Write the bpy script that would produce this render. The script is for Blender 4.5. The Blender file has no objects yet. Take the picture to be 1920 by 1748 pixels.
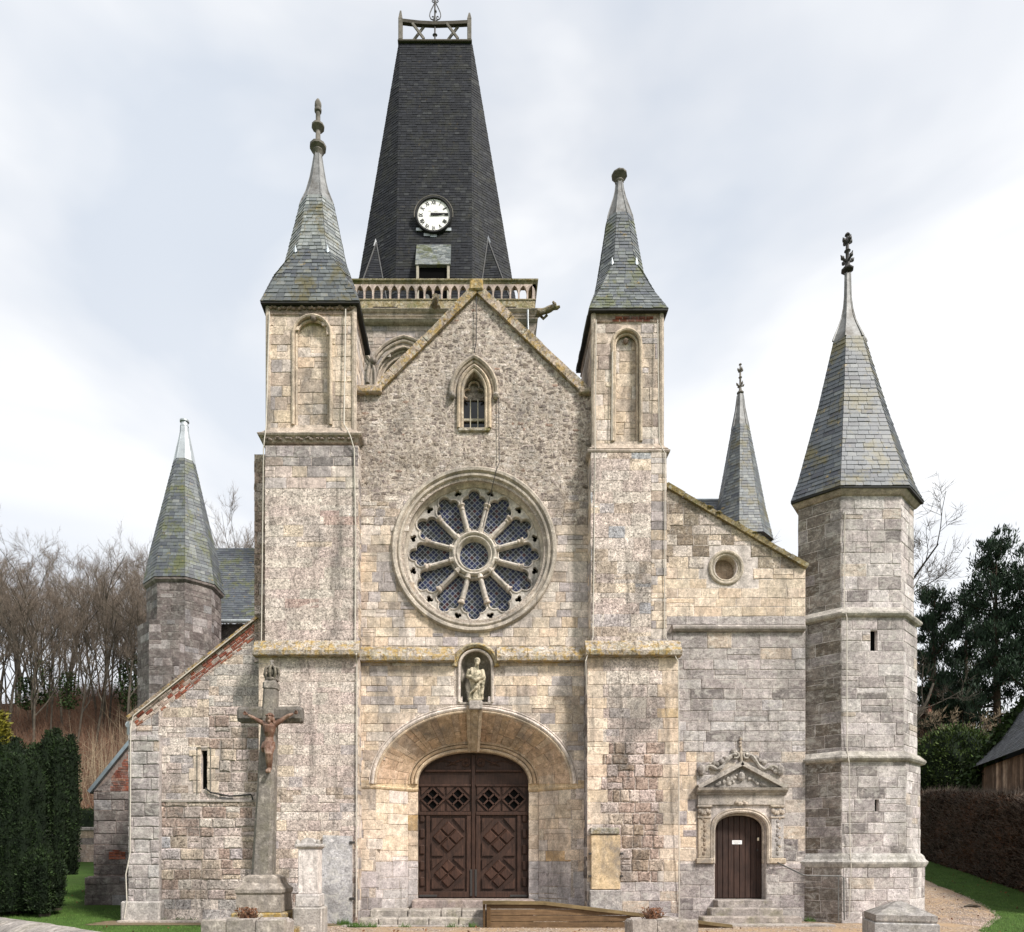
import bpy, bmesh, math, random
import numpy as np
from mathutils import Vector, Matrix
from mathutils.geometry import tessellate_polygon

random.seed(11)
np.random.seed(11)
R = random.Random(5)
scene = bpy.context.scene
COL = scene.collection

# ------------------------------------------------------------------ camera, sky, sun, exposure
FPX, CXP, HYP, EYE = 1350.0, 890.0, 1604.0, 1.65     # focal length / vanishing point / horizon in photo pixels
camd = bpy.data.cameras.new('camera')
camd.sensor_width = 36.0
camd.lens = 36.0 * FPX / 1920.0
camd.shift_x = (960 - CXP) / 1920.0
camd.shift_y = (HYP - 874) / 1920.0
camd.clip_start = 0.1
camd.clip_end = 6000
cam = bpy.data.objects.new('camera', camd)
cam.location = (0, 0, EYE)
cam.rotation_euler = (math.radians(90), 0, 0)
COL.objects.link(cam)
scene.camera = cam

SUN_EL, SUN_AZ = math.radians(46), math.radians(132)    # azimuth clockwise from +Y: from the right, behind the camera
world = bpy.data.worlds.new('World')
scene.world = world
world.use_nodes = True
wn, wl = world.node_tree.nodes, world.node_tree.links
wn.clear()
w_out = wn.new('ShaderNodeOutputWorld')
sky = wn.new('ShaderNodeTexSky')
sky.sky_type = 'NISHITA'
sky.sun_disc = False
sky.sun_elevation = SUN_EL
sky.sun_rotation = SUN_AZ
sky.dust_density = 2.0
bg_sky = wn.new('ShaderNodeBackground'); bg_sky.inputs['Strength'].default_value = 0.10
bg_cl = wn.new('ShaderNodeBackground'); bg_cl.inputs['Strength'].default_value = 0.84
wmix = wn.new('ShaderNodeMixShader')
tc = wn.new('ShaderNodeTexCoord')
mp = wn.new('ShaderNodeMapping'); mp.inputs['Scale'].default_value = (1.0, 1.0, 1.9)
mp.inputs['Location'].default_value = (3.3, 5.9, 4.2)
n_a = wn.new('ShaderNodeTexNoise'); n_a.inputs['Scale'].default_value = 1.9
n_a.inputs['Detail'].default_value = 5; n_a.inputs['Roughness'].default_value = 0.5
n_a.inputs['Distortion'].default_value = 0.35
r_a = wn.new('ShaderNodeValToRGB')
r_a.color_ramp.elements[0].position = 0.33; r_a.color_ramp.elements[0].color = (0.64, 0.69, 0.765, 1)
r_a.color_ramp.elements[1].position = 0.55; r_a.color_ramp.elements[1].color = (1.0, 1.0, 1.0, 1)
e = r_a.color_ramp.elements.new(0.44); e.color = (0.78, 0.805, 0.845, 1)
n_b = wn.new('ShaderNodeTexNoise'); n_b.inputs['Scale'].default_value = 1.1; n_b.inputs['Detail'].default_value = 3
r_b = wn.new('ShaderNodeMapRange')
r_b.inputs['From Min'].default_value = 0.35; r_b.inputs['From Max'].default_value = 0.6
r_b.inputs['To Min'].default_value = 0.80; r_b.inputs['To Max'].default_value = 0.98
wl.new(tc.outputs['Generated'], mp.inputs['Vector'])
wl.new(mp.outputs['Vector'], n_a.inputs['Vector'])
wl.new(mp.outputs['Vector'], n_b.inputs['Vector'])
wl.new(n_a.outputs['Fac'], r_a.inputs['Fac'])
wl.new(n_b.outputs['Fac'], r_b.inputs['Value'])
wl.new(sky.outputs['Color'], bg_sky.inputs['Color'])
sepw = wn.new('ShaderNodeSeparateXYZ'); wl.new(tc.outputs['Generated'], sepw.inputs[0])
hz_ = wn.new('ShaderNodeMapRange'); hz_.inputs['From Min'].default_value = 0.0; hz_.inputs['From Max'].default_value = 0.62
hz_.inputs['To Min'].default_value = 0.92; hz_.inputs['To Max'].default_value = 0.0
wl.new(sepw.outputs['Z'], hz_.inputs['Value'])
hmix = wn.new('ShaderNodeMix'); hmix.data_type = 'RGBA'; hmix.inputs[7].default_value = (.97, .98, 1.0, 1)
wl.new(hz_.outputs['Result'], hmix.inputs[0]); wl.new(r_a.outputs['Color'], hmix.inputs[6])
wl.new(hmix.outputs[2], bg_cl.inputs['Color'])
wl.new(r_b.outputs['Result'], wmix.inputs['Fac'])
wl.new(bg_sky.outputs['Background'], wmix.inputs[1])
wl.new(bg_cl.outputs['Background'], wmix.inputs[2])
wl.new(wmix.outputs['Shader'], w_out.inputs['Surface'])

sund = bpy.data.lights.new('sun', 'SUN')
sund.energy = 3.9
sund.angle = math.radians(9)
sund.color = (1.0, 0.955, 0.895)
sun = bpy.data.objects.new('sun', sund)
to_sun = Vector((math.sin(SUN_AZ) * math.cos(SUN_EL), math.cos(SUN_AZ) * math.cos(SUN_EL), math.sin(SUN_EL)))
sun.rotation_euler = to_sun.to_track_quat('Z', 'Y').to_euler()
sun.location = (30, -30, 40)
COL.objects.link(sun)

scene.view_settings.view_transform = 'Standard'
scene.view_settings.look = 'None'
scene.view_settings.gamma = 1.0
scene.view_settings.use_curve_mapping = False
scene.view_settings.exposure = 0.50

# ------------------------------------------------------------------ helpers
def PX(px, Y): return (px - CXP) * Y / FPX
def PZ(py, Y): return EYE + (HYP - py) * Y / FPX
def PT(px, py, Y): return Vector((PX(px, Y), Y, PZ(py, Y)))
V = Vector

def ground_z(x, y):
    z = 0.08 * max(0.0, min(y, 42.0) - 19.0)
    if y > 42:
        k = 1.0 if x < 5 else max(0.45, 1.0 - (x - 5) / 40.0)
        t = min(1.0, (y - 42) / 30.0)
        z += 15.0 * k * t * (0.7 + 0.3 * t)
    return z

def ground_at(px, py):
    """Where the sight line of a photo pixel meets the ground."""
    lo, hi = 3.0, 60.0
    for _ in range(60):
        m = (lo + hi) / 2
        if PZ(py, m) > ground_z(PX(px, m), m): lo = m
        else: hi = m
    return V((PX(px, lo), lo, ground_z(PX(px, lo), lo)))

class MB:
    """Collects faces, with one colour per vertex, and links them as one mesh object."""
    def __init__(self): self.v, self.f, self.c = [], [], []
    def add(self, vs, fs, col=(1, 1, 1)):
        b = len(self.v)
        self.v.extend([tuple(p) for p in vs]); self.f.extend([tuple(i + b for i in f) for f in fs])
        self.c.extend([col] * len(vs))
        return self
    def box(self, x0, x1, y0, y1, z0, z1, col=(1, 1, 1)):
        vs = [(x0, y0, z0), (x1, y0, z0), (x1, y1, z0), (x0, y1, z0), (x0, y0, z1), (x1, y0, z1), (x1, y1, z1), (x0, y1, z1)]
        return self.add(vs, [(0, 3, 2, 1), (4, 5, 6, 7), (0, 1, 5, 4), (1, 2, 6, 5), (2, 3, 7, 6), (3, 0, 4, 7)], col)
    def cbox(self, x0, x1, y0, y1, z0, z1, b=0.01, col=(1, 1, 1)):
        """A box with chamfered edges (hull of three boxes, 26 faces)."""
        pts = []
        for sx in (0, 1):
            for sy in (0, 1):
                for sz in (0, 1):
                    x, y, z = (x0, x1)[sx], (y0, y1)[sy], (z0, z1)[sz]
                    dx, dy, dz = b * (1 - 2 * sx), b * (1 - 2 * sy), b * (1 - 2 * sz)
                    pts += [(x, y + dy, z + dz), (x + dx, y, z + dz), (x + dx, y + dy, z)]
        return self.hull(pts, col)
    def hull(self, pts, col=(1, 1, 1)):
        bm = bmesh.new()
        for p in pts: bm.verts.new(p)
        bmesh.ops.convex_hull(bm, input=bm.verts)
        bmesh.ops.delete(bm, geom=[v for v in bm.verts if not v.link_faces], context='VERTS')
        bm.verts.index_update()
        self.add([v.co[:] for v in bm.verts], [[v.index for v in f.verts] for f in bm.faces], col)
        bm.free()
        return self
    def loft(self, rings, close_u=True, cap0=False, cap1=False, col=(1, 1, 1)):
        n = len(rings[0]); vs = [p for r in rings for p in r]; fs = []
        for i in range(len(rings) - 1):
            for j in range(n if close_u else n - 1):
                k = (j + 1) % n
                fs.append((i * n + j, i * n + k, (i + 1) * n + k, (i + 1) * n + j))
        if cap0: fs.append(tuple(range(n))[::-1])
        if cap1: fs.append(tuple(range((len(rings) - 1) * n, len(rings) * n)))
        return self.add(vs, fs, col)
    def tube(self, pts, rad, n=6, col=(1, 1, 1), caps=True):
        pts = [V(p) for p in pts]
        if not hasattr(rad, '__len__'): rad = [rad] * len(pts)
        rings = []; prev = None
        for i, p in enumerate(pts):
            d = (pts[min(i + 1, len(pts) - 1)] - pts[max(i - 1, 0)])
            d = d.normalized() if d.length > 1e-9 else V((0, 0, 1))
            if prev is None:
                a = d.cross(V((0, 0, 1)) if abs(d.z) < .9 else V((1, 0, 0))).normalized()
            else:
                a = (prev - d * prev.dot(d)); a = a.normalized() if a.length > 1e-6 else d.orthogonal().normalized()
            prev = a; b = d.cross(a)
            rings.append([p + (a * math.cos(2 * math.pi * k / n) + b * math.sin(2 * math.pi * k / n)) * rad[i] for k in range(n)])
        return self.loft(rings, True, caps, caps, col)
    def lathe(self, prof, c, n=16, axis='Z', col=(1, 1, 1), rot=0.0):
        """prof: (radius, height along axis)."""
        rings = []
        for r, h in prof:
            ring = []
            for k in range(n):
                t = 2 * math.pi * k / n + rot
                if axis == 'Z': ring.append(V((c[0] + r * math.cos(t), c[1] + r * math.sin(t), c[2] + h)))
                else: ring.append(V((c[0] + r * math.cos(t), c[1] + h, c[2] + r * math.sin(t))))
            rings.append(ring)
        return self.loft(rings, True, axis == 'Z' and prof[0][0] > 1e-4, axis == 'Z' and prof[-1][0] > 1e-4, col)
    def ball(self, c, r, n=8, m=6, col=(1, 1, 1), sc=(1, 1, 1), jit=0):
        rings = []
        for i in range(m + 1):
            a = math.pi * i / m - math.pi / 2
            rings.append([V((c[0] + r * sc[0] * math.cos(a) * math.cos(2 * math.pi * k / n) * (1 + R.uniform(-jit, jit)),
                             c[1] + r * sc[1] * math.cos(a) * math.sin(2 * math.pi * k / n) * (1 + R.uniform(-jit, jit)),
                             c[2] + r * sc[2] * math.sin(a))) for k in range(n)])
        return self.loft(rings, True, False, False, col)
    def prism(self, poly, y0, y1, col=(1, 1, 1)):
        """poly in (x, z), extruded from y0 to y1."""
        n = len(poly)
        vs = [(x, y0, z) for x, z in poly] + [(x, y1, z) for x, z in poly]
        fs = [tuple(range(n)), tuple(range(n, 2 * n))[::-1]] + [(j, (j + 1) % n + 0, (j + 1) % n + n, j + n)[::-1] for j in range(n)]
        return self.add(vs, fs, col)
    def zprism(self, poly, z0, z1, col=(1, 1, 1)):
        return self.loft([[V((x, y, z0)) for x, y in poly], [V((x, y, z1)) for x, y in poly]], True, True, True, col)
    def bar(self, a, b, w, d, up=V((0, -1, 0)), col=(1, 1, 1)):
        """A rectangular bar from a to b; w across, d along 'up'."""
        a, b = V(a), V(b); t = (b - a).normalized(); s = t.cross(up).normalized() * (w / 2); u = up.normalized() * (d / 2)
        vs = [a - s - u, a + s - u, a + s + u, a - s + u, b - s - u, b + s - u, b + s + u, b - s + u]
        return self.add(vs, [(0, 3, 2, 1), (4, 5, 6, 7), (0, 1, 5, 4), (1, 2, 6, 5), (2, 3, 7, 6), (3, 0, 4, 7)], col)
    def slab(self, fr, outer, holes, thick, reveal=None, col=(1, 1, 1)):
        """A flat wall with openings: fr maps (u, v, depth) to a point; sides and reveals included."""
        loops = [outer] + list(holes)
        flat = [p for l in loops for p in l]
        tri = tessellate_polygon([[V((p[0], p[1], 0)) for p in l] for l in loops])
        vs = [fr(p[0], p[1], 0) for p in flat]
        self.add(vs, [tuple(t) for t in tri], col)
        for li, l in enumerate(loops):
            d = thick if li == 0 else (reveal or thick)
            n = len(l)
            vs = [fr(p[0], p[1], 0) for p in l] + [fr(p[0], p[1], d) for p in l]
            self.add(vs, [(j, (j + 1) % n, (j + 1) % n + n, j + n) for j in range(n)], col)
        return self
    def build(self, name, m, parent=None, smooth=False, inv=None):
        me = bpy.data.meshes.new(name)
        me.from_pydata(self.v, [], self.f)
        me.materials.append(M[m] if isinstance(m, str) else m)
        ca = me.color_attributes.new('Col', 'FLOAT_COLOR', 'POINT')
        arr = np.ones((len(self.v), 4), dtype=np.float32)
        if self.c: arr[:, :3] = np.array(self.c, dtype=np.float32)
        ca.data.foreach_set('color', arr.ravel())
        bm = bmesh.new(); bm.from_mesh(me)
        bmesh.ops.recalc_face_normals(bm, faces=bm.faces)
        bm.to_mesh(me); bm.free()
        if smooth:
            me.polygons.foreach_set('use_smooth', [True] * len(me.polygons))
            try: me.set_sharp_from_angle(angle=math.radians(40))
            except Exception: pass
        o = bpy.data.objects.new(name, me)
        COL.objects.link(o)
        if parent is not None: attach(o, parent)
        return o

WLOC = {}
def attach(o, parent):
    o.parent = parent
    o.matrix_parent_inverse = Matrix.Translation(-WLOC.get(parent.name, V((0, 0, 0))))

def empty(name, loc):
    o = bpy.data.objects.new(name, None)
    o.location = loc; o.empty_display_size = 0.3
    COL.objects.link(o)
    WLOC[o.name] = V(loc)
    return o

def tag(o, label=None, cat=None, group=None, kind=None):
    if label: o['label'] = label
    if cat: o['category'] = cat
    if group: o['group'] = group
    if kind: o['kind'] = kind
    return o

def copy_tree(o, parent=None):
    c = o.copy(); COL.objects.link(c); c.parent = parent
    for ch in o.children: copy_tree(ch, c)
    return c

# ------------------------------------------------------------------ materials
M = {}
class NT:
    def __init__(self, name, rough=0.9, spec=0.25):
        self.m = bpy.data.materials.new(name); self.m.use_nodes = True
        self.t = self.m.node_tree; self.n = self.t.nodes; self.l = self.t.links
        self.b = self.n['Principled BSDF']
        self.b.inputs['Roughness'].default_value = rough
        self.b.inputs['Specular IOR Level'].default_value = spec
        geo = self.n.new('ShaderNodeNewGeometry'); self.pos = geo.outputs['Position']
        M[name] = self.m
    def attr(self, name='Col'):
        a = self.n.new('ShaderNodeAttribute'); a.attribute_name = name
        return a.outputs['Color']
    def map(self, vec, scale):
        m = self.n.new('ShaderNodeMapping'); m.inputs['Scale'].default_value = scale
        self.l.new(vec, m.inputs['Vector']); return m.outputs['Vector']
    def noise(self, scale, detail=4, rough=0.6, dist=0.0, vec=None):
        t = self.n.new('ShaderNodeTexNoise')
        for k, x in (('Scale', scale), ('Detail', detail), ('Roughness', rough), ('Distortion', dist)): t.inputs[k].default_value = x
        self.l.new(vec if vec is not None else self.pos, t.inputs['Vector'])
        return t.outputs['Fac']
    def voro(self, scale, feature='F1', vec=None, out='Distance', rnd=1.0):
        t = self.n.new('ShaderNodeTexVoronoi'); t.feature = feature
        t.inputs['Scale'].default_value = scale; t.inputs['Randomness'].default_value = rnd
        self.l.new(vec if vec is not None else self.pos, t.inputs['Vector'])
        return t.outputs[out]
    def ramp(self, x, a, b, lo=0.0, hi=1.0):
        r = self.n.new('ShaderNodeMapRange'); r.clamp = True
        for k, q in (('From Min', a), ('From Max', b), ('To Min', lo), ('To Max', hi)): r.inputs[k].default_value = q
        self.l.new(x, r.inputs['Value']); return r.outputs['Result']
    def mix(self, fac, a, b, mode='MIX'):
        m = self.n.new('ShaderNodeMix'); m.data_type = 'RGBA'; m.blend_type = mode; m.clamp_factor = True
        for s, x in ((0, fac), (6, a), (7, b)):
            if isinstance(x, (int, float)): m.inputs[s].default_value = x
            elif isinstance(x, (tuple, list)): m.inputs[s].default_value = (*x, 1) if len(x) == 3 else x
            else: self.l.new(x, m.inputs[s])
        return m.outputs[2]
    def math(self, op, a, b=0.0):
        m = self.n.new('ShaderNodeMath'); m.operation = op
        for s, x in ((0, a), (1, b)):
            if isinstance(x, (int, float)): m.inputs[s].default_value = x
            else: self.l.new(x, m.inputs[s])
        return m.outputs[0]
    def grey(self, x):
        c = self.n.new('ShaderNodeCombineColor')
        for i in range(3): self.l.new(x, c.inputs[i])
        return c.outputs[0]
    def color(self, c):
        if isinstance(c, (tuple, list)): self.b.inputs['Base Color'].default_value = (*c, 1)
        else: self.l.new(c, self.b.inputs['Base Color'])
    def bump(self, h, strength=0.4, dist=0.02):
        b = self.n.new('ShaderNodeBump'); b.inputs['Strength'].default_value = strength; b.inputs['Distance'].default_value = dist
        self.l.new(h, b.inputs['Height']); self.l.new(b.outputs['Normal'], self.b.inputs['Normal'])

def stone_mat(name, pits=0.5, stain=0.5, stain_col=(.22, .20, .175), lichen=0.0, lichen_col=(.42, .27, .06), pale=0.3,
              swirl=0.0, green=0.0, bump=0.5, gain=1.0, speck=0.5, soot=0.8):
    t = NT(name, 0.93, 0.15)
    c = t.mix(1.0, t.attr(), (1.03 * gain, 1.0 * gain, 1.06 * gain), 'MULTIPLY')
    big = t.noise(0.9, 6, 0.62)
    mid = t.noise(6.5, 8, 0.68)
    fine = t.noise(38, 6, 0.7)
    # broad weathering, running down the wall
    run = t.noise(1.0, 5, 0.6, 0.2, t.map(t.pos, (2.6, 2.6, 0.55)))
    c = t.mix(t.math('MULTIPLY', t.ramp(t.math('ADD', big, run), 0.98, 1.22), stain), c, stain_col)
    c = t.mix(t.math('MULTIPLY', t.ramp(mid, 0.56, 0.70), pale), c, (.62, .56, .485))
    soot_n = t.noise(0.75, 8, 0.72, 0.35, t.map(t.pos, (1.5, 1.5, 0.8)))
    c = t.mix(t.math('MULTIPLY', t.math('MULTIPLY', t.ramp(soot_n, 0.50, 0.63), t.ramp(mid, .36, .56, .35, 1.0)), soot), c, (.15, .138, .13))
    drip = t.noise(1.0, 6, 0.65, 0.25, t.map(t.pos, (5.5, 5.5, 0.35)))
    c = t.mix(t.math('MULTIPLY', t.ramp(drip, 0.57, 0.70), soot * .75), c, (.15, .135, .12))
    c = t.mix(1.0, c, t.grey(t.ramp(mid, 0.28, 0.72, 0.58, 1.38)), 'MULTIPLY')
    gr = t.noise(16, 6, 0.75, 0.4)
    c = t.mix(1.0, c, t.grey(t.ramp(gr, 0.30, 0.70, 1 - .40 * speck, 1 + .36 * speck)), 'MULTIPLY')
    c = t.mix(1.0, c, t.grey(t.ramp(fine, 0.32, 0.68, 1 - .55 * speck, 1 + .45 * speck)), 'MULTIPLY')
    if swirl:
        sw = t.noise(4.0, 8, 0.72, 0.9, t.map(t.pos, (1, 1, 1.7)))
        c = t.mix(t.math('MULTIPLY', t.ramp(sw, 0.50, 0.64), swirl), c, (.56, .535, .49))
        c = t.mix(t.math('MULTIPLY', t.ramp(sw, 0.45, 0.33), swirl * .8), c, (.16, .145, .135))
    pit = t.noise(26, 5, 0.75, 0.6)
    if pits:
        pf = t.math('MULTIPLY', t.ramp(pit, 0.435, 0.34), pits)
        c = t.mix(pf, c, (.075, .058, .045))
    if green:
        g = t.noise(1.7, 7, 0.7, 0.3)
        c = t.mix(t.math('MULTIPLY', t.ramp(g, 0.50, 0.64), green), c, (.17, .165, .07))
    if lichen:
        lf = t.noise(5.5, 9, 0.78, 0.4)
        c = t.mix(t.math('MULTIPLY', t.ramp(lf, 0.49, 0.56), lichen), c, lichen_col)
        l2 = t.noise(7.3, 8, 0.75)
        c = t.mix(t.math('MULTIPLY', t.ramp(l2, 0.56, 0.61), lichen * .9), c, (.50, .50, .43))
        l3 = t.noise(6.1, 8, 0.75, .3)
        c = t.mix(t.math('MULTIPLY', t.ramp(l3, 0.53, 0.60), lichen), c, (.12, .095, .055))
    t.color(c)
    h = t.math('ADD', t.math('MULTIPLY', mid, 0.6), t.math('MULTIPLY', fine, 0.35))
    h = t.math('ADD', h, t.math('MULTIPLY', t.ramp(pit, 0.34, 0.47), 0.5))
    t.bump(h, bump, 0.03)
    return t.m

stone_mat('ashlar', pits=.35, stain=.40, stain_col=(.27, .245, .215), pale=.3, bump=.45)
stone_mat('eroded', pits=.65, stain=.28, stain_col=(.33, .29, .25), pale=.6, bump=.8, speck=1.0)
stone_mat('rough', pits=1.0, stain=.3, pale=.3, bump=1.0, speck=.9)
stone_mat('rubble', pits=.8, stain=.5, stain_col=(.22, .185, .15), pale=.8, lichen=.06, bump=.7, speck=1.0, soot=.5)
stone_mat('grey_stone', pits=.35, stain=.3, stain_col=(.17, .16, .15), pale=.35, swirl=.62, bump=.6, green=.05, speck=.7, soot=.6)
stone_mat('turret_stone', pits=.55, stain=.45, pale=.35, bump=.55)
stone_mat('dark_stone', pits=.4, stain=.5, stain_col=(.09, .08, .075), pale=.12, swirl=.3, bump=.7)
stone_mat('ledge', pits=.5, stain=.3, pale=.3, lichen=.72, green=.4, bump=.9)
stone_mat('moss_ledge', pits=.4, stain=.3, stain_col=(.10, .085, .04), pale=.2, lichen=.5, lichen_col=(.24, .17, .045), green=.95, bump=1.0)
stone_mat('trim', pits=.3, stain=.45, pale=.35, green=.06, bump=.4)
stone_mat('grey_trim', pits=.35, stain=.4, pale=.4, green=.16, bump=.5)
stone_mat('step_stone', pits=.4, stain=.5, pale=.35, green=.4, bump=.6)
stone_mat('mortar', pits=.2, stain=.4, pale=.2, bump=.6)
stone_mat('brick', pits=.3, stain=.25, stain_col=(.13, .10, .085), pale=.12, bump=.6)

def slate_mat(name, lichen=0.4, tint=(.16, .15, .06), rough=0.5):
    t = NT(name, rough, 0.2 if name == 'slate_dark' else 0.4)
    c = t.attr()
    c = t.mix(1.0, c, t.grey(t.ramp(t.noise(9, 6, .7), .25, .75, .72, 1.3)), 'MULTIPLY')
    lf = t.noise(1.5, 9, .72, .3)
    c = t.mix(t.math('MULTIPLY', t.ramp(lf, .50, .60), lichen), c, tint)
    l2 = t.noise(5.5, 9, .75)
    c = t.mix(t.math('MULTIPLY', t.ramp(l2, .60, .66), lichen), c, (.27, .19, .06))
    l3 = t.noise(14, 6, .75)
    c = t.mix(t.math('MULTIPLY', t.ramp(l3, .64, .69), lichen * .8), c, (.035, .03, .02))
    t.color(c)
    t.bump(t.noise(24, 6, .7), .25, .012)
slate_mat('slate', .9, (.12, .105, .05))
slate_mat('slate_dark', .14, (.07, .07, .035), .7)
slate_mat('slate_green', .85, (.105, .115, .045))

def plain(name, col, rough=.8, spec=.25, var=.25, scale=8.0, bump=.2, metal=0.0, col2=None):
    t = NT(name, rough, spec)
    n = t.noise(scale, 7, .68)
    c = t.mix(1.0, t.mix(1.0, t.attr(), col, 'MULTIPLY'), t.grey(t.ramp(n, .25, .75, 1 - var, 1 + var)), 'MULTIPLY')
    if col2: c = t.mix(t.ramp(t.noise(scale * .37, 6, .7), .48, .66), c, col2)
    t.color(c)
    t.b.inputs['Metallic'].default_value = metal
    if bump: t.bump(n, bump, .01)
    return t.m

plain('lead', (.20, .20, .198), .55, .4, .5, 7.0, .2, .2, (.09, .082, .072))
plain('zinc', (.42, .45, .47), .45, .45, .3, 3.0, .1, .35)
plain('iron', (.035, .032, .03), .6, .4, .3, 20, .2)
plain('lead_stone', (.17, .155, .135), .85, .2, .4, 9, .4, 0, (.09, .085, .07))
plain('dark_gap', (.006, .006, .006), 1, 0, 0, 1, 0)
plain('void', (.012, .011, .010), 1, 0, .2, 3, 0)
plain('enamel', (.82, .81, .77), .45, .4, .04, 6, 0)
plain('black_paint', (.012, .012, .012), .6, .3, .1, 9, 0)
plain('faded_print', (.30, .30, .29), .6, .3, .1, 9, 0)
plain('white_card', (.80, .80, .80), .6, .3, .02, 9, 0)
plain('cable_grey', (.50, .46, .40), .7, .3, .2, 9, 0)
plain('cable_black', (.02, .02, .02), .6, .3, .1, 9, 0)
plain('bronze', (.05, .055, .05), .6, .4, .3, 9, .2)
plain('painted_figure', (.125, .062, .040), .55, .4, .5, 11, .3, 0, (.28, .19, .14))
plain('weathered_wood', (.36, .33, .27), .85, .2, .3, 12, .4)

def wood(name, a, b, scale=(14, 14, 1.2), rough=.6, spec=.3, bump=.25):
    t = NT(name, rough, spec)
    g = t.noise(2.2, 7, .65, .4, t.map(t.pos, scale))
    c = t.mix(t.ramp(g, .3, .7), a, b)
    c = t.mix(1.0, c, t.attr(), 'MULTIPLY')
    wv = t.noise(2.3, 7, .7)
    c = t.mix(1.0, c, t.grey(t.ramp(wv, .3, .7, .62, 1.45)), 'MULTIPLY')
    t.color(c); t.bump(g, bump, .006)
wood('door_wood', (.022, .0105, .007), (.066, .033, .022))
wood('side_door_wood', (.018, .0095, .0075), (.048, .025, .018))
wood('ramp_wood', (.085, .052, .030), (.165, .105, .055), (1.2, 14, 14), .8, .2, .3)
wood('ramp_cap', (.10, .072, .038), (.19, .14, .070), (1.2, 14, 14), .85, .2, .3)
wood('barn_wood', (.085, .048, .028), (.24, .165, .11), (6, 6, .8), .85, .2, .4)

def glass_mat():
    t = NT('stained_glass', .35, .25)
    # one colour for each diamond of the lattice (about 95 mm across)
    sep = t.n.new('ShaderNodeSeparateXYZ'); t.l.new(t.pos, sep.inputs[0])
    D = 0.140
    p = t.math('FLOOR', t.math('DIVIDE', t.math('ADD', sep.outputs['X'], sep.outputs['Z']), D))
    q = t.math('FLOOR', t.math('DIVIDE', t.math('SUBTRACT', sep.outputs['X'], sep.outputs['Z']), D))
    cb = t.n.new('ShaderNodeCombineXYZ'); t.l.new(p, cb.inputs[0]); t.l.new(q, cb.inputs[1])
    wnz = t.n.new('ShaderNodeTexWhiteNoise'); wnz.noise_dimensions = '3D'; t.l.new(cb.outputs[0], wnz.inputs['Vector'])
    cr = t.n.new('ShaderNodeValToRGB'); cr.color_ramp.interpolation = 'CONSTANT'
    el = cr.color_ramp.elements
    el[0].position = 0; el[0].color = (.010, .015, .055, 1)
    el[1].position = .30; el[1].color = (.014, .014, .018, 1)
    for pos, cc in ((.50, (.018, .028, .080, 1)), (.68, (.045, .048, .045, 1)), (.80, (.045, .010, .014, 1)), (.86, (.02, .03, .05, 1))):
        x = el.new(pos); x.color = cc
    t.l.new(wnz.outputs['Value'], cr.inputs['Fac'])
    t.color(cr.outputs['Color'])
    t.bump(t.noise(9, 3, .5), .15, .01)
glass_mat()
plain('came', (.30, .31, .33), .6, .3, .15, 9, 0)
plain('window_glass', (.010, .012, .013), .12, .5, .1, 3, 0)

def ground_mats():
    t = NT('lawn', .95, .1)
    a = t.noise(.55, 6, .65); b = t.noise(30, 6, .75); d = t.noise(4.0, 6, .7)
    c = t.mix(t.ramp(a, .35, .65), (.038, .080, .014), (.064, .118, .024))
    c = t.mix(t.math('MULTIPLY', t.ramp(d, .50, .66), .7), c, (.060, .062, .022))
    c = t.mix(1.0, c, t.grey(t.ramp(b, .25, .75, .5, 1.5)), 'MULTIPLY')
    # beyond the churchyard the sheet is a wooded hillside: leaf litter
    sep = t.n.new('ShaderNodeSeparateXYZ'); t.l.new(t.pos, sep.inputs[0])
    c = t.mix(t.ramp(t.math('ADD', sep.outputs['Y'], t.math('MULTIPLY', a, 6.0)), 43, 46), c,
              t.mix(t.ramp(b, .3, .7), (.022, .015, .010), (.050, .030, .020)))
    t.color(c); t.bump(b, .9, .03)
    t = NT('gravel', .95, .15)
    vc = t.voro(24, 'F1', None, 'Color')
    sp = t.n.new('ShaderNodeSeparateColor'); t.l.new(vc, sp.inputs[0])
    vd = t.voro(24)
    c = t.mix(sp.outputs[0], (.23, .165, .115), (.50, .40, .31))
    c = t.mix(t.ramp(sp.outputs[1], .8, .95), c, (.60, .55, .48))
    c = t.mix(t.ramp(vd, .45, .75), c, (.12, .085, .06))
    c = t.mix(t.ramp(t.noise(.8, 5, .6), .42, .62), c, (.36, .255, .16))
    t.color(c); t.bump(t.math('SUBTRACT', 1.0, vd), .8, .03)
    t = NT('bare_earth', .95, .1)
    b = t.noise(14, 7, .7)
    t.color(t.mix(t.ramp(b, .3, .7), (.10, .075, .045), (.22, .17, .115))); t.bump(b, .7, .03)
ground_mats()

def leafy(name, lo, hi, trans=.0, rough=.7):
    t = NT(name, rough, .25)
    n = t.noise(2.6, 4, .6)
    c = t.mix(t.ramp(n, .35, .65), lo, hi)
    t.color(t.mix(1.0, c, t.attr(), 'MULTIPLY'))
leafy('yew_leaf', (.010, .021, .007), (.026, .046, .013))
leafy('gold_leaf', (.11, .11, .012), (.22, .19, .025))
leafy('pine_leaf', (.012, .026, .014), (.026, .050, .024))
leafy('shrub_leaf', (.022, .045, .010), (.060, .088, .016))
leafy('ivy_leaf', (.018, .038, .010), (.040, .070, .016))
leafy('beech_leaf', (.050, .026, .014), (.105, .050, .026))
leafy('dead_leaf', (.10, .045, .022), (.20, .085, .040))
leafy('grass_blade', (.042, .092, .014), (.085, .150, .032))
leafy('bark', (.040, .034, .027), (.090, .076, .058), 0, .9)
leafy('twig', (.11, .086, .066), (.19, .15, .118), 0, .9)
leafy('scrub_twig', (.085, .048, .030), (.165, .090, .058), 0, .9)
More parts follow.
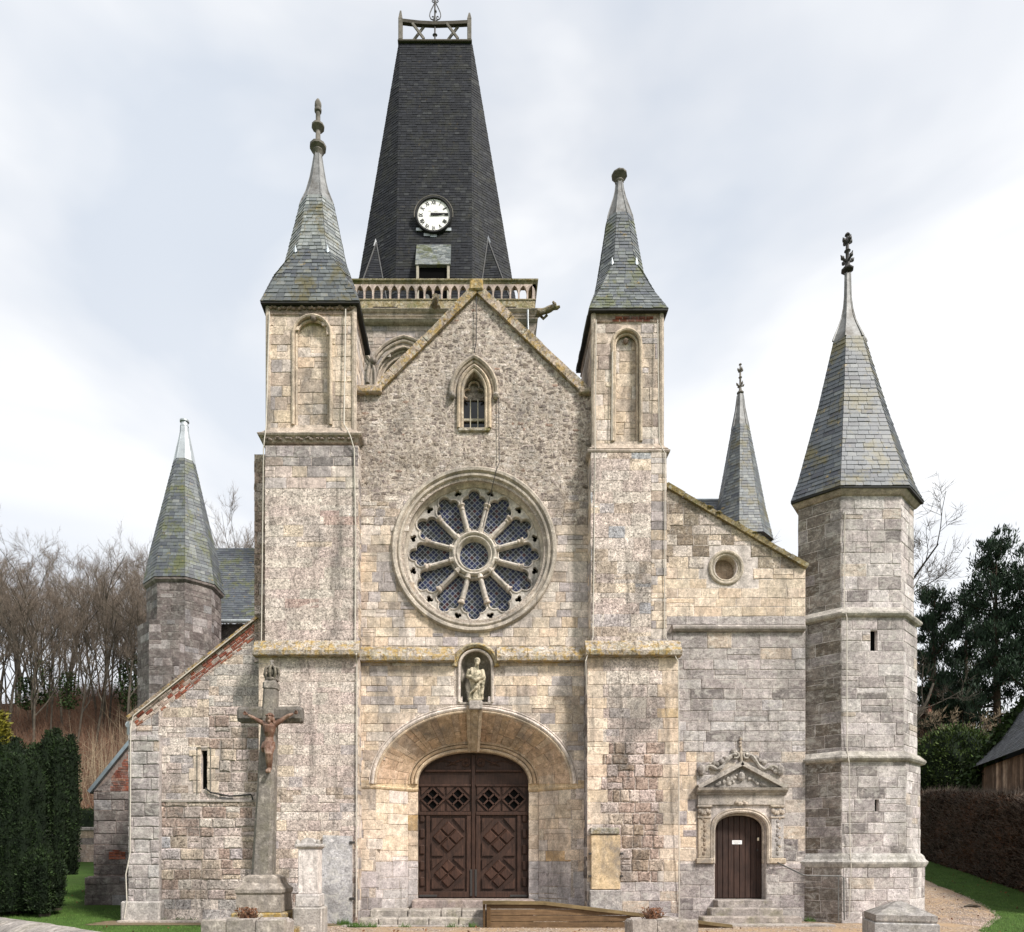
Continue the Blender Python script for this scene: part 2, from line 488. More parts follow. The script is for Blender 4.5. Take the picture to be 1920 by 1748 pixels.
leafy('pale_twig', (.17, .13, .085), (.27, .21, .14), 0, .9)
leafy('hedge_core', (.014, .012, .008), (.024, .018, .011), 0, 1)
leafy('green_core', (.006, .011, .005), (.010, .018, .007), 0, 1)

# ------------------------------------------------------------------ masonry and slates, piece by piece
PIECES = []      # (kind, part object, material, points, normal, h, bevel, colour, screen area)

def frame(O, U, W):
    O, U, W = V(O), V(U).normalized(), V(W).normalized(); N = U.cross(W)
    def fr(u, v, d=0.0): return O + U * u + W * v - N * d
    fr.n = N
    return fr

def facade(Y): return frame((0, Y, 0), (1, 0, 0), (0, 0, 1))

def clip(poly, conv):
    out = poly; n = len(conv)
    ar = sum(conv[i][0] * conv[(i + 1) % n][1] - conv[(i + 1) % n][0] * conv[i][1] for i in range(n))
    s = 1 if ar > 0 else -1
    for i in range(n):
        a, b = conv[i], conv[(i + 1) % n]
        def side(p): return s * ((b[0] - a[0]) * (p[1] - a[1]) - (b[1] - a[1]) * (p[0] - a[0]))
        inp, out = out, []
        for j in range(len(inp)):
            p, q = inp[j], inp[(j + 1) % len(inp)]
            sp, sq = side(p), side(q)
            if sp >= 0: out.append(p)
            if (sp >= 0) != (sq >= 0):
                t = sp / (sp - sq); out.append((p[0] + (q[0] - p[0]) * t, p[1] + (q[1] - p[1]) * t))
        if len(out) < 3: return []
    return out

def area2(p): return abs(sum(p[i][0] * p[(i + 1) % len(p)][1] - p[(i + 1) % len(p)][0] * p[i][1] for i in range(len(p)))) / 2

def screen_area(pts):
    q = []
    for p in pts:
        if p.y < .5: return 0
        q.append((CXP + p.x * FPX / p.y, HYP - (p.z - EYE) * FPX / p.y))
    cx = sum(a for a, b in q) / len(q); cy = sum(b for a, b in q) / len(q)
    if not (5 < cx < 1915 and 5 < cy < 1740): return 0
    return area2(q)

def pick(pal):
    t = R.uniform(0, sum(w for w, c, j in pal))
    for w, c, j in pal:
        t -= w
        if t <= 0: break
    k = 1 + R.uniform(-j, j)
    return tuple(max(.004, x * k * (1 + R.uniform(-.012, .012))) for x in c)

def vary(col, a, b, rr=None):
    k = (rr or R).uniform(a, b)
    return tuple(c * k for c in col)

def piece(kind, part, mat, pts, n, h, bev, col):
    PIECES.append((kind, part, mat, pts, n, h, bev, col, screen_area(pts) if n.y < .2 else 0))

def ashlar(part, mat, fr, poly, ch=.24, wid=(.28, .6), pal=None, h=.009, gap=.009, bev=.009, skip=None, rough=.007, v0=None, wander=.007, split=.10):
    """Courses of stone blocks inside a convex (u, v) polygon on the wall frame fr."""
    us = [p[0] for p in poly]; vs = [p[1] for p in poly]
    v = min(vs) if v0 is None else v0
    while v < max(vs):
        c = ch * R.uniform(.82, 1.2)
        if max(vs) - (v + c) < ch * .45: c = max(vs) - v
        u = min(us) - R.uniform(0, wid[1])
        while u < max(us):
            w = R.uniform(*wid)
            if max(us) - (u + w) < wid[0] * .5: w = max(us) - u + .001
            w0 = R.uniform(-wander, wander) if wander else 0
            g = gap / 2
            rect = [(u + g, v + g + w0), (u + w - g, v + g + R.uniform(-wander, wander)), (u + w - g, v + c - g + R.uniform(-wander, wander)), (u + g, v + c - g + w0)]
            if R.random() < split and c > .18:
                k = R.uniform(.38, .62); vm = v + c * k
                todo = [[rect[0], rect[1], (rect[1][0], vm - g), (rect[0][0], vm - g)], [(rect[0][0], vm + g), (rect[1][0], vm + g), rect[2], rect[3]]]
            else: todo = [rect]
            u += w
            for rect in todo: lay(part, mat, fr, poly, rect, skip, rough, h, bev, pal)
        v += c

def lay(part, mat, fr, poly, rect, skip, rough, h, bev, pal):
    if True:
        if True:
            q = clip(rect, poly)
            if len(q) < 3 or area2(q) < .0035: return
            hard = getattr(skip, 'hard', None)
            if hard and any(hard(*p) for p in q): return
            if skip:
                m = (sum(p[0] for p in q) / len(q), sum(p[1] for p in q) / len(q))
                if skip(*m): return
            # worn edges: a wavering mid point on every longer side
            z = []
            for i in range(len(q)):
                a, b = q[i], q[(i + 1) % len(q)]
                z.append((a[0] + R.uniform(-rough, rough) * .5, a[1] + R.uniform(-rough, rough) * .5))
                if math.hypot(b[0] - a[0], b[1] - a[1]) > .1:
                    t = R.uniform(.35, .65)
                    z.append((a[0] + (b[0] - a[0]) * t + R.uniform(-rough, rough), a[1] + (b[1] - a[1]) * t + R.uniform(-rough, rough)))
            pts = [fr(x, y, 0) for x, y in z]
            piece('stone', part, mat, pts, fr.n, h * R.uniform(.4, 1.7), bev, pick(pal))

def rubble(part, mat, fr, poly, size, pal, skip=None, h=.006):
    """Rough field stones and flints bedded at random in mortar."""
    us = [p[0] for p in poly]; vs = [p[1] for p in poly]
    v = min(vs); row = 0
    while v < max(vs):
        u = min(us) - R.uniform(0, size)
        while u < max(us):
            w = size * R.choice((.5, .7, .9, 1.1, 1.6, 2.2)); cu, cv = u + w / 2 + R.uniform(-.02, .02), v + size * R.uniform(.1, .6)
            u += w * R.uniform(.95, 1.25)
            k = R.randint(4, 6); a0 = R.uniform(0, 6.28); ry = R.uniform(.26, .52) * size
            pg = [(cu + w * .5 * R.uniform(.62, 1.15) * math.cos(a0 + 6.283 * i / k), cv + ry * R.uniform(.75, 1.2) * math.sin(a0 + 6.283 * i / k)) for i in range(k)]
            if skip and skip(cu, cv): continue
            q = clip(pg, poly)
            if len(q) < 3 or area2(q) < .0012: continue
            piece('stone', part, mat, [fr(x, y, 0) for x, y in q], fr.n, h * R.uniform(.3, 1.4), .016, pick(pal))
        v += size * R.uniform(.62, .80); row += 1

def block_geo(mb, pts, n, h, bev, col):
    k = len(pts); c = sum(pts, V()) / k
    r0 = [p - n * .03 for p in pts]
    r1 = [p + n * max(.001, h - bev * .8) for p in pts]
    r2 = []
    for p in pts:
        d = c - p; L = d.length
        r2.append(p + d * min(.45, bev * 1.5 / max(L, 1e-4)) + n * (h + R.uniform(-.003, .003)))
    vs = r0 + r1 + r2
    fs = []
    for j in range(k):
        i = (j + 1) % k
        fs += [(j, i, k + i, k + j), (k + j, k + i, 2 * k + i, 2 * k + j)]
    fs.append(tuple(range(2 * k, 3 * k)))
    mb.add(vs, fs, col)

def slate_geo(mb, pts, n, h, bev, col):
    bl, br, tr, tl = pts
    vs = [bl + n * h, br + n * h, tr + n * .004, tl + n * .004, bl - n * .01, br - n * .01, tr - n * .01, tl - n * .01]
    mb.add(vs, [(0, 1, 2, 3), (4, 5, 1, 0), (5, 6, 2, 1), (7, 4, 0, 3)], col)

def slates(part, mat, bl, br, tr, tl, row=.12, wid=(.15, .26), pal=None, h=.016, kind='slate'):
    """Rows of slates on a four-sided (or triangular) roof face."""
    bl, br, tr, tl = V(bl), V(br), V(tr), V(tl)
    n = (br - bl).cross(tl - bl)
    if n.length < 1e-6: n = (br - bl).cross(tr - br)
    n.normalize()
    H = ((tl + tr) / 2 - (bl + br) / 2).length
    N = max(1, round(H / row))
    for i in range(N):
        a, b = i / N, min(1.0, (i + 1.25) / N)
        L0, R0, L1, R1 = bl.lerp(tl, a), br.lerp(tr, a), bl.lerp(tl, b), br.lerp(tr, b)
        W = (R0 - L0).length
        if W < .03: continue
        cuts = [0.0]; x = R.uniform(.4, 1.0) * wid[0]
        while x < W - wid[0] * .4:
            cuts.append(x / W); x += R.uniform(*wid)
        cuts.append(1.0)
        for c0, c1 in zip(cuts[:-1], cuts[1:]):
            g = .004 / W
            dz = R.uniform(-.006, .006) / max(.02, H)
            p = [L0.lerp(R0, c0 + g) + (tl - bl) * dz, L0.lerp(R0, c1 - g) + (tl - bl) * dz, L1.lerp(R1, c1 - g), L1.lerp(R1, c0 + g)]
            piece(kind, part, mat, p, n, h * R.uniform(.7, 1.35), 0, pick(pal))

def flush_pieces(limit=300):
    by = {}
    for kind in ('stone', 'slate'):
        recs = sorted([p for p in PIECES if p[0] == kind], key=lambda p: -p[8])
        for i, rec in enumerate(recs):
            geo = block_geo if kind == 'stone' else slate_geo
            _, part, mat, pts, n, h, bev, col, _a = rec
            if i < limit:
                mb = MB(); geo(mb, pts, n, h, bev, col)
                mb.build(kind, mat, part)
            else:
                key = (kind, part.name, mat)
                if key not in by: by[key] = (MB(), part)
                geo(by[key][0], pts, n, h, bev, col)
    for (kind, pn, mat), (mb, part) in by.items():
        o = mb.build('stonework' if kind == 'stone' else 'slating', mat, part)
        o['kind'] = 'stuff'

# palettes (weight, base colour, jitter)
CREAM, CREAM2, TAN, PALE = (.67, .57, .43), (.63, .515, .37), (.48, .40, .31), (.63, .565, .475)
GREY, GREY2, DGREY, PINK = (.345, .315, .29), (.46, .42, .385), (.225, .205, .19), (.57, .485, .415)
BROWN, OCHRE = (.30, .235, .17), (.60, .46, .27)
P_CREAM = [(5, CREAM, .10), (3, CREAM2, .10), (3, PALE, .08), (1.6, GREY2, .1), (.7, GREY, .1), (1.2, TAN, .12)]
P_WALL = [(3, CREAM, .10), (2, CREAM2, .1), (4, PALE, .08), (3, GREY2, .12), (1.6, GREY, .12), (2, TAN, .12)]
P_PALE = [(6, PINK, .06), (5, PALE, .06), (2, (.57, .50, .42), .06), (.8, GREY2, .08), (.5, CREAM, .06)]
P_PALE2 = [(5, PINK, .08), (5, PALE, .08), (2.2, TAN, .1), (1.4, CREAM, .08), (1.1, GREY2, .1), (.5, (.43, .435, .43), .06)]
P_EROD = [(5, (.43, .33, .26), .14), (3, BROWN, .15), (3, PINK, .1), (1, TAN, .1)]
P_GREY = [(5, GREY, .12), (5, GREY2, .1), (3, DGREY, .14), (2, (.47, .44, .40), .08), (.6, TAN, .1)]
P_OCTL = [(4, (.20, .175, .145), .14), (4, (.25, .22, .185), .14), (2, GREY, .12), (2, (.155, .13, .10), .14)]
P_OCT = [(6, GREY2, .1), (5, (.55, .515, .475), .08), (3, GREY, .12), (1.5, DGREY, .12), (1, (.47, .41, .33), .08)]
P_RUB = [(4, (.32, .275, .235), .22), (4, (.41, .355, .295), .2), (3.4, (.54, .49, .42), .14), (2.2, (.22, .185, .155), .22), (.15, (.36, .25, .19), .1)]
P_DARK = [(4, (.17, .145, .13), .2), (3, (.22, .19, .17), .2), (2, (.12, .10, .09), .2), (1, (.26, .25, .24), .1)]
P_BRICK = [(4, (.28, .095, .055), .2), (3, (.22, .075, .048), .2), (1, (.33, .15, .09), .2)]
P_TURR = [(5, CREAM, .08), (4, PALE, .08), (3, CREAM2, .1), (1.6, TAN, .1), (1.2, GREY2, .1)]
P_TURR2 = [(4, CREAM, .1), (4, PALE, .1), (3, TAN, .12), (2.4, (.40, .33, .27), .12), (1.6, GREY2, .1)]
P_TOWER = [(4, (.44, .39, .33), .1), (4, (.40, .345, .28), .1), (2, GREY, .1), (1, PALE, .1)]
S_BLUE = [(4, (.070, .080, .095), .14), (4, (.085, .096, .108), .14), (1.2, (.115, .125, .130), .12), (1, (.055, .060, .075), .12)]
S_SILV = [(4, (.19, .205, .205), .2), (4, (.24, .255, .25), .2), (2, (.13, .145, .15), .2)]
S_DARK = [(5, (.0105, .0118, .0155), .25), (3, (.015, .0165, .021), .25), (.5, (.030, .032, .035), .2)]
S_TURR = [(4, (.10, .110, .117), .16), (3, (.13, .143, .148), .16), (2, (.075, .083, .097), .16), (.8, (.17, .18, .175), .14)]

# ------------------------------------------------------------------ polygon rings
def offset_poly(pts, d):
    """Mitred outward offset of a counter-clockwise polygon in (x, y)."""
    out = []; n = len(pts)
    for i in range(n):
        p0, p1, p2 = V(pts[i - 1]).to_2d(), V(pts[i]).to_2d(), V(pts[(i + 1) % n]).to_2d()
        e1, e2 = (p1 - p0).normalized(), (p2 - p1).normalized()
        n1, n2 = V((e1.y, -e1.x)), V((e2.y, -e2.x))
        b = n1 + n2
        b = b / max(.2, b.length_squared) * 2
        out.append((p1.x + b.x * d, p1.y + b.y * d))
    return out

def ring_moulding(mb, poly, prof, col=(1, 1, 1), caps=True):
    """prof: (projection, z) from bottom to top round a closed polygon."""
    rings = [[V((x, y, z)) for x, y in offset_poly(poly, d)] for d, z in prof]
    mb.loft(rings, True, caps, caps, col)

def moulding_x(mb, x0, x1, Y, prof, back=.05, col=(1, 1, 1)):
    """A straight moulding on a wall facing the camera at depth Y; prof (projection, z) from bottom to top."""
    sec = [(-back, prof[0][1])] + list(prof) + [(-back, prof[-1][1])]
    a = [V((x0, Y - d, z)) for d, z in sec]; b = [V((x1, Y - d, z)) for d, z in sec]
    mb.loft([a, b], True, True, True, col)

def rect_poly(x0, x1, y0, y1): return [(x0, y0), (x1, y0), (x1, y1), (x0, y1)]

def arch_pts(xc, zs, a, b, n=24, t0=0.0, t1=math.pi, p=2.0):
    """Points on a (super)ellipse arch, right to left."""
    out = []
    for i in range(n + 1):
        t = t0 + (t1 - t0) * i / n; c, s = math.cos(t), math.sin(t)
        out.append((xc + a * math.copysign(abs(c) ** (2 / p), c), zs + b * abs(s) ** (2 / p)))
    return out

def pointed(xc, zs, a, rise, n=10):
    """Two-centred pointed arch, right to left."""
    r = (a * a + rise * rise) / (2 * a)
    right = []
    t1 = math.asin(min(1, rise / r))
    for i in range(n + 1):
        t = t1 * i / n
        right.append((xc + a - r + r * math.cos(t), zs + r * math.sin(t)))
    left = [(2 * xc - x, z) for x, z in right[::-1]][1:]
    return right + left

# ------------------------------------------------------------------ ground
def make_ground():
    xs = [-1800, -900, -450, -250, -160] + [-110 + 5 * i for i in range(45)] + [160, 250, 450, 900, 1800]
    ys = [-400, -150, -60, -25] + [-10 + 2.0 * i for i in range(20)] + [30 + 3 * i for i in range(21)] + [100, 120, 160, 250, 450, 900, 2500]
    xs = sorted(set(xs)); ys = sorted(set(ys + [19.0, 19.3, 42.0]))
    rr = random.Random(3)
    vs = [(x, y, ground_z(x, y) + (rr.uniform(-.25, .25) if 46 < y < 130 else 0)) for y in ys for x in xs]
    n = len(xs)
    fs = [(j * n + i, j * n + i + 1, (j + 1) * n + i + 1, (j + 1) * n + i) for j in range(len(ys) - 1) for i in range(n - 1)]
    o = MB().add(vs, fs).build('lawn', 'lawn')
    tag(o, kind='structure')
    o.data.polygons.foreach_set('use_smooth', [True] * len(o.data.polygons))
make_ground()

def strip_sheet(name, mat, rows, lift):
    """rows: (y, x_left, x_right) from near to far; follows the ground."""
    vs, fs, k = [], [], 12
    for y, a, b in rows:
        for i in range(k + 1):
            x = a + (b - a) * i / k
            vs.append((x, y, ground_z(x, y) + lift))
    for j in range(len(rows) - 1):
        for i in range(k):
            fs.append((j * (k + 1) + i, j * (k + 1) + i + 1, (j + 1) * (k + 1) + i + 1, (j + 1) * (k + 1) + i))
    o = MB().add(vs, fs).build(name, mat); tag(o, kind='structure'); return o

EDGE = [ground_at(*p) for p in ((1838, 1747), (1852, 1733), (1871, 1721), (1858, 1708), (1842, 1698), (1815, 1683), (1785, 1670), (1757, 1660), (1741, 1652))]
def lawn_edge(y):
    if y <= EDGE[0].y: return EDGE[0].x - (EDGE[0].y - y) * .25
    for a, b in zip(EDGE[:-1], EDGE[1:]):
        if a.y <= y <= b.y: return a.x + (b.x - a.x) * (y - a.y) / max(1e-6, b.y - a.y)
    return EDGE[-1].x + (y - EDGE[-1].y) * .35
rows = []
y = 4.0
while y < 34:
    left = -3.6 if y < 16.9 else (-2.8 if y < 18 else 8.0)
    wob = .10 * math.sin(y * 3.1) + .07 * math.sin(y * 7.7 + 1)
    rows.append((y, left + wob, lawn_edge(y) + .5 * wob))
    y += .22
strip_sheet('gravel_path', 'gravel', rows, .006)
rows = [(16.55 + .12 * i, -9.2 + .12 * math.sin(i * 2.1), -3.3 + .1 * math.sin(i * 1.7)) for i in range(14)]
rows = [(y, a, b) for y, a, b in rows if y < 18.2 and y > 16.9]
strip_sheet('earth_strip', 'bare_earth', rows, .010)

# ------------------------------------------------------------------ the church
church = empty('church', (0, 18, 0))
tag(church, 'old pale stone church with rose window, slate spires and tall clock tower', 'church')

# ---- nave front wall
YF = 18.0
nx0, nx1 = PX(660, YF), PX(1112, YF)
zE, zA, xA = PZ(737, YF), PZ(552, YF), PX(893, YF)
gx0, gx1 = PX(712, YF), PX(1086, YF)
PXC = PX(887.5, YF); PA, PB, PZS = 2.44, 1.80, 3.44            # outer portal arch
RX, RZ = PX(889, YF), PZ(1032, YF)                              # rose centre
NX, NA, NZ0, NZS = PX(892, YF), .38, PZ(1317, YF), PZ(1222, YF) - .38     # statue niche
WX, WA, WZ0, WZS = PX(889, YF), .285, PZ(804, YF), PZ(738, YF)  # gable window
fN = facade(YF)
outer = [(nx0, 0), (PXC - PA, 0)] + arch_pts(PXC, PZS, PA, PB, 40)[::-1] + [(PXC + PA, 0), (nx1, 0), (nx1, zE), (gx1, zE), (xA, zA), (gx0, zE), (nx0, zE)]
rose_hole = [(RX + 1.75 * math.cos(2 * math.pi * k / 56), RZ + 1.75 * math.sin(2 * math.pi * k / 56)) for k in range(56)]
niche_hole = [(NX + NA, NZ0)] + arch_pts(NX, NZS, NA, NA, 16) + [(NX - NA, NZ0)]
win_hole = [(WX + WA, WZ0)] + pointed(WX, WZS, WA, .55, 8) + [(WX - WA, WZ0)]
nave = MB().slab(fN, outer, [rose_hole, niche_hole, win_hole], .75, .75, (.50, .44, .36)).build('nave_front_wall', 'rubble', church)

def in_portal(u, v, grow=.20):
    if v < PZS: return abs(u - PXC) < PA + .02
    return ((u - PXC) / (PA + grow)) ** 2 + ((v - PZS) / (PB + grow)) ** 2 < 1
def nave_skip(u, v):
    if in_portal(u, v): return True
    if math.hypot(u - RX, v - RZ) < 1.93: return True
    if abs(u - NX) < NA + .13 and NZ0 - .1 < v < NZS: return True
    if v >= NZS and math.hypot(u - NX, v - NZS) < NA + .16: return True
    if 6.5 < v < 6.9: return True
    if abs(u - WX) < .40 and WZ0 - .05 < v < WZS: return True
    if v >= WZS - .05 and abs(u - WX) < .60 and v < WZS + .95 - abs(u - WX) * 1.0: return True
    return False
zR = PZ(985, YF)
ashlar(nave, 'ashlar', fN, [(nx0, 0), (nx1, 0), (nx1, 1.25), (nx0, 1.25)], .27, (.35, .7), P_GREY[:4] + [(3, TAN, .1)], skip=nave_skip)
ashlar(nave, 'ashlar', fN, [(nx0, 1.25), (nx1, 1.25), (nx1, 6.5), (nx0, 6.5)], .235, (.26, .62), P_CREAM, skip=nave_skip)
ashlar(nave, 'ashlar', fN, [(nx0, 6.88), (nx1, 6.88), (nx1, zR), (nx0, zR)], .225, (.24, .6), P_WALL, skip=nave_skip)
def blend(u, v): return nave_skip(u, v)
ashlar(nave, 'rubble', fN, [(nx0, zR), (nx1, zR), (nx1, zR + .75), (nx0, zR + .75)], .19, (.16, .42), P_WALL[2:] + P_RUB[:3], skip=nave_skip, rough=.016, wander=.02, gap=.014)
rubble(nave, 'rubble', fN, [(nx0, zR + .75), (nx1, zR + .75), (nx1, zE), (nx0, zE)], .115, P_RUB, nave_skip)
rubble(nave, 'rubble', fN, [(gx0, zE), (gx1, zE), (xA, zA)], .115, P_RUB, nave_skip)

# gable coping, its foot stones and the stump at the apex
def coping(part_name, a, b, Y0, Y1, up, mat, seg=.55, lip=.0, parent=church, col=TAN):
    """Sloping coping stones from a to b (x, z), lying 'up' thick on the wall head."""
    p = None
    a, b = V((a[0], a[1])), V((b[0], b[1])); d = (b - a); L = d.length; d.normalize(); n = V((-d.y, d.x))
    if n.y < 0: n = -n
    k = max(1, round(L / seg)); root = None
    for i in range(k):
        s, e_ = a + d * (L * i / k + .004), a + d * (L * (i + 1) / k - .004)
        t = up * R.uniform(.9, 1.1)
        pr = [(s.x, s.y), (e_.x, e_.y), (e_.x + n.x * t, e_.y + n.y * t), (s.x + n.x * t, s.y + n.y * t)]
        m = MB().prism(pr, Y0 + R.uniform(-.012, .012), Y1, vary(col, .85, 1.15, R))
        if root is None: root = m.build(part_name, mat, parent)
        else: m.build('coping_stone', mat, root)
    return root
coping('gable_coping', (gx0 - .02, zE - .03), (xA + .02, zA - .02), YF - .10, YF + .6, .20, 'ledge')
coping('gable_coping', (xA + .02, zA - .02), (gx1 + .05, zE - .03), YF - .10, YF + .6, .20, 'ledge')
MB().cbox(nx0 - .02, gx0 + .06, YF - .14, YF + .6, zE - .06, zE + .13, .03, TAN).build('kneeler_stone', 'ledge', church)
MB().cbox(gx1 - .02, nx1 + .02, YF - .14, YF + .6, zE - .08, zE + .09, .03, TAN).build('kneeler_stone', 'moss_ledge', church)
MB().cbox(xA - .17, xA + .17, YF - .14, YF + .5, zA + .02, zA + .30, .03, (.5, .38, .2)).build('apex_stone', 'ledge', church)

# nave body and roof running back to the tower
nb = MB(); nb.box(-3.3, 3.2, YF + 1.2, 27.2, 0, zE - .5, (.4, .36, .3))
nb.build('nave_wall', 'mortar', church)
rf = MB()
rf.add([V((-3.4, YF + .5, zE - .4)), V((-3.4, 27.2, zE - .4)), V((xA, 27.2, zA - .2)), V((xA, YF + .5, zA - .2)), V((3.4, 27.2, zE - .4)), V((3.4, YF + .5, zE - .4))],
       [(0, 1, 2, 3), (3, 2, 4, 5)], (.09, .10, .11))
rf.build('nave_roof', 'slate', church)

# string course under the rose, split round the niche
LP = [(.0, 6.455), (.19, 6.465), (.205, 6.48), (.215, 6.58), (.06, 6.82), (.0, 6.87)]
def ledge_run(x0, x1, Y, parent, name='string_course', prof=LP, mat='ledge', seg=.62):
    root = None; x = x0
    while x < x1 - .02:
        w = min(R.uniform(seg * .7, seg * 1.3), x1 - x)
        if x1 - x - w < .2: w = x1 - x
        m = MB(); j = R.uniform(-.012, .012)
        moulding_x(m, x + .003, x + w - .003, Y + j, prof, .05, vary((.46, .41, .33), .85, 1.12, R))
        if root is None: root = m.build(name, mat, parent)
        else: m.build('moulded_stone', mat, root)
        x += w
    return root
ledge_run(nx0 + .02, NX - .52, YF, church)
ledge_run(NX + .52, nx1 - .05, YF, church)
# hood over the niche
hm = MB()
def arc_roll(mb, pts, Y, r, ysq=1.0, n=8, col=(1, 1, 1)):
    rings = []
    P3 = [V((x, Y, z)) for x, z in pts]
    for i, p in enumerate(P3):
        d = (P3[min(i + 1, len(P3) - 1)] - P3[max(0, i - 1)]).normalized(); a = V((-d.z, 0, d.x)); b = V((0, -1, 0))
        rings.append([p + a * (math.cos(2 * math.pi * k / n) * r) + b * (math.sin(2 * math.pi * k / n) * r * ysq) for k in range(n)])
    mb.loft(rings, True, True, True, col)
arc_roll(hm, arch_pts(NX, NZS, NA + .15, NA + .15, 18), YF, .075, 1.6, 8, (.46, .40, .26))
hm.build('niche_hood', 'ledge', church, True)
nm = MB(); nn = 14; rings = []
arc_roll(nm, [(NX + NA + .035, NZ0)] + arch_pts(NX, NZS, NA + .035, NA + .035, 18) + [(NX - NA - .035, NZ0)], YF - .01, .04, 1.2, 8, PALE)
for i in range(11):
    z = NZ0 + (NZS - NZ0) * i / 10
    rings.append([V((NX + NA * math.cos(math.pi * k / nn), YF + .02 + .40 * math.sin(math.pi * k / nn), z)) for k in range(nn + 1)])
for i in range(1, 7):
    t = math.pi / 2 * i / 6
    rings.append([V((NX + NA * math.cos(t) * math.cos(math.pi * k / nn), YF + .02 + .40 * math.cos(t) * math.sin(math.pi * k / nn), NZS + NA * math.sin(t))) for k in range(nn + 1)])
nm.loft(rings, False, False, False, (.26, .24, .19))
nm.box(NX - NA - .02, NX + NA + .02, YF - .04, YF + .45, NZ0 - .05, NZ0, (.34, .31, .26))
nm.build('statue_niche', 'grey_trim', church, True)

# ---- the splayed portal
portal = MB()
IA, IB, IZS, YI = 1.70, 1.10, 3.50, 18.70        # inner rim of the splay
DA, DB, DZS, YD = 1.44, .83, 3.50, 18.86         # door opening
n = 40
o_a = [V((x, YF, z)) for x, z in arch_pts(PXC, PZS, PA, PB, n)]
i_a = [V((x, YI, z)) for x, z in arch_pts(PXC, IZS, IA, IB, n, p=2.15)]
back = [p + V((0, .05, .04)) for p in o_a]; back2 = [p + V((0, .05, .04)) for p in i_a]
portal.loft([back, back2], False, False, False, (.36, .28, .18))
# splayed jambs below the springing
for s in (-1, 1):
    a0, a1 = V((PXC + s * PA, YF, 0)), V((PXC + s * IA, YI, 0))
    portal.add([a0, a1, a1 + V((0, 0, IZS)), a0 + V((0, 0, PZS))], [(0, 1, 2, 3)], (.36, .30, .22))
    portal.box(*(sorted((PXC + s * (DA + .005), PXC + s * (IA + .3)))), YI + .02, YI + .5, 0, IZS + .02, (.4, .33, .24))
# flat wall over the inner arch and door head
fi = facade(YI + .02)
inner_o = [(PXC + IA + .25, IZS), (PXC + IA + .25, IZS + IB + .3), (PXC - IA - .25, IZS + IB + .3), (PXC - IA - .25, IZS)]
inner_o = inner_o[:1] + inner_o[1:3] + inner_o[3:] + [(x, z) for x, z in arch_pts(PXC, DZS, DA, DB, 30, p=2.25)][::-1]
portal.slab(fi, inner_o, [], .2, .2, (.42, .34, .24))
portal_o = portal.build('portal', 'mortar', church)
# voussoirs of the splay: radial stones
splay_pal = [(4, (.54, .40, .265), .06), (3, (.50, .365, .235), .06), (2, (.58, .46, .32), .05), (1, (.43, .33, .23), .06)]
cuts = [0]
while cuts[-1] < n: cuts.append(min(n, cuts[-1] + R.choice((1, 1, 2))))
mid_t = .52
for c0, c1 in zip(cuts[:-1], cuts[1:]):
    if c0 <= n / 2 <= c1 and c1 - c0 == 1: pass
    spl = [(0, 1)] if R.random() < .35 else [(0, mid_t + R.uniform(-.15, .15)), None]
    if spl[-1] is None: spl[-1] = (spl[0][1], 1)
    for t0, t1 in spl:
        e0, e1 = .006, .006
        A = [o_a[c].lerp(i_a[c], t) for c in (c0, c1) for t in (t0, t1)]
        p00, p01, p10, p11 = A[0], A[1], A[2], A[3]
        cen = sum(A, V()) / 4
        def sh(p): d = cen - p; return p + d.normalized() * .008
        pts = [sh(p00), sh(p01), sh(p11), sh(p10)]
        nrm = (pts[1] - pts[0]).cross(pts[3] - pts[0]).normalized()
        if nrm.y > 0: nrm = -nrm
        pts = [p + nrm * .02 for p in pts]
        piece('stone', portal_o, 'ashlar', pts, nrm, .012 * R.uniform(.6, 1.4), .008, pick(splay_pal))
for s in (-1, 1):
    U = V((PXC + s * IA, YI, 0)) - V((PXC + s * PA, YF, 0)); L = U.length
    if s < 0: fj = frame((PXC - PA, YF, 0), U, (0, 0, 1))
    else: fj = frame((PXC + IA, YI, 0), -U, (0, 0, 1))
    ashlar(portal_o, 'ashlar', fj, [(0, .2), (L, .2), (L, 1.5), (0, 1.5)], .30, (.4, .8), [(4, (.45, .42, .38), .08), (3, GREY2, .1), (1, PALE, .1)])
    ashlar(portal_o, 'ashlar', fj, [(0, 1.5), (L, 1.5), (L, 3.30), (0, 3.30)], .31, (.4, .95), [(4, CREAM2, .08), (4, CREAM, .08), (1, (.58, .40, .20), .08), (1, PALE, .05)])
    fd = facade(YI + .02)
    xa, xb = sorted((PXC + s * DA, PXC + s * IA))
    ashlar(portal_o, 'ashlar', fd, [(xa, .3), (xb, .3), (xb, 1.5), (xa, 1.5)], .34, (.6, .7), [(4, (.47, .44, .40), .06)])
    ashlar(portal_o, 'ashlar', fd, [(xa, 1.5), (xb, 1.5), (xb, 3.30), (xa, 3.30)], .36, (.6, .7), [(4, CREAM2, .08), (3, CREAM, .06), (1, (.55, .38, .18), .08)])
    # impost band: wall face, splay, pilaster
    im = MB(); zz = [(.0, 3.30), (.022, 3.33), (.034, 3.37), (.018, 3.40), (.018, 3.52), (.0, 3.53)]
    x_w = nx0 + .1 if s < 0 else nx1 - .1
    path = [(x_w, YF), (PXC + s * PA, YF), (PXC + s * IA, YI), (PXC + s * DA, YI)]
    dirn = []
    rings = []
    for d, z in zz:
        ring = []
        for x, y in path:
            ring.append(V((x - s * d * (.6 if (x, y) != path[0] else 0), y - d, z)))
        rings.append(ring)
    im.loft(rings, False, False, False, (.58, .45, .27))
    im.build('impost_band', 'ashlar', church)
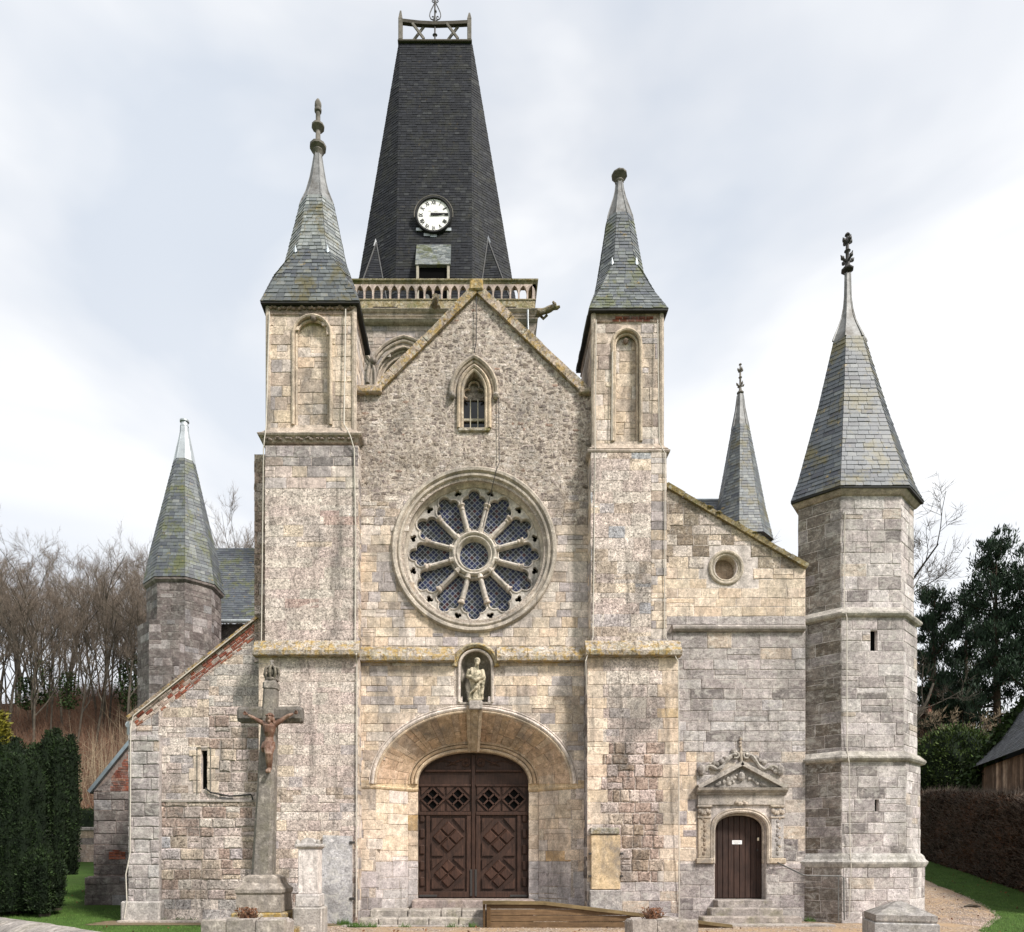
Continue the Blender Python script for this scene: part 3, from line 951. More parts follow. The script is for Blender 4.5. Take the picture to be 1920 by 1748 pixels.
# outer moulding and inner archivolt
om = MB()
for rr_, rad, yo, col in ((.085, .055, -.0, PALE), (.01, .04, .01, (.60, .49, .34)), (.16, .022, .0, PALE)):
    arc_roll(om, [(PXC + PA + rr_, PZS - .0)] + arch_pts(PXC, PZS, PA + rr_, PB + rr_, 44) , YF + yo, rad, 1.3, 8, col)
om.build('portal_hood_moulding', 'trim', church, True)
am = MB()
for rr_, rad, yo, col in ((.05, .05, -.03, (.55, .44, .29)), (.15, .05, .0, (.50, .38, .24)), (.235, .035, -.01, (.45, .35, .23))):
    arc_roll(am, arch_pts(PXC, DZS, DA + rr_, DB + rr_, 40, p=2.2), YI + yo, rad, 1.5, 8, col)
am.build('archivolt', 'trim', church, True)
# keystone of the splay: a long fluted bracket carrying the niche sill
km = MB()
for (y0, y1) in ((0, 1),):
    top = V((PXC + .03, YF - .12, PZS + PB + .06)); bot = V((PXC + .01, YI - .16, DZS + DB + .02))
    rings = []
    for i in range(9):
        t = i / 8; p = top.lerp(bot, t); p.z -= .10 * math.sin(t * math.pi) * 0; w = .20 - .05 * t
        rings.append([p + V((dx * w, dy, dz)) for dx, dy, dz in ((-1, .12, .12), (-1, -.03, -.03), (-.6, -.05, -.05), (-.45, -.02, -.02), (.45, -.02, -.02), (.6, -.05, -.05), (1, -.03, -.03), (1, .12, .12))])
    km.loft(rings, True, True, True, (.42, .33, .22))
km.cbox(NX - .17, NX + .17, YF - .22, YF + .05, PZS + PB + .02, NZ0 - .0, .02, (.38, .35, .30))
km.build('keystone', 'trim', church)

# ---- great door
DZ0 = .53
door = MB()
fd = facade(YD)
dpoly = [(PXC + DA, DZ0)] + arch_pts(PXC, DZS, DA, DB, 30, p=2.25) + [(PXC - DA, DZ0)]
door.slab(fd, dpoly, [], .08, .08, (.8, .8, .8))
door_o = door.build('great_door', 'door_wood', church)
def dbox(name, x0, x1, z0, z1, t, col=(1, 1, 1), y=None, mat='door_wood', b=.012):
    return MB().cbox(min(x0, x1), max(x0, x1), (YD if y is None else y) - t, (YD if y is None else y) + .01, z0, z1, b, col).build(name, mat, door_o)
def diamond(mb, x, z, r, y0, t, col=(1, 1, 1), inset=.3):
    o_ = [V((x + r, y0, z)), V((x, y0, z + r)), V((x - r, y0, z)), V((x, y0, z - r))]
    i_ = [V((x, y0 - t, z)) + (p - V((x, y0, z))) * (1 - inset) for p in o_]
    i_ = [V((p.x, y0 - t, p.z)) for p in i_]
    mb.loft([o_, i_], True, False, True, col)
dbox('meeting_rail', PXC - .05, PXC + .05, DZ0, DZS + DB - .05, .07, (.75, .72, .7))
zb0, zb1 = PZ(1522, YD), PZ(1476, YD)      # pierced band
for s in (-1, 1):
    e0, e1 = PXC + s * .06, PXC + s * (DA - .005)
    m_ = PXC + s * (DA - .30)
    dbox('rail', e0, e1, zb0 - .10, zb0 - .005, .065, (.9, .88, .86))
    dbox('rail', e0, e1, zb1 + .005, zb1 + .07, .05, (.95, .95, .95))
    dbox('rail', e0, PXC + s * (DA - .17), PZ(1446, YD) - .03, PZ(1446, YD) + .03, .06, (1.1, 1.05, 1))
    dbox('stile', e0, PXC + s * .18, DZ0 + .02, zb0 - .10, .05)
    dbox('stile', m_, m_ + s * .10, DZ0 + .02, zb0 - .10, .05)
    dbox('rail', e0, e1, DZ0 + .02, DZ0 + .17, .055)
    for k in range(5):
        z = DZ0 + .30 + k * .42
        dbox('raised_panel', PXC + s * (DA - .165), PXC + s * (DA - .03), z, z + .26, .045, (.9, .88, .86), b=.03)
    # two pierced lozenges, each of four dark openings in a raised lattice
    for cx in (PXC + s * .40, PXC + s * 1.06):
        cz = (zb0 + zb1) / 2; r = .30
        lz = MB()
        for a, b in (((r, 0), (0, r)), ((0, r), (-r, 0)), ((-r, 0), (0, -r)), ((0, -r), (r, 0)), ((r / 2, r / 2), (-r / 2, -r / 2)), ((-r / 2, r / 2), (r / 2, -r / 2))):
            lz.bar((cx + a[0], YD - .02, cz + a[1]), (cx + b[0], YD - .02, cz + b[1]), .045, .07, col=(1.05, 1, .98))
        lat = lz.build('lozenge_lattice', 'door_wood', door_o)
        for dx, dz in ((0, .5), (.5, 0), (0, -.5), (-.5, 0)):
            g = MB(); diamond(g, cx + dx * r, cz + dz * r, r * .5, YD - .001, .004, (1, 1, 1), .02); g.build('opening', 'dark_gap', door_o)
        cm = MB()
        for sx in (-1, 1):
            for sz in (-1, 1):
                q = [(cx + sx * .30, cz + sz * .31), (cx + sx * .10, cz + sz * .31), (cx + sx * .30, cz + sz * .11)]
                MB().prism(q if sx * sz > 0 else q[::-1], YD - .035, YD).build('corner_panel', 'door_wood', door_o)
        pass
    # lower panels: two fields of four raised diamonds with corner pieces
    px0, px1 = PXC + s * .20, m_ - s * .02
    for (z0, z1) in ((DZ0 + .22, DZ0 + 1.06), (DZ0 + 1.08, zb0 - .14)):
        cx, cz = (px0 + px1) / 2, (z0 + z1) / 2; hw, hh = abs(px1 - px0) / 2 - .03, (z1 - z0) / 2 - .03
        r = min(hw, hh) * .5
        for dx, dz in ((0, 1), (1, 0), (0, -1), (-1, 0)):
            g = MB(); diamond(g, cx + dx * r * 1.0, cz + dz * r * 1.0, r * .94, YD - .001, .05, (1.05, 1, .97), .22); g.build('raised_diamond', 'door_wood', door_o)
        for sx in (-1, 1):
            for sz in (-1, 1):
                q = [(cx + sx * hw, cz + sz * hh), (cx + sx * hw * .30, cz + sz * hh), (cx + sx * hw, cz + sz * hh * .30)]
                MB().prism(q if sx * sz > 0 else q[::-1], YD - .045, YD).build('corner_panel', 'door_wood', door_o)
    # carved scroll in the door head
    sc = MB()
    pts = []
    c = V((PXC + s * .20, 0, PZ(1430, YD)))
    for i in range(30):
        t = i / 29 * 2.2 * 2 * math.pi; r = .03 + .085 * (i / 29)
        pts.append((c.x + s * r * math.cos(t + math.pi), YD - .02, c.z + r * math.sin(t)))
    for i in range(1, 13):
        t = i / 12
        pts.append((c.x + s * (.08 + t * .78), YD - .02, c.z + .10 - .16 * t - .05 * math.sin(t * 6.5)))
    sc.tube(pts, [.022] * 30 + [.03 - .022 * i / 12 for i in range(1, 13)], 6)
    sc.tube([(c.x + s * .22, YD - .02, c.z - .06), (c.x + s * .36, YD - .03, c.z - .02), (c.x + s * .5, YD - .02, c.z - .10)], [.01, .035, .01], 6)
    sc.build('carved_scroll', 'door_wood', door_o, True)
    # straps and bolts at the foot
    MB().cbox(min(PXC + s * .95, PXC + s * 1.42), max(PXC + s * .95, PXC + s * 1.42), YD - .07, YD - .04, DZ0 + .03, DZ0 + .09, .01).build('hinge_strap', 'iron', door_o)
    MB().cbox(min(PXC + s * .03, PXC + s * .09), max(PXC + s * .03, PXC + s * .09), YD - .085, YD - .05, DZ0 + .05, DZ0 + .75, .01).build('bolt', 'iron', door_o)

# ---- steps before the great door
st = MB()
st.cbox(PXC - DA - .1, PXC + DA + .1, 17.95, YD + .05, .0, DZ0 - .002, .02, (.34, .28, .24))
steps = st.build('front_steps', 'step_stone', church)
def step_row(x0, x1, y0, y1, z0, z1, parent, col, mat='step_stone', seg=(.45, .95)):
    x = x0
    while x < x1 - .02:
        w = min(R.uniform(*seg), x1 - x)
        if x1 - x - w < .25: w = x1 - x
        MB().cbox(x + .005, x + w - .005, y0 + R.uniform(-.02, .02), y1, z0, z1 + R.uniform(-.012, .008), .025, vary(col, .8, 1.15, R)).build('step_stone', mat, parent)
        x += w
step_row(PX(694, 17.4), PX(1000, 17.4), 17.30, 17.94, .004, .345, steps, (.46, .43, .36))
step_row(PX(672, 16.9), PX(935, 16.9), 16.85, 17.29, .004, .175, steps, (.46, .43, .36))
MB().cbox(PX(640, 16.6), PX(1000, 16.6), 16.55, 16.84, -.02, .03, .01, (.40, .37, .32)).build('kerb_slab', 'step_stone', steps)

# ---- rose window
YT = 18.25
rw = MB()
prof = [(2.07, .03), (2.07, -.06), (2.03, -.11), (1.965, -.105), (1.945, -.06), (1.93, -.03), (1.915, -.035), (1.885, -.075), (1.845, -.07), (1.825, -.02), (1.815, .03), (1.80, .04), (1.775, .02), (1.755, .04), (1.745, .12), (1.72, .17), (1.685, .20), (1.675, .27), (1.66, .40)]
rw.lathe(prof, (RX, YF, RZ), 72, 'Y', (.50, .45, .36))
rose = rw.build('rose_window', 'trim', church, True)
NP = 12
def rot2(p, a):     # local (across, radial) to (x, z)
    return (RX + p[0] * math.cos(a) + p[1] * math.sin(a), RZ - p[0] * math.sin(a) + p[1] * math.cos(a))
def petal(grow=0.0):
    g = grow
    half = [(.10 + g, .60 - g), (.248 + g, 1.165)]
    for i in range(7):
        t = math.radians(-48 + (95 + 48) * i / 6); half.append((.160 + (.128 + g) * math.cos(t), 1.275 + (.128 + g) * math.sin(t)))
    half.append((.128 + g, 1.405 + g * .6))
    for i in range(6):
        t = math.radians(-8 + 98 * i / 5); half.append(((.138 + g) * math.cos(t), 1.44 + (.138 + g) * math.sin(t)))
    half[-1] = (0, half[-1][1])
    half = [(x * 1.045, y * 1.045) for x, y in half]
    return half + [(-x, y) for x, y in half[:-1][::-1]]
def trefoil(s=1.0):
    out = []
    for k in range(3):
        ca = math.radians(90 + 120 * k); c = (.052 * math.cos(ca), .052 * math.sin(ca))
        for i in range(7):
            t = ca + math.radians(-115 + 230 * i / 6)
            out.append((c[0] + .05 * s * math.cos(t), 1.605 + c[1] + .05 * s * math.sin(t)))
    return out
outer_c = [(RX + 1.74 * math.cos(2 * math.pi * k / 72), RZ + 1.74 * math.sin(2 * math.pi * k / 72)) for k in range(72)]
hub_c = [(RX + .40 * math.cos(2 * math.pi * k / 32), RZ + .40 * math.sin(2 * math.pi * k / 32)) for k in range(32)]
holes = [hub_c]
for k in range(NP):
    a = 2 * math.pi * k / NP
    holes.append([rot2(p, a) for p in petal()])
    holes.append([rot2(p, a + math.pi / NP) for p in trefoil()])
tr = MB().slab(facade(YT), outer_c, holes, .13, .13, (.52, .49, .42))
tr.build('tracery', 'trim', rose)
for k in range(NP):
    a = 2 * math.pi * k / NP
    rim = MB()
    pl = [rot2(p, a) for p in petal(.022)]
    arc_roll(rim, pl + pl[:1], YT, .02, 1.3, 6, (.56, .52, .44))
    rim.build('petal_rim', 'trim', rose, True)
    g = MB(); q = [rot2(p, a) for p in petal(.03)]
    g.prism(q, YT + .125, YT + .15); g.build('pane', 'stained_glass', rose)
    g = MB(); q = [rot2(p, a + math.pi / NP) for p in trefoil(1.1)]
    g.prism(q, YT + .115, YT + .15); g.build('trefoil_opening', 'dark_gap', rose)
    # colonnette between two petals
    a2 = a + math.pi / NP
    def at(r): x, z = rot2((0, r), a2); return V((x, YT - .035, z))
    cn = MB()
    cn.tube([at(r) for r in (.50, .60, .605, .635, .64, .66)], [.075, .075, .075, .085, .07, .055], 8, (.54, .49, .40))
    cn.tube([at(r) for r in (.65, 1.16)], [.042, .042], 8, (.55, .51, .43))
    cn.tube([at(r) for r in (1.14, 1.165, 1.17, 1.19, 1.25, 1.255, 1.29)], [.056, .07, .07, .056, .085, .095, .095], 8, (.52, .46, .37))
    cn.build('colonnette', 'trim', rose, True)
hb = MB()
hb.lathe([(.57, .0), (.57, -.05), (.555, -.09), (.52, -.11), (.485, -.09), (.47, -.05), (.455, -.06), (.43, -.075), (.405, -.05), (.39, .02), (.37, .06), (.36, .13)], (RX, YT, RZ), 40, 'Y', (.54, .50, .41))
hb.build('hub_ring', 'trim', rose, True)
g = MB(); g.prism([(RX + .42 * math.cos(2 * math.pi * k / 32), RZ + .42 * math.sin(2 * math.pi * k / 32)) for k in range(32)], YT + .125, YT + .15)
g.build('pane', 'stained_glass', rose)
cm = MB(); D = .140; RR = 1.66
for sgn in (1, -1):
    kc = (RX + sgn * RZ) / D
    for k in range(int(kc - 22), int(kc + 22)):
        # line x + sgn*z = k*D ; distance from the rose centre
        dd = (k * D - (RX + sgn * RZ)) / math.sqrt(2)
        if abs(dd) >= RR: continue
        h = math.sqrt(RR * RR - dd * dd)
        nx_, nz_ = 1 / math.sqrt(2), sgn / math.sqrt(2)
        cx, cz = RX + nx_ * dd, RZ + nz_ * dd
        cm.bar((cx - nz_ * h, YT + .120, cz + nx_ * h), (cx + nz_ * h, YT + .120, cz - nx_ * h), .012, .008)
cm.build('lead_lattice', 'came', rose)

# ---- gable window
gw = MB()
for grow, rad, yo, col, low in ((.02, .045, .0, (.56, .47, .33), WZ0), (.10, .05, -.02, (.55, .45, .31), WZ0 + .0), (.29, .06, -.03, (.44, .38, .29), WZS - .05), (.21, .04, .0, (.46, .39, .29), WZS - .05)):
    pts = [(WX + WA + grow, low)] + pointed(WX, WZS, WA + grow, .55 + grow * 1.15, 10) + [(WX - WA - grow, low)]
    arc_roll(gw, pts, YF + yo, rad, 1.3, 8, col)
for s in (-1, 1):
    gw.ball((WX + s * (WA + .26), YF - .07, WZS - .10), .085, 8, 6, (.36, .32, .26), jit=.15)
win = gw.build('gable_window', 'trim', church, True)
# trefoil tympanum, dark lights, stone bars
ty = [(WX + WA + .02, WZS + .02)] + pointed(WX, WZS + .02, WA + .02, .58, 8) + [(WX - WA - .02, WZS + .02)]
MB().prism(ty, YF + .30, YF + .36, (.33, .30, .26)).build('tympanum', 'rubble', win)
tf = MB()
for c, r0, t0, t1 in (((0, .30), .13, -30, 210), ((-.15, .13), .12, 60, 260), ((.15, .13), .12, -80, 120)):
    arc_roll(tf, [(WX + c[0] + r0 * math.cos(math.radians(t0 + (t1 - t0) * i / 10)), WZS + c[1] + r0 * math.sin(math.radians(t0 + (t1 - t0) * i / 10))) for i in range(11)], YF + .22, .025, 1.5, 6, (.50, .42, .31))
tf.build('trefoil_head', 'trim', win, True)
for k in range(3):
    for j, (z0, z1) in enumerate(((WZ0, WZ0 + .36), (WZ0 + .42, WZS + .02))):
        x0 = WX - WA + .02 + k * (2 * WA - .04) / 3
        MB().box(x0, x0 + (2 * WA - .04) / 3 - .0, YF + .34 + .003 * j, YF + .36, z0, z1).build('pane', 'window_glass', win)
for x in (WX - WA / 3, WX + WA / 3): MB().cbox(x - .013, x + .013, YF + .26, YF + .30, WZ0, WZS + .03, .004, (1.3, 1.3, 1.25)).build('glazing_bar', 'weathered_wood', win)
MB().cbox(WX - WA, WX + WA, YF + .27, YF + .33, WZ0 + .36, WZ0 + .42, .006, (1.1, 1.1, 1.05)).build('transom', 'weathered_wood', win)
MB().cbox(WX - WA - .12, WX + WA + .12, YF - .06, YF + .33, WZ0 - .09, WZ0 + .005, .02, (.5, .46, .36)).build('sill', 'moss_ledge', win)

# ---- buttresses flanking the nave
def quad_poly(x0, x1, z0, z1): return [(x0, z0), (x1, z0), (x1, z1), (x0, z1)]
YB, YU = 17.5, 17.6
bl0, bl1 = PX(485, YB), PX(671, YB)
zU1 = PZ(836, YU)
m = MB(); m.box(bl0, bl1, YB, YF + .7, 0, 6.46, (.56, .49, .42)); m.box(PX(497, YU), PX(672, YU), YU, YF + .7, 6.46, zU1, (.58, .51, .43)); m.box(PX(477, 17.98), PX(500, 17.98), 17.98, YF + .7, 6.46, zU1, (.30, .26, .22))
butt_l = m.build('left_buttress', 'eroded', church); tag(butt_l, 'pale worn left buttress carrying the taller turret')
fB, fU = facade(YB), facade(YU)
ashlar(butt_l, 'rough', fB, quad_poly(bl0, bl1, .0, 1.1), .24, (.25, .55), P_EROD[:2] + P_PALE2, rough=.01)
ashlar(butt_l, 'eroded', fB, quad_poly(bl0, bl1, 1.1, 3.3), .225, (.25, .58), P_PALE2, rough=.009)
ashlar(butt_l, 'eroded', fB, quad_poly(bl0 + .32, bl1, 3.3, 6.46), .25, (.3, .7), P_PALE, rough=.010, h=.005, gap=.007, bev=.006)
ashlar(butt_l, 'ashlar', fB, quad_poly(bl0, bl0 + .32, 3.3, 6.46), .3, (.5, .6), [(3, CREAM, .06), (2, PALE, .06)])
ux0, ux1 = PX(497, YU), PX(672, YU)
ashlar(butt_l, 'eroded', fU, quad_poly(ux0, ux1, 6.46, zU1 - 1.05), .26, (.35, .9), P_PALE + [(.2, CREAM, .05), (.25, (.50, .38, .32), .05)], rough=.010, h=.003, gap=.006, bev=.004)
ashlar(butt_l, 'ashlar', fU, quad_poly(ux0, ux1, zU1 - 1.05, zU1 - .5), .27, (.3, .6), P_PALE2 + [(2, GREY, .1), (1, CREAM, .05)], rough=.008)
ashlar(butt_l, 'grey_stone', fU, quad_poly(ux0, ux1, zU1 - .5, zU1), .25, (.3, .55), [(4, GREY, .15), (2, DGREY, .1), (2, (.40, .33, .27), .1)], rough=.008)
ashlar(butt_l, 'rough', facade(17.98), quad_poly(PX(477, 17.98), ux0 + .02, 6.46, zU1), .25, (.2, .3), P_EROD, rough=.015)
fs = frame((bl1, YB, 0), (0, 1, 0), (0, 0, 1)); ashlar(butt_l, 'ashlar', fs, quad_poly(0, .5, 0, 6.46), .25, (.3, .6), P_WALL)
fs = frame((ux1, YU, 0), (0, 1, 0), (0, 0, 1)); ashlar(butt_l, 'eroded', fs, quad_poly(0, .4, 6.46, zU1), .25, (.3, .6), P_WALL)
ledge_run(PX(478, YB), bl1 + .06, YB, butt_l)
br0, br1 = PX(1101, YB), PX(1272, YB); vx0, vx1 = PX(1108, YU), PX(1250, YU); zU2 = PZ(848, YU)
m = MB(); m.box(br0, br1, YB, YF + .7, 0, 6.46, (.5, .44, .37)); m.box(vx0, vx1, YU, YF + .7, 6.46, zU2, (.57, .50, .42))
butt_r = m.build('right_buttress', 'eroded', church); tag(butt_r, 'right buttress with brown pitted core between cream corner stones')
def zig(k): return .36 + .12 * (k % 2)
zz = [0, .55, 1.35]
ashlar(butt_r, 'grey_stone', fB, quad_poly(br0, br1, 0, 1.0), .27, (.35, .7), [(4, GREY2, .1), (2, GREY, .1), (2, TAN, .1)], rough=.008)
k = 0; z = 1.0
while z < 6.44:
    c = R.uniform(.24, .33); z1 = min(z + c, 6.46)
    if 6.46 - z1 < .12: z1 = 6.46
    a, b = zig(k) + R.uniform(-.04, .06), zig(k + 1) + R.uniform(-.04, .06)
    q = [(6, CREAM, .06), (3, CREAM2, .07), (2, PALE, .05), (.7, OCHRE, .08)]
    ashlar(butt_r, 'ashlar', fB, quad_poly(br0, br0 + a, z, z1), c, (.6, .7), q)
    ashlar(butt_r, 'ashlar', fB, quad_poly(br1 - b, br1, z, z1), c, (.6, .7), q)
    if z < 4.3: ashlar(butt_r, 'rough', fB, quad_poly(br0 + a, br1 - b, z, z1), (z1 - z) / 1.0, (.16, .46), P_EROD, rough=.018, gap=.022, h=.02, bev=.02)
    else: ashlar(butt_r, 'eroded', fB, quad_poly(br0 + a, br1 - b, z, z1), (z1 - z), (.3, .6), P_PALE + [(3, (.44, .37, .32), .08)], rough=.01, h=.008, gap=.009)
    z = z1; k += 1
ashlar(butt_r, 'eroded', fU, quad_poly(vx0 + .0, vx1 - .38, 6.46, zU2), .26, (.35, .7), P_PALE2, rough=.010, h=.004, gap=.006, bev=.005)
ashlar(butt_r, 'ashlar', fU, quad_poly(vx1 - .38, vx1, 6.46, zU2), .22, (.36, .5), P_WALL, rough=.006)
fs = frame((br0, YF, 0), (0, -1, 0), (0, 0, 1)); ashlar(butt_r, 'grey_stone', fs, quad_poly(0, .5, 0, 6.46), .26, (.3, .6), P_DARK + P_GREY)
fs = frame((vx0, YF, 0), (0, -1, 0), (0, 0, 1)); ashlar(butt_r, 'ashlar', fs, quad_poly(0, .4, 6.46, zU2), .25, (.3, .6), P_WALL)
ledge_run(br0 - .06, PX(1275, YB), YB, butt_r)

# ---- the two turrets
def oct_section(cx, cy, hx, hy, c, z):
    """Eight points, counter-clockwise from front-left; c = how far each flat reaches (1 = square)."""
    return [V((cx - hx * c, cy - hy, z)), V((cx + hx * c, cy - hy, z)), V((cx + hx, cy - hy * c, z)), V((cx + hx, cy + hy * c, z)),
            V((cx + hx * c, cy + hy, z)), V((cx - hx * c, cy + hy, z)), V((cx - hx, cy + hy * c, z)), V((cx - hx, cy - hy * c, z))]

def spire(name, secs, mat, pal, row, wid, parent, under=(.05, .05, .06), pal2=None):
    """secs: oct_section rings from eave to cap; slates laid on every face that could be seen from the front."""
    m = MB(); m.loft([[p for p in r] for r in secs], True, True, True, under)
    o = m.build(name, mat, parent)
    for i in range(len(secs) - 1):
        a, b = secs[i], secs[i + 1]
        n = len(a)
        for j in range(n):
            k = (j + 1) % n
            nn_ = (a[k] - a[j]).cross(V((0, 0, 1)))
            if nn_.length > .01 and nn_.y > .5 * nn_.length: continue
            if (a[j] - a[k]).length < .02 and (b[j] - b[k]).length < .02: continue
            slates(o, mat, a[j], a[k], b[k], b[j], row, wid, pal2 if (pal2 and i >= len(secs) - 2) else pal)
    return o

def lead_cap(name, cx, cy, prof, parent, mat='lead', n=8):
    m = MB(); m.lathe(prof, (cx, cy, 0), n, 'Z', (1, 1, 1), math.pi / 8)
    o = m.build(name, mat, parent)
    for k in range(n):
        t = 2 * math.pi * k / n + math.pi / 8
        if math.sin(t) > .5: continue
        rr = MB(); rr.tube([(cx + (r + .004) * math.cos(t), cy + (r + .004) * math.sin(t), z) for r, z in prof], [max(.008, r * .06) for r, z in prof], 5, (1.1, 1.1, 1.1))
        rr.build('lead_roll', mat, o)
    return o

def carved_frieze(mb, x0, x1, Y, z, r=.07, step=.2, col=(.3, .25, .2)):
    x = x0 + step / 2
    while x < x1:
        for k in range(3):
            mb.ball((x + (k - 1) * r * .9, Y - .01, z + R.uniform(-.3, .3) * r + (r * .4 if k == 1 else 0)), r * R.uniform(.55, .8), 6, 5, vary(col, .8, 1.2, R), (1.1, .8, .8), .15)
        x += step * R.uniform(.9, 1.1)

def turret(label, X0, X1, Y0, Y1, z0, z1, nx, na, nz0, nzs, pal, secs, capprof, finprof, frieze, mat, smat, spal, spal2, row, wid):
    cx, cy = (X0 + X1) / 2, (Y0 + Y1) / 2
    m = MB()
    hole = [(nx + na, nz0)] + arch_pts(nx, nzs, na, na, 16) + [(nx - na, nz0)]
    m.slab(facade(Y0), quad_poly(X0, X1, z0, z1), [hole], .16, .16, (.55, .47, .37))
    m.box(X0, X1, Y0 + .16, Y1, z0, z1, (.46, .39, .30))
    t = m.build('turret', 'mortar', church); tag(t, label)
    def sk(u, v):
        if abs(u - nx) < na + .04 and v < nzs: return True
        return v >= nzs and math.hypot(u - nx, v - nzs) < na + .09
    for (a, b) in ((X0, nx - na - .06), (nx + na + .06, X1)):
        ashlar(t, mat, facade(Y0), quad_poly(a, b, z0, nzs + .0), .30, (.24, .5), pal)
    ashlar(t, mat, facade(Y0), quad_poly(X0, X1, nzs, z1), .26, (.28, .55), pal, skip=sk)
    ashlar(t, mat, facade(Y0 + .16), quad_poly(nx - na, nx + na, nz0, nzs + na), .29, (.3, .6), [(6, CREAM, .08), (3, CREAM2, .08), (3, PALE, .07), (1, TAN, .08)])
    fs = frame((X1, Y0, 0), (0, 1, 0), (0, 0, 1)); ashlar(t, mat, fs, quad_poly(0, Y1 - Y0, z0, z1), .28, (.3, .55), pal)
    fs = frame((X0, Y1, 0), (0, -1, 0), (0, 0, 1)); ashlar(t, mat, fs, quad_poly(0, Y1 - Y0, z0, z1), .28, (.3, .55), pal)
    rm = MB()
    arc_roll(rm, [(nx + na + .035, nz0)] + arch_pts(nx, nzs, na + .035, na + .035, 18) + [(nx - na - .035, nz0)], Y0 - .005, .045, 1.2, 8, (.52, .44, .32))
    arc_roll(rm, [(nx + na - .03, nz0)] + arch_pts(nx, nzs, na - .03, na - .03, 18) + [(nx - na + .03, nz0)], Y0 + .07, .035, 1.2, 8, (.52, .44, .32))
    if frieze: rm.ball((nx + .04, Y0 - .0, nzs + na - .03), .075, 8, 6, (.22, .18, .14), jit=.2)
    else: rm.ball((nx, Y0 + .10, nzs + na * .45), .07, 8, 6, (.22, .17, .13), jit=.2)
    rm.build('niche_roll', 'trim', t, True)
    for x in (X0, X1):
        c = MB(); c.tube([(x, Y0, z0), (x, Y0, z1)], .065, 8, (.50, .43, .33)); c.build('corner_shaft', 'trim', t, True)
    # eaves band under the slates
    ev = MB(); ring_moulding(ev, rect_poly(X0, X1, Y0, Y1), [(.0, z1 - .26), (.03, z1 - .24), (.035, z1 - .20), (.015, z1 - .19), (.02, z1 - .06), (.09, z1), (.10, z1 + .02)], (.36, .28, .21))
    if frieze: carved_frieze(ev, X0, X1, Y0 - .04, z1 - .10, .065, .24, (.30, .22, .16))
    ev.build('eaves_band', 'turret_stone', t)
    # spreading foot and cornice it stands on
    ft = MB()
    ring_moulding(ft, rect_poly(X0, X1, Y0, Y1), [(.10, z0 - .06), (.14, z0 - .02), (.07, z0 + .06), (.015, z0 + .16), (.0, z0 + .17)], (.46, .39, .30))
    ft.build('spreading_foot', 'trim', t)
    co = MB()
    ring_moulding(co, rect_poly(X0, X1, Y0, Y1), [(.06, z0 - .26), (.10, z0 - .25), (.13, z0 - .16), (.20, z0 - .12), (.22, z0 - .08), (.19, z0 - .045), (.0, z0 - .04)] if frieze else [(.06, z0 - .18), (.12, z0 - .17), (.17, z0 - .12), (.18, z0 - .08), (.15, z0 - .045), (.0, z0 - .04)], (.42, .36, .29))
    if frieze: carved_frieze(co, X0 - .1, X1 + .1, Y0 - .14, z0 - .19, .06, .26, (.26, .21, .17))
    co.build('cornice', 'grey_trim', t)
    sp = spire('turret_roof', secs, smat, spal, row, wid, t, pal2=spal2)
    e0 = secs[0]
    eb = MB(); eb.loft([[p + V((0, 0, -.05)) for p in e0], [p + V((0, 0, .0)) for p in e0]], True, True, False, (.03, .03, .03)); eb.build('eave_edge', 'slate_dark', t)
    cap = lead_cap('lead_cap', cx, cy, capprof, t)
    f = MB(); f.lathe(finprof, (cx, cy, 0), 10, 'Z', (1, 1, 1)); f.build('finial', 'lead_stone', t, True)
    # pale flashing patches at the broach tips
    for j in (0, 1):
        p = secs[2][j]; s = -1 if j == 0 else 1
        fl = MB(); q = p + V((s * .05, -.03, .10)); fl.hull([q, q + V((-.045, -.012, -.17)), q + V((.045, .0, -.17)), q + V((0, .05, -.2)), q + V((0, -.022, -.22))], (.6, .63, .66)); fl.build('flashing', 'zinc', t)
    return t

def S(py, Y): return PZ(py, Y)
# taller, left turret
X0, X1, Y0, Y1 = PX(503, 17.75), PX(664, 17.75), 17.75, 19.30
cx, cy = (X0 + X1) / 2, (Y0 + Y1) / 2
ze = S(563, 17.58)
secs = [oct_section(cx, cy, (X1 - X0) / 2 + .15, (Y1 - Y0) / 2 + .15, 1.0, ze), oct_section(cx, cy, .97, .86, .84, S(521, 17.8)), oct_section(cx, cy, .76, .72, .46, S(480, 18.0)), oct_section(cx, cy, .42, .42, .42, S(393, cy))]
turret('taller left turret with round-headed blind niche and carved eaves', X0, X1, Y0, Y1, S(815, 17.75), ze - .0, PX(585, 17.75), .43, S(797, 17.75), S(628, 17.75), P_TURR, secs,
       [(.455, S(396, cy)), (.425, S(389, cy)), (.30, S(366, cy)), (.21, S(340, cy)), (.145, S(313, cy)), (.10, S(292, cy))],
       [(.10, S(293, cy)), (.12, S(289, cy)), (.15, S(286, cy)), (.13, S(283, cy)), (.21, S(279, cy)), (.215, S(275, cy)), (.12, S(269, cy)), (.065, S(264, cy)), (.06, S(246, cy)), (.10, S(244, cy)), (.165, S(240, cy)), (.165, S(237, cy)), (.08, S(233, cy)), (.06, S(228, cy)), (.06, S(212, cy)), (.09, S(210, cy)), (.095, S(206, cy)), (.075, S(204, cy)), (.09, S(199, cy)), (.085, S(194, cy)), (.045, S(188, cy)), (.01, S(185, cy))],
       True, 'turret_stone', 'slate', S_TURR, S_SILV, .105, (.14, .25))
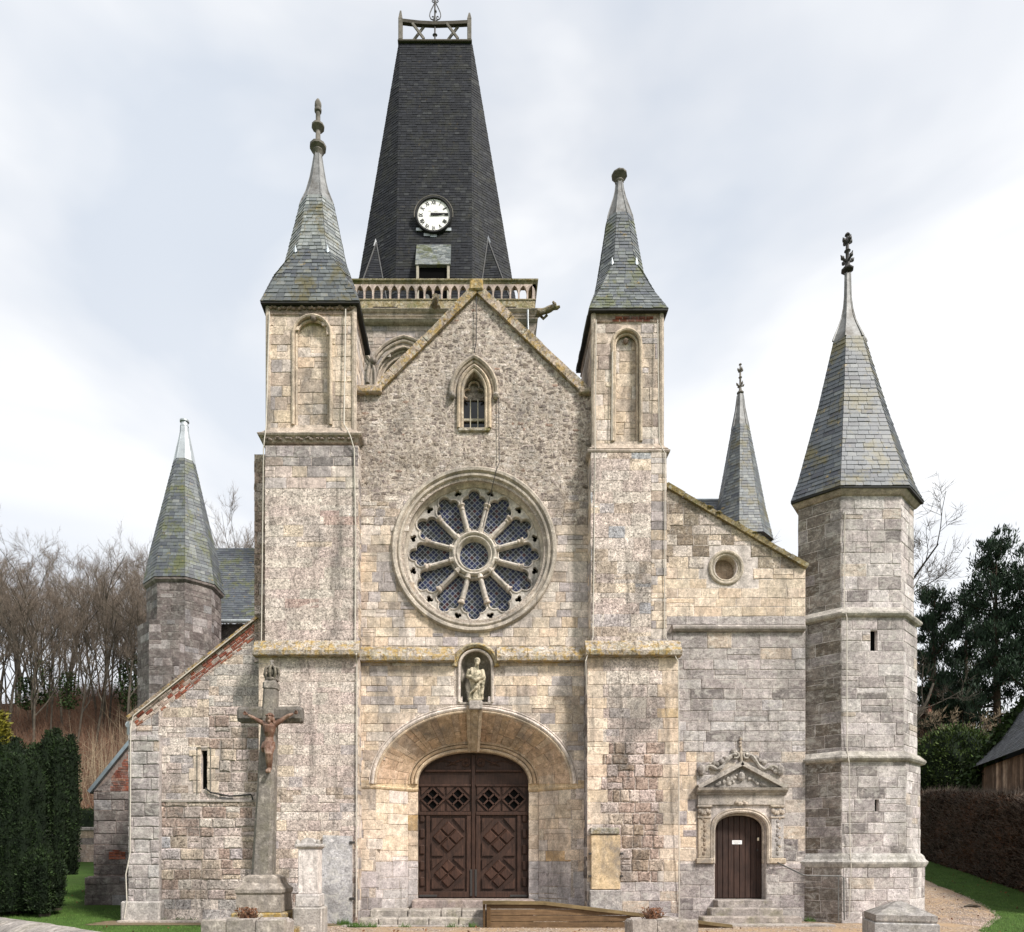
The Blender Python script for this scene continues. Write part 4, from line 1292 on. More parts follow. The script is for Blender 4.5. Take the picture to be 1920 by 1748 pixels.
# lower, right turret
X0, X1, Y0, Y1 = PX(1113, 17.75), PX(1240, 17.75), 17.75, 19.75
cx, cy = (X0 + X1) / 2, (Y0 + Y1) / 2
ze = S(578, 17.60)
secs = [oct_section(cx, cy, (X1 - X0) / 2 + .13, (Y1 - Y0) / 2 + .15, 1.0, ze), oct_section(cx, cy, .73, .82, .84, S(536, 17.9)), oct_section(cx, cy, .56, .60, .46, S(494, 18.2)), oct_section(cx, cy, .325, .325, .42, S(418, cy))]
turret('lower right turret with narrow blind niche and patched brick eaves', X0, X1, Y0, Y1, S(845, 17.75), ze, PX(1175, 17.75), .31, S(828, 17.75), S(645, 17.75), P_TURR2, secs,
       [(.355, S(421, cy)), (.335, S(413, cy)), (.26, S(395, cy)), (.16, S(372, cy)), (.11, S(355, cy)), (.09, S(343, cy))],
       [(.09, S(345, cy)), (.12, S(342, cy)), (.10, S(339, cy)), (.14, S(336, cy)), (.205, S(331, cy)), (.20, S(328, cy)), (.12, S(324, cy)), (.09, S(321, cy)), (.04, S(317, cy)), (.005, S(315, cy))],
       False, 'turret_stone', 'slate_green', S_TURR, S_TURR, .105, (.14, .25))
bp = MB()
for i in range(5):
    for j in range(2):
        bp.cbox(PX(1148, 17.72) + i * .19 + j * .08, PX(1148, 17.72) + i * .19 + .17 + j * .08, 17.715, 17.80, ze - .24 + j * .07, ze - .18 + j * .07, .006, vary(pick(P_BRICK), .75, .95))
bp.build('brick_patch', 'brick', church)

# ---- left aisle wall
YA = 18.0
ax0, ax1 = PX(243, YA), PX(486, YA)
az0, az1 = PZ(1349, YA), PZ(1160, YA)
SLX, SLZ0, SLZ1, SLW = PX(383, YA), PZ(1480, YA), PZ(1407, YA), .075     # slit window
slit = [(SLX - SLW, SLZ0), (SLX + SLW, SLZ0), (SLX + SLW, SLZ1), (SLX - SLW, SLZ1)]
m = MB().slab(facade(YA), [(ax0, 0), (ax1, 0), (ax1, az1), (ax0, az0)], [slit], .7, .3, (.58, .51, .43))
MB().box(SLX - .2, SLX + .2, YA + .12, YA + .14, SLZ0 - .1, SLZ1 + .1).build('slit', 'dark_gap', church)
aisle_l = m.build('left_aisle_wall', 'mortar', church)
fA = facade(YA)
top = lambda x: az0 + (az1 - az0) * (x - ax0) / (ax1 - ax0)
zs = PZ(1503, YA); xs_ = PX(298, YA)
def slit_skip(u, v): return abs(u - SLX) < SLW + .22 and SLZ0 - .12 < v < SLZ1 + .1
ashlar(aisle_l, 'rough', fA, quad_poly(xs_, ax1, 0, .55), .25, (.4, .8), [(4, (.44, .42, .38), .1), (2, PALE, .1)], rough=.012)
ashlar(aisle_l, 'rough', fA, quad_poly(xs_, ax1, .55, zs), .26, (.28, .6), P_EROD[:1] + P_PALE2 + [(3, (.46, .38, .29), .1)], rough=.014, wander=.01, gap=.018, h=.022, bev=.02)
xm = PX(392, YA)
ashlar(aisle_l, 'eroded', fA, [(xs_, zs), (xm, zs), (xm, top(xm) - .35), (xs_, top(xs_) - .35)], .24, (.28, .6), P_PALE2 + [(2, GREY2, .1)], skip=slit_skip, rough=.010, wander=.008)
ashlar(aisle_l, 'rough', fA, [(xm, zs), (ax1, zs), (ax1, PZ(1325, YA)), (xm, PZ(1325, YA))], .25, (.25, .5), P_EROD[:3] + P_PALE2, skip=slit_skip, rough=.014, wander=.01, gap=.018, h=.02, bev=.02)
ashlar(aisle_l, 'eroded', fA, [(xm, PZ(1325, YA)), (ax1, PZ(1325, YA)), (ax1, top(ax1) - .35), (xm, top(xm) - .35)], .24, (.25, .6), [(4, (.44, .41, .36), .07), (3, PALE, .07), (.8, CREAM, .06), (1, TAN, .1)], rough=.012, h=.008, gap=.009)
# quoins of pale stone round the slit
for k in range(4):
    z = SLZ0 - .10 + k * .31
    for s in (-1, 1):
        w = .30 if (k + (s > 0)) % 2 else .20
        x0, x1 = sorted((SLX + s * SLW, SLX + s * (SLW + w)))
        ashlar(aisle_l, 'ashlar', fA, quad_poly(x0, x1, z, z + .31), .31, (.5, .6), [(1, CREAM, .05)], h=.016)
# dark stain line (old cable frame) round the slit
m = MB()
m.tube([(SLX - .17, YA - .025, SLZ0 - .12), (SLX - .17, YA - .025, SLZ1 + .07), (SLX + .17, YA - .025, SLZ1 + .07), (SLX + .17, YA - .025, SLZ0 - .02)], .014, 5)
m.build('slit_frame', 'lead_stone', aisle_l)
# string and brick under the sloping verge
m = MB(); moulding_x(m, xs_, ax1, YA, [(0, zs - .03), (.045, zs - .01), (.045, zs + .03), (0, zs + .06)], .02, (.45, .41, .35)); m.build('string_course', 'grey_trim', aisle_l)
d = V((ax1 - ax0, az1 - az0)); L = d.length; d.normalize()
fb = frame((ax0, YA - .002, az0), (d.x, 0, d.y), (-d.y, 0, d.x))
ashlar(aisle_l, 'brick', fb, [(.05, -.34), (L, -.34), (L, -.02), (.05, -.02)], .075, (.13, .24), P_BRICK + [(6, (.44, .37, .30), .2), (4, (.32, .25, .2), .2)], rough=.008, h=.012, gap=.014, bev=.008)
root = None
n_cp = 18
for i in range(n_cp):
    a, b = L * i / n_cp, L * (i + 1) / n_cp - .01
    q = [fb(a, .0, -.08), fb(b, .0, -.08), fb(b, .075, -.08), fb(a, .075, -.08), fb(a, 0, .6), fb(b, 0, .6), fb(b, .075, .6), fb(a, .075, .6)]
    mm = MB().hull([p + V((0, R.uniform(-.01, .01), R.uniform(-.008, .008))) for p in q], vary((.33, .26, .19), .8, 1.2, R))
    if root is None: root = mm.build('verge_coping', 'ledge', church)
    else: mm.build('coping_stone', 'ledge', root)
# corner buttress of big grey stones, on a plinth
m = MB(); m.box(PX(241, 17.85), PX(299, 17.85), 17.85, 18.6, 0, PZ(1378, 17.85), (.42, .39, .35)); m.cbox(PX(226, 17.75), PX(300, 17.75), 17.72, 18.6, -.02, PZ(1690, 17.75), .04, (.44, .42, .37))
m.cbox(PX(220, 17.6), PX(470, 17.6), 17.55, 18.0, -.05, .055, .01, (.42, .38, .31))
cb = m.build('corner_buttress', 'mortar', church)
ashlar(cb, 'grey_stone', facade(17.85), quad_poly(PX(241, 17.85), PX(299, 17.85), .5, PZ(1378, 17.85)), .285, (.30, .6), P_GREY + [(3, (.47, .45, .41), .08)], h=.022, bev=.018, gap=.016)
ashlar(cb, 'grey_stone', fA, [(ax0, PZ(1378, 17.85)), (xs_, PZ(1378, 17.85)), (xs_, top(xs_) - .36), (ax0, top(ax0) - .36)], .27, (.3, .55), P_GREY, h=.02, gap=.016)
# aisle body and lean-to roof behind
m = MB(); m.box(ax0 + .02, -3.1, YA + .71, 27, 0, az0 - .3, (.35, .32, .28)); m.build('aisle_wall', 'mortar', church)
m = MB(); m.add([V((ax0 - .15, YA + .4, az0 - .12)), V((ax0 - .15, 27, az0 - .12)), V((-3.1, 27, az1 + 1.2)), V((-3.1, YA + .4, az1 + 1.2))], [(0, 1, 2, 3)], (.09, .10, .10)); m.build('aisle_roof', 'slate', church)
# gutter end and downpipe at the left verge
m = MB(); m.tube([(ax0 - .10, YA + .15, az0 - .10), (ax0 - .10, YA + 1.5, az0 - .10)], .085, 8); m.tube([(ax0 - .10, YA + .22, az0 - .12), (ax0 - .12, YA + .22, az0 - .32), (ax0 - .02, YA + .22, az0 - .46), (ax0 + .0, YA + .25, az0 - .60)], .05, 8)
m.build('gutter', 'zinc', church, True)

# ---- brick and dark stone annexe seen past the aisle
YX = 21.5
m = MB(); e0, e1 = PX(176, YX), PX(262, YX); h0, h1 = PZ(1482, YX), PZ(1376, YX)
m.slab(facade(YX), [(e0, 0), (e1, 0), (e1, h1), (e0, h0)], [], 4, 4, (.25, .20, .17)); m.cbox(PX(163, 21.4), e1, 21.30, 24, -.1, PZ(1643, 21.4), .06, (.17, .15, .13))
annex = m.build('annexe', 'mortar', church)
ashlar(annex, 'dark_stone', facade(YX), quad_poly(e0, e1, PZ(1640, YX), PZ(1485, YX)), .33, (.35, .8), P_DARK, h=.02, gap=.02)
ashlar(annex, 'dark_stone', facade(21.30), quad_poly(PX(163, 21.4), e1, .1, PZ(1645, 21.4)), .34, (.5, .9), P_DARK, h=.02)
ashlar(annex, 'brick', facade(YX), [(e0 + .5, PZ(1484, YX)), (e1, PZ(1484, YX)), (e1, h1 - .12), (e0 + .5, h0 + .35)], .078, (.2, .24), P_BRICK, h=.010, gap=.014, bev=.006)
ashlar(annex, 'dark_stone', facade(YX), [(e0, PZ(1484, YX)), (e0 + .5, PZ(1484, YX)), (e0 + .5, h0 + .35), (e0, h0 - .02)], .2, (.3, .5), P_DARK, h=.012)
ashlar(annex, 'brick', facade(YX - .022), quad_poly(PX(205, YX), PX(236, YX), PZ(1612, YX), PZ(1594, YX)), .078, (.2, .24), P_BRICK, h=.010, gap=.014, bev=.006)
m = MB(); dv = V((e1 - e0, 0, h1 - h0)); dn = dv.normalized()
m.bar(V((e0, YX - .05, h0)) - dn * .15 + V((0, 0, .06)), V((e1, YX - .05, h1 + .06)), .10, .16, col=(.55, .62, .66)); m.build('verge_board', 'zinc', annex)
m = MB(); m.add([V((e0, YX, h0 + .06)) - dn * .2, V((e1, YX, h1 + .06)), V((e1, 25.6, h1 + .06)), V((e0, 25.6, h0 + .06)) - dn * .2], [(0, 1, 2, 3)], (.07, .08, .09)); m.build('annexe_roof', 'slate', annex)

# ---- octagonal turret of the far transept, left
def regular(cx, cy, r, c=.414): return [(p.x, p.y) for p in oct_section(cx, cy, r, r, c, 0)]
cx, cy, r = PX(346, 28), 28.0, 1.24
zt = PZ(1090, 27)
m = MB(); m.zprism(regular(cx, cy, r), 0, zt, (.26, .22, .19)); m.zprism(regular(cx - .2, cy, r + .12), 0, PZ(1168, 27), (.26, .22, .19))
tt = m.build('transept_turret', 'mortar', church); tag(tt, 'dark octagonal transept turret behind the left aisle')
def oct_walls(part, mat, poly, z0, z1, ch, wid, pal, faces=(0, 1, 2, 6, 7), **kw):
    for j in faces:
        a, b = poly[j], poly[(j + 1) % 8]
        fr = frame((a[0], a[1], 0), (b[0] - a[0], b[1] - a[1], 0), (0, 0, 1)); Lf = math.hypot(b[0] - a[0], b[1] - a[1])
        if fr.n.y > .5: continue
        ashlar(part, mat, fr, quad_poly(0, Lf, z0, z1), ch, wid, pal, **kw)
oct_walls(tt, 'dark_stone', regular(cx, cy, r), 5.0, zt, .27, (.3, .6), P_DARK + [(2, GREY, .1)])
oct_walls(tt, 'dark_stone', regular(cx - .2, cy, r + .12), 4.0, PZ(1168, 27), .30, (.3, .6), P_DARK + [(2, GREY, .1)])
m = MB(); ring_moulding(m, regular(cx, cy, r), [(.02, zt - .12), (.10, zt - .04), (.12, zt + .03), (.0, zt + .04)], (.27, .23, .2)); m.build('cornice', 'dark_stone', tt)
m = MB(); sx = PX(308, 26.8); m.box(sx - .07, sx + .07, cy - r - .03, cy - r + .02, PZ(1197, 26.8), PZ(1176, 26.8)); m.build('slit', 'dark_gap', tt)
secs = [oct_section(cx, cy, r + .12, r + .12, .414, zt + .05), oct_section(cx, cy, 1.12, 1.12, .414, PZ(1040, cy)), oct_section(cx, cy, .36, .36, .414, PZ(868, cy))]
spire('transept_spire', secs, 'slate_green', S_TURR, .14, (.18, .3), tt)
lead_cap('zinc_cap', cx, cy, [(.39, PZ(869, cy)), (.16, PZ(812, cy)), (.15, PZ(800, cy))], tt, 'zinc')
m = MB(); m.lathe([(.16, PZ(801, cy)), (.13, PZ(793, cy)), (.18, PZ(792, cy)), (.18, PZ(789, cy)), (.05, PZ(788, cy))], (cx, cy, 0), 10); m.build('cap_collar', 'zinc', tt, True)
# transept roof right of it
e0, e1 = PX(388, 29), PX(520, 29)
m = MB(); q = [V((PX(386, 29), 29, PZ(1165, 29))), V((e1, 29, PZ(1165, 29))), V((PX(520, 32), 32, PZ(1028, 32))), V((PX(388, 32), 32, PZ(1028, 32)))]
m.add(q, [(0, 1, 2, 3)], (.07, .075, .07)); tr_roof = m.build('transept_roof', 'slate_green', church)
slates(tr_roof, 'slate_green', q[0], q[1], q[2], q[3], .15, (.2, .3), S_BLUE)
m = MB(); m.box(PX(392, 29.3), e1, 29.3, 31, 0, PZ(1170, 29.3), (.2, .17, .15)); m.build('transept_wall', 'dark_stone', church)
m = MB(); m.tube([q[0] + V((-.1, -.06, -.02)), q[1] + V((0, -.06, -.02))], .09, 8); m.build('gutter', 'zinc', tr_roof, True)

# ---- right aisle wall with the side door
rx0, rx1 = PX(1246, YA), PX(1510, YA)
rz0, rz1 = PZ(913, YA), PZ(1066, YA)
OX, OZ = PX(1361, YA), PZ(1065, YA)
SDX, SDA, SDB = PX(1388, YA), .64, .44
SDZ0, SDZS = .55, PZ(1558, YA)
oc = [(OX + .275 * math.cos(2 * math.pi * k / 28), OZ + .30 * math.sin(2 * math.pi * k / 28)) for k in range(28)]
out = [(rx0, 0), (SDX - SDA, 0)] + arch_pts(SDX, SDZS, SDA, SDB, 20, p=2.3)[::-1] + [(SDX + SDA, 0), (rx1, 0), (rx1, rz1), (rx0, rz0)]
m = MB().slab(facade(YA), out, [oc], .7, .22, (.60, .55, .48)); m.box(OX - .4, OX + .4, YA + .22, YA + .3, OZ - .4, OZ + .4, (.30, .23, .16))
aisle_r = m.build('right_aisle_wall', 'mortar', church)
zs = PZ(1186, YA)
def rskip(u, v):
    if math.hypot(u - OX, v - OZ) < .40: return True
    if abs(u - SDX) < SDA + .40 and 1.45 < v < PZ(1488, YA): return True
    if abs(u - SDX) < SDA + .03 and v < SDZS: return True
    if PZ(1488, YA) <= v < PZ(1445, YA) and abs(u - SDX) < 1.05 - (v - PZ(1488, YA)) * 1.2: return True
    return False
xl_ = PX(1306, YA)
rskip.hard = lambda u, v: math.hypot(u - OX, v - OZ) < .31
for xa, xb in ((rx0, SDX - SDA - .012), (SDX + SDA + .012, rx1)): ashlar(aisle_r, 'grey_stone', fA, quad_poly(xa, xb, 0, 1.45), .30, (.45, .9), P_GREY, h=.010, gap=.013)
ashlar(aisle_r, 'ashlar', fA, quad_poly(rx0, xl_, 1.5, PZ(1410, YA)), .29, (.3, .6), [(4, CREAM2, .08), (2, CREAM, .08), (2, GREY, .1)], skip=rskip)
ashlar(aisle_r, 'grey_stone', fA, quad_poly(xl_, rx1, 1.5, PZ(1410, YA)), .29, (.35, .7), P_GREY + [(4, (.50, .44, .35), .08)], skip=rskip, h=.010, gap=.012)
ashlar(aisle_r, 'grey_stone', fA, quad_poly(rx0, rx1, PZ(1410, YA), zs), .285, (.45, .95), P_GREY + [(2, (.48, .46, .43), .06)], skip=rskip, h=.010, gap=.014)
zc = PZ(1020, YA)
ashlar(aisle_r, 'ashlar', fA, quad_poly(rx0, rx1, PZ(1156, YA), rz1), .26, (.4, .8), [(6, CREAM, .07), (3, CREAM2, .08), (2, PALE, .06), (1, TAN, .1)], skip=rskip, h=.010, gap=.010)
ashlar(aisle_r, 'rubble', fA, [(rx0, rz1), (rx1, rz1), (rx0, rz0 - .02)], .25, (.3, .6), [(4, (.27, .225, .17), .12), (3, (.34, .29, .22), .12), (2.5, CREAM, .08), (2, PALE, .08)], skip=rskip, h=.010, gap=.011)
m = MB(); moulding_x(m, PX(1259, YA), PX(1507, YA), YA, [(0, zs), (.07, zs + .01), (.12, zs + .06), (.13, zs + .11), (.10, zs + .16), (0, zs + .19)], .03, (.36, .33, .29)); m.build('string_course', 'grey_trim', aisle_r)
ashlar(aisle_r, 'grey_stone', fA, quad_poly(rx0, rx1, zs + .19, PZ(1156, YA)), .2, (.4, .9), [(4, GREY2, .1), (2, GREY, .1)], h=.010)
m = MB(); m.lathe([(.44, .02), (.44, -.03), (.41, -.055), (.375, -.05), (.345, -.01), (.32, -.02), (.295, .0), (.28, .06), (.275, .22)], (OX, YA, OZ), 32, 'Y', (.46, .41, .31)); m.build('oculus', 'trim', aisle_r, True)
coping('aisle_coping', (rx0, rz0 - .03), (rx1, rz1 - .03), YA - .10, YA + .6, .12, 'moss_ledge', .5, 0, church, (.24, .20, .10))
m = MB()
for i in range(150):
    t = R.random(); x = rx0 + (rx1 - rx0) * t; z = rz0 + (rz1 - rz0) * t + .10
    m.ball((x, YA + R.uniform(-.08, .3), z), R.uniform(.03, .075), 6, 4, vary((.11, .095, .03), .7, 1.3, R), (1.3, 1, .6), .25)
o = m.build('moss', 'moss_ledge', church); o['kind'] = 'stuff'
m = MB(); m.box(3.2, rx1, YA + .71, 27, 0, rz1 - .3, (.35, .32, .28)); m.build('aisle_wall', 'mortar', church)
m = MB(); m.add([V((rx1, YA + .4, rz1 - .1)), V((rx1, 27, rz1 - .1)), V((3.1, 27, rz0 + .1)), V((3.1, YA + .4, rz0 + .1))], [(0, 1, 2, 3)], (.09, .10, .10)); m.build('aisle_roof', 'slate', church)

# side door and its carved surround
YS = YA + .28
dp = [(SDX + SDA + .02, SDZ0)] + arch_pts(SDX, SDZS, SDA + .02, SDB + .02, 20, p=2.3) + [(SDX - SDA - .02, SDZ0)]
m = MB().slab(facade(YS), dp, [], .06, .06, (.8, .8, .8)); sdoor = m.build('side_door', 'side_door_wood', church)
nb_ = 9; edges = [SDX - SDA + 2 * SDA * i / nb_ for i in range(nb_ + 1)]
for i in range(nb_):
    xm = (edges[i] + edges[i + 1]) / 2; u = min(1, abs(xm - SDX) / SDA); zt = SDZS + SDB * (1 - u ** 2.3) ** (1 / 2.3) - .02
    MB().cbox(edges[i] + .005, edges[i + 1] - .005, YS - .03 - R.uniform(0, .006), YS + .005, SDZ0 + .02, zt, .008, tuple([R.uniform(.85, 1.2)] * 3)).build('plank', 'side_door_wood', sdoor)
MB().cbox(SDX + .52, SDX + .56, YS - .055, YS - .025, 2.02, 2.10, .005, (1.6, 1.5, 1.3)).build('lock_plate', 'cable_grey', sdoor)
m = MB(); m.ball((SDX + .51, YS - .07, 1.78), .03, 8, 6); m.build('knob', 'iron', sdoor, True)
sr = MB(); CR = (.47, .41, .32)
for rr_, rad, yo in ((.045, .05, -.01), (.10, .03, -.03), (-.02, .035, .12)):
    arc_roll(sr, [(SDX + SDA + rr_, 1.45)] + arch_pts(SDX, SDZS, SDA + rr_, SDB + rr_, 24, p=2.3) + [(SDX - SDA - rr_, 1.45)], YA + yo, rad, 1.3, 8, CR)
surround = sr.build('door_surround', 'trim', church, True)
zP = 1.58; zC = PZ(1515, YA)
for s in (-1, 1):
    c = SDX + s * (SDA + .27)
    m = MB(); m.cbox(c - .16, c + .16, YA - .05, YA + .02, zP, zC, .015, (.52, .44, .32) if s < 0 else (.42, .40, .36))
    m.cbox(c - .21, c + .21, YA - .08, YA + .02, zP - .14, zP, .02, (.5, .42, .3)); m.cbox(c - .19, c + .19, YA - .09, YA + .02, zC, zC + .07, .02, CR)
    m.cbox(c - .18, c + .18, YA - .075, YA + .02, zC - .26, zC - .22, .01, CR)
    for i in range(9):      # carved candelabra relief
        z = zP + .12 + i * .115
        m.ball((c + R.uniform(-.02, .02), YA - .055, z), .045, 6, 5, (.34, .27, .19) if s < 0 else (.33, .31, .28), (.9, .5, 1.1), .25)
        if i % 2: m.ball((c + s * .05, YA - .055, z + .05), .03, 6, 4, (.38, .31, .22), (1.2, .5, .8), .2)
    for k in range(5): m.ball((c - .12 + k * .06, YA - .07, zC - .11 + .03 * math.cos(k * 2)), .05, 6, 5, CR, (1, .7, 1.2), .2)
    m.build('pilaster', 'trim' if s < 0 else 'grey_trim', surround)
m = MB(); x0, x1 = SDX - SDA - .46, SDX + SDA + .46; ze0 = PZ(1508, YA)
m.cbox(x0 + .02, x1 - .02, YA - .06, YA + .02, zC + .07, ze0 + .22, .01, (.47, .43, .36))
moulding_x(m, x0 - .02, x1 + .02, YA, [(.06, ze0 + .22), (.09, ze0 + .24), (.10, ze0 + .28), (.15, ze0 + .30), (.19, ze0 + .34), (.21, ze0 + .40), (.0, ze0 + .42)], .02, (.40, .37, .31))
for i in range(5): m.ball((SDX + (i - 2) * .06, YA - .08, ze0 + .02 + .02 * math.cos(i * 2.2)), .05, 6, 5, CR, (1, .7, 1), .2)
m.build('entablature', 'grey_trim', surround)
zp0, zp1 = ze0 + .42, PZ(1432, YA)
m = MB(); m.prism([(x0 + .12, zp0), (x1 - .12, zp0), (SDX, zp1 - .05)], YA - .04, YA + .02, (.34, .32, .28))
for s in (-1, 1): m.bar((SDX + s * (SDA + .44), YA - .08, zp0 + .0), (SDX - s * .02, YA - .08, zp1), .10, .18, col=(.42, .39, .33))
for i in range(26):
    u = R.uniform(-1, 1); h_ = (1 - abs(u)) * (zp1 - zp0) * .62
    m.ball((SDX + u * .62, YA - .055, zp0 + .05 + R.uniform(.2, 1) * h_), R.uniform(.035, .065), 6, 5, vary((.38, .36, .31), .8, 1.2, R), (1, .7, 1), .25)
m.ball((SDX, YA - .07, zp0 + .27), .10, 8, 6, (.42, .40, .35), (.9, .7, 1.2), .1)
m.build('pediment', 'grey_trim', surround)
m = MB()
for s in (-1, 1):       # foliage scrolls riding on the pediment
    p = [(SDX + s * (.98 - .86 * t), YA - .05, zp0 + .34 + .42 * t + .10 * math.sin(t * 9)) for t in [i / 16 for i in range(17)]]
    m.tube(p, [.03 + .03 * abs(math.sin(i * .9)) for i in range(17)], 6, (.36, .34, .29))
    for i in range(9):
        t = i / 8; c = (SDX + s * (.98 - .80 * t), YA - .05, zp0 + .36 + .44 * t + R.uniform(-.03, .10)); m.ball(c, R.uniform(.05, .085), 7, 5, vary((.34, .32, .28), .75, 1.15, R), (1, .6, 1), .25)
    m.ball((SDX + s * .98, YA - .06, zp0 + .42), .11, 8, 6, (.30, .28, .25), (.9, .7, 1.3), .2)
    t0 = [(SDX + s * (.13 + .07 * math.cos(a)), YA - .06, zp1 + .20 + .07 * math.sin(a)) for a in [i * .5 for i in range(12)]]
    m.tube(t0, .028, 6, (.38, .36, .3))
m.tube([(SDX + .01, YA - .04, zp1), (SDX, YA - .05, zp1 + .25), (SDX, YA - .04, zp1 + .55)], [.04, .03, .015], 6, (.40, .36, .28))
for i in range(5): m.ball((SDX + R.uniform(-.02, .02), YA - .05, zp1 + .25 + i * .09), .04, 6, 4, (.40, .34, .26), (1, .7, 1), .2)
m.build('pediment_crest', 'grey_trim', surround)
st = MB().cbox(SDX - SDA - .04, SDX + SDA + .04, YA - .32, YS + .05, .0, SDZ0, .02, (.34, .31, .27)).build('side_steps', 'step_stone', church)
MB().cbox(PX(1329, 17.5), PX(1464, 17.5), 17.34, YA - .33, .0, .375, .025, (.33, .30, .26)).build('step_stone', 'step_stone', st)
MB().cbox(PX(1312, 17.2), PX(1497, 17.2), 17.0, 17.33, .0, .20, .025, (.36, .32, .27)).build('step_stone', 'step_stone', st)
MB().cbox(PX(1300, 16.8), PX(1560, 16.8), 16.6, 16.99, -.03, .05, .015, (.38, .35, .30)).build('step_stone', 'step_stone', st)

# ---- octagonal stair tower on the right
def tower_poly(d=0.0):
    cx = 9.69
    base = [(cx - .735, 17.6), (cx + .735, 17.6), (cx + 1.465, 18.30), (cx + .62, 19.75), (cx - .38, 19.75), (cx - 1.465, 18.30)]
    return offset_poly(base, d) if d else base
zS1, zS2, zPl, zT = PZ(1421, 17.45), PZ(1150, 17.5), PZ(1612, 17.4), PZ(920, 17.6)
stages = [(.20, 0.0, zPl), (.12, zPl, zS1), (.06, zS1, zS2), (.0, zS2, zT)]
slits = {1: (PX(1643, 17.5), PZ(1522, 17.5), PZ(1499, 17.5), .05), 2: (PX(1638, 17.55), PZ(1221, 17.55), PZ(1182, 17.55), .085)}
st_root = None; VOIDS = []
for si, (dd, z0, z1) in enumerate(stages):
    poly = tower_poly(dd); m = MB()
    for j in range(6):
        a, b = poly[j], poly[(j + 1) % 6]; Lf = math.hypot(b[0] - a[0], b[1] - a[1])
        fr = frame((a[0], a[1], 0), (b[0] - a[0], b[1] - a[1], 0), (0, 0, 1))
        hole = []
        if j == 0 and si in slits:
            x, q0, q1, w = slits[si]; u = x - a[0]; hole = [[(u - w, q0), (u + w, q0), (u + w, q1), (u - w, q1)]]
            VOIDS.append((x - w - .05, x + w + .05, a[1] + .12, a[1] + .14, q0 - .1, q1 + .1))
        m.slab(fr, quad_poly(0, Lf, z0, z1), hole, .02, .32, (.64, .60, .54))
    if st_root is None: st_root = o = m.build('stair_tower', 'mortar', church); tag(o, 'many-sided grey stone stair tower at the right end')
    else: o = m.build('tower_stage', 'mortar', st_root)
    for j in (0, 1, 2, 4, 5):
        a, b = poly[j], poly[(j + 1) % 6]; Lf = math.hypot(b[0] - a[0], b[1] - a[1])
        fr = frame((a[0], a[1], 0), (b[0] - a[0], b[1] - a[1], 0), (0, 0, 1))
        sk = None
        if j == 0 and si in slits:
            x, q0, q1, w = slits[si]; u0 = x - a[0]
            sk = (lambda u, v, u0=u0, q0=q0, q1=q1, w=w: abs(u - u0) < w + .12 and q0 - .06 < v < q1 + .06)
            sk.hard = (lambda u, v, u0=u0, q0=q0, q1=q1, w=w: abs(u - u0) < w + .004 and q0 + .004 < v < q1 - .004)
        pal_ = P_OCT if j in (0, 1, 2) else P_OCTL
        if j == 0 and si in slits:      # courses stop either side of the slit
            zones = [(0, Lf, z0, q0 - .01), (0, u0 - w, q0 - .01, q1 + .01), (u0 + w, Lf, q0 - .01, q1 + .01), (0, Lf, q1 + .01, z1)]
        else: zones = [(0, Lf, z0, z1)]
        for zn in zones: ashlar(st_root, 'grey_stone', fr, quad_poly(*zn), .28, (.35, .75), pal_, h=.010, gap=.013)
for v_ in VOIDS: MB().box(*v_).build('slit', 'dark_gap', st_root)
for (dd, z, hgt, out_) in ((.06, zS2, .22, .11), (.12, zS1, .22, .12)):
    m = MB(); ring_moulding(m, tower_poly(dd - .06), [(.06, z - .10), (.06 + out_ * .7, z - .07), (.06 + out_, z - .02), (.06 + out_, z + .02), (.05, z + hgt - .06), (.0, z + hgt - .04)], (.42, .40, .34)); m.build('string_course', 'grey_trim', st_root)
m = MB(); ring_moulding(m, tower_poly(.12), [(.08, zPl - .20), (.11, zPl - .18), (.15, zPl - .10), (.16, zPl - .06), (.10, zPl + .01), (.08, zPl + .08), (.03, zPl + .14), (.0, zPl + .16)], (.44, .43, .38)); m.build('plinth_moulding', 'grey_trim', st_root)
m = MB(); ring_moulding(m, tower_poly(0), [(.0, zT - .14), (.05, zT - .12), (.12, zT - .04), (.14, zT + .02), (.10, zT + .06), (.0, zT + .07)], (.42, .36, .29)); m.build('cornice', 'grey_trim', st_root)
cx, cy = 9.69, 18.72
def tsec(sc, z): return [V((cx + (x - cx) * sc, cy + (y - cy) * sc, z)) for x, y in tower_poly(0)]
ze = zT + .07
sc_ = lambda half: half / 1.465
secs = [tsec(1.15, ze - .03), tsec(1.02, PZ(893, 17.9)), tsec(.60, PZ(775, cy)), tsec(.285, PZ(645, cy))]
spire('tower_spire', secs, 'slate', S_BLUE, .125, (.18, .30), st_root)
m = MB(); m.loft([[p + V((0, 0, -.05)) for p in secs[0]], secs[0]], True, True, False, (.03, .03, .03)); m.build('eave_edge', 'slate_dark', st_root)
m = MB(); caps = [(.295, 647), (.285, 643), (.235, 630), (.175, 615), (.125, 600), (.085, 580), (.062, 558), (.052, 514)]
m.loft([tsec(k, PZ(y, cy)) for k, y in caps], True, True, True); lc = m.build('lead_cap', 'lead', st_root)
for j in range(6):
    if j in (3, 4): continue
    m = MB(); m.tube([tsec(k + .003, PZ(y, cy))[j] for k, y in caps], [max(.008, k * .09) for k, y in caps], 5); m.build('lead_roll', 'lead', lc)
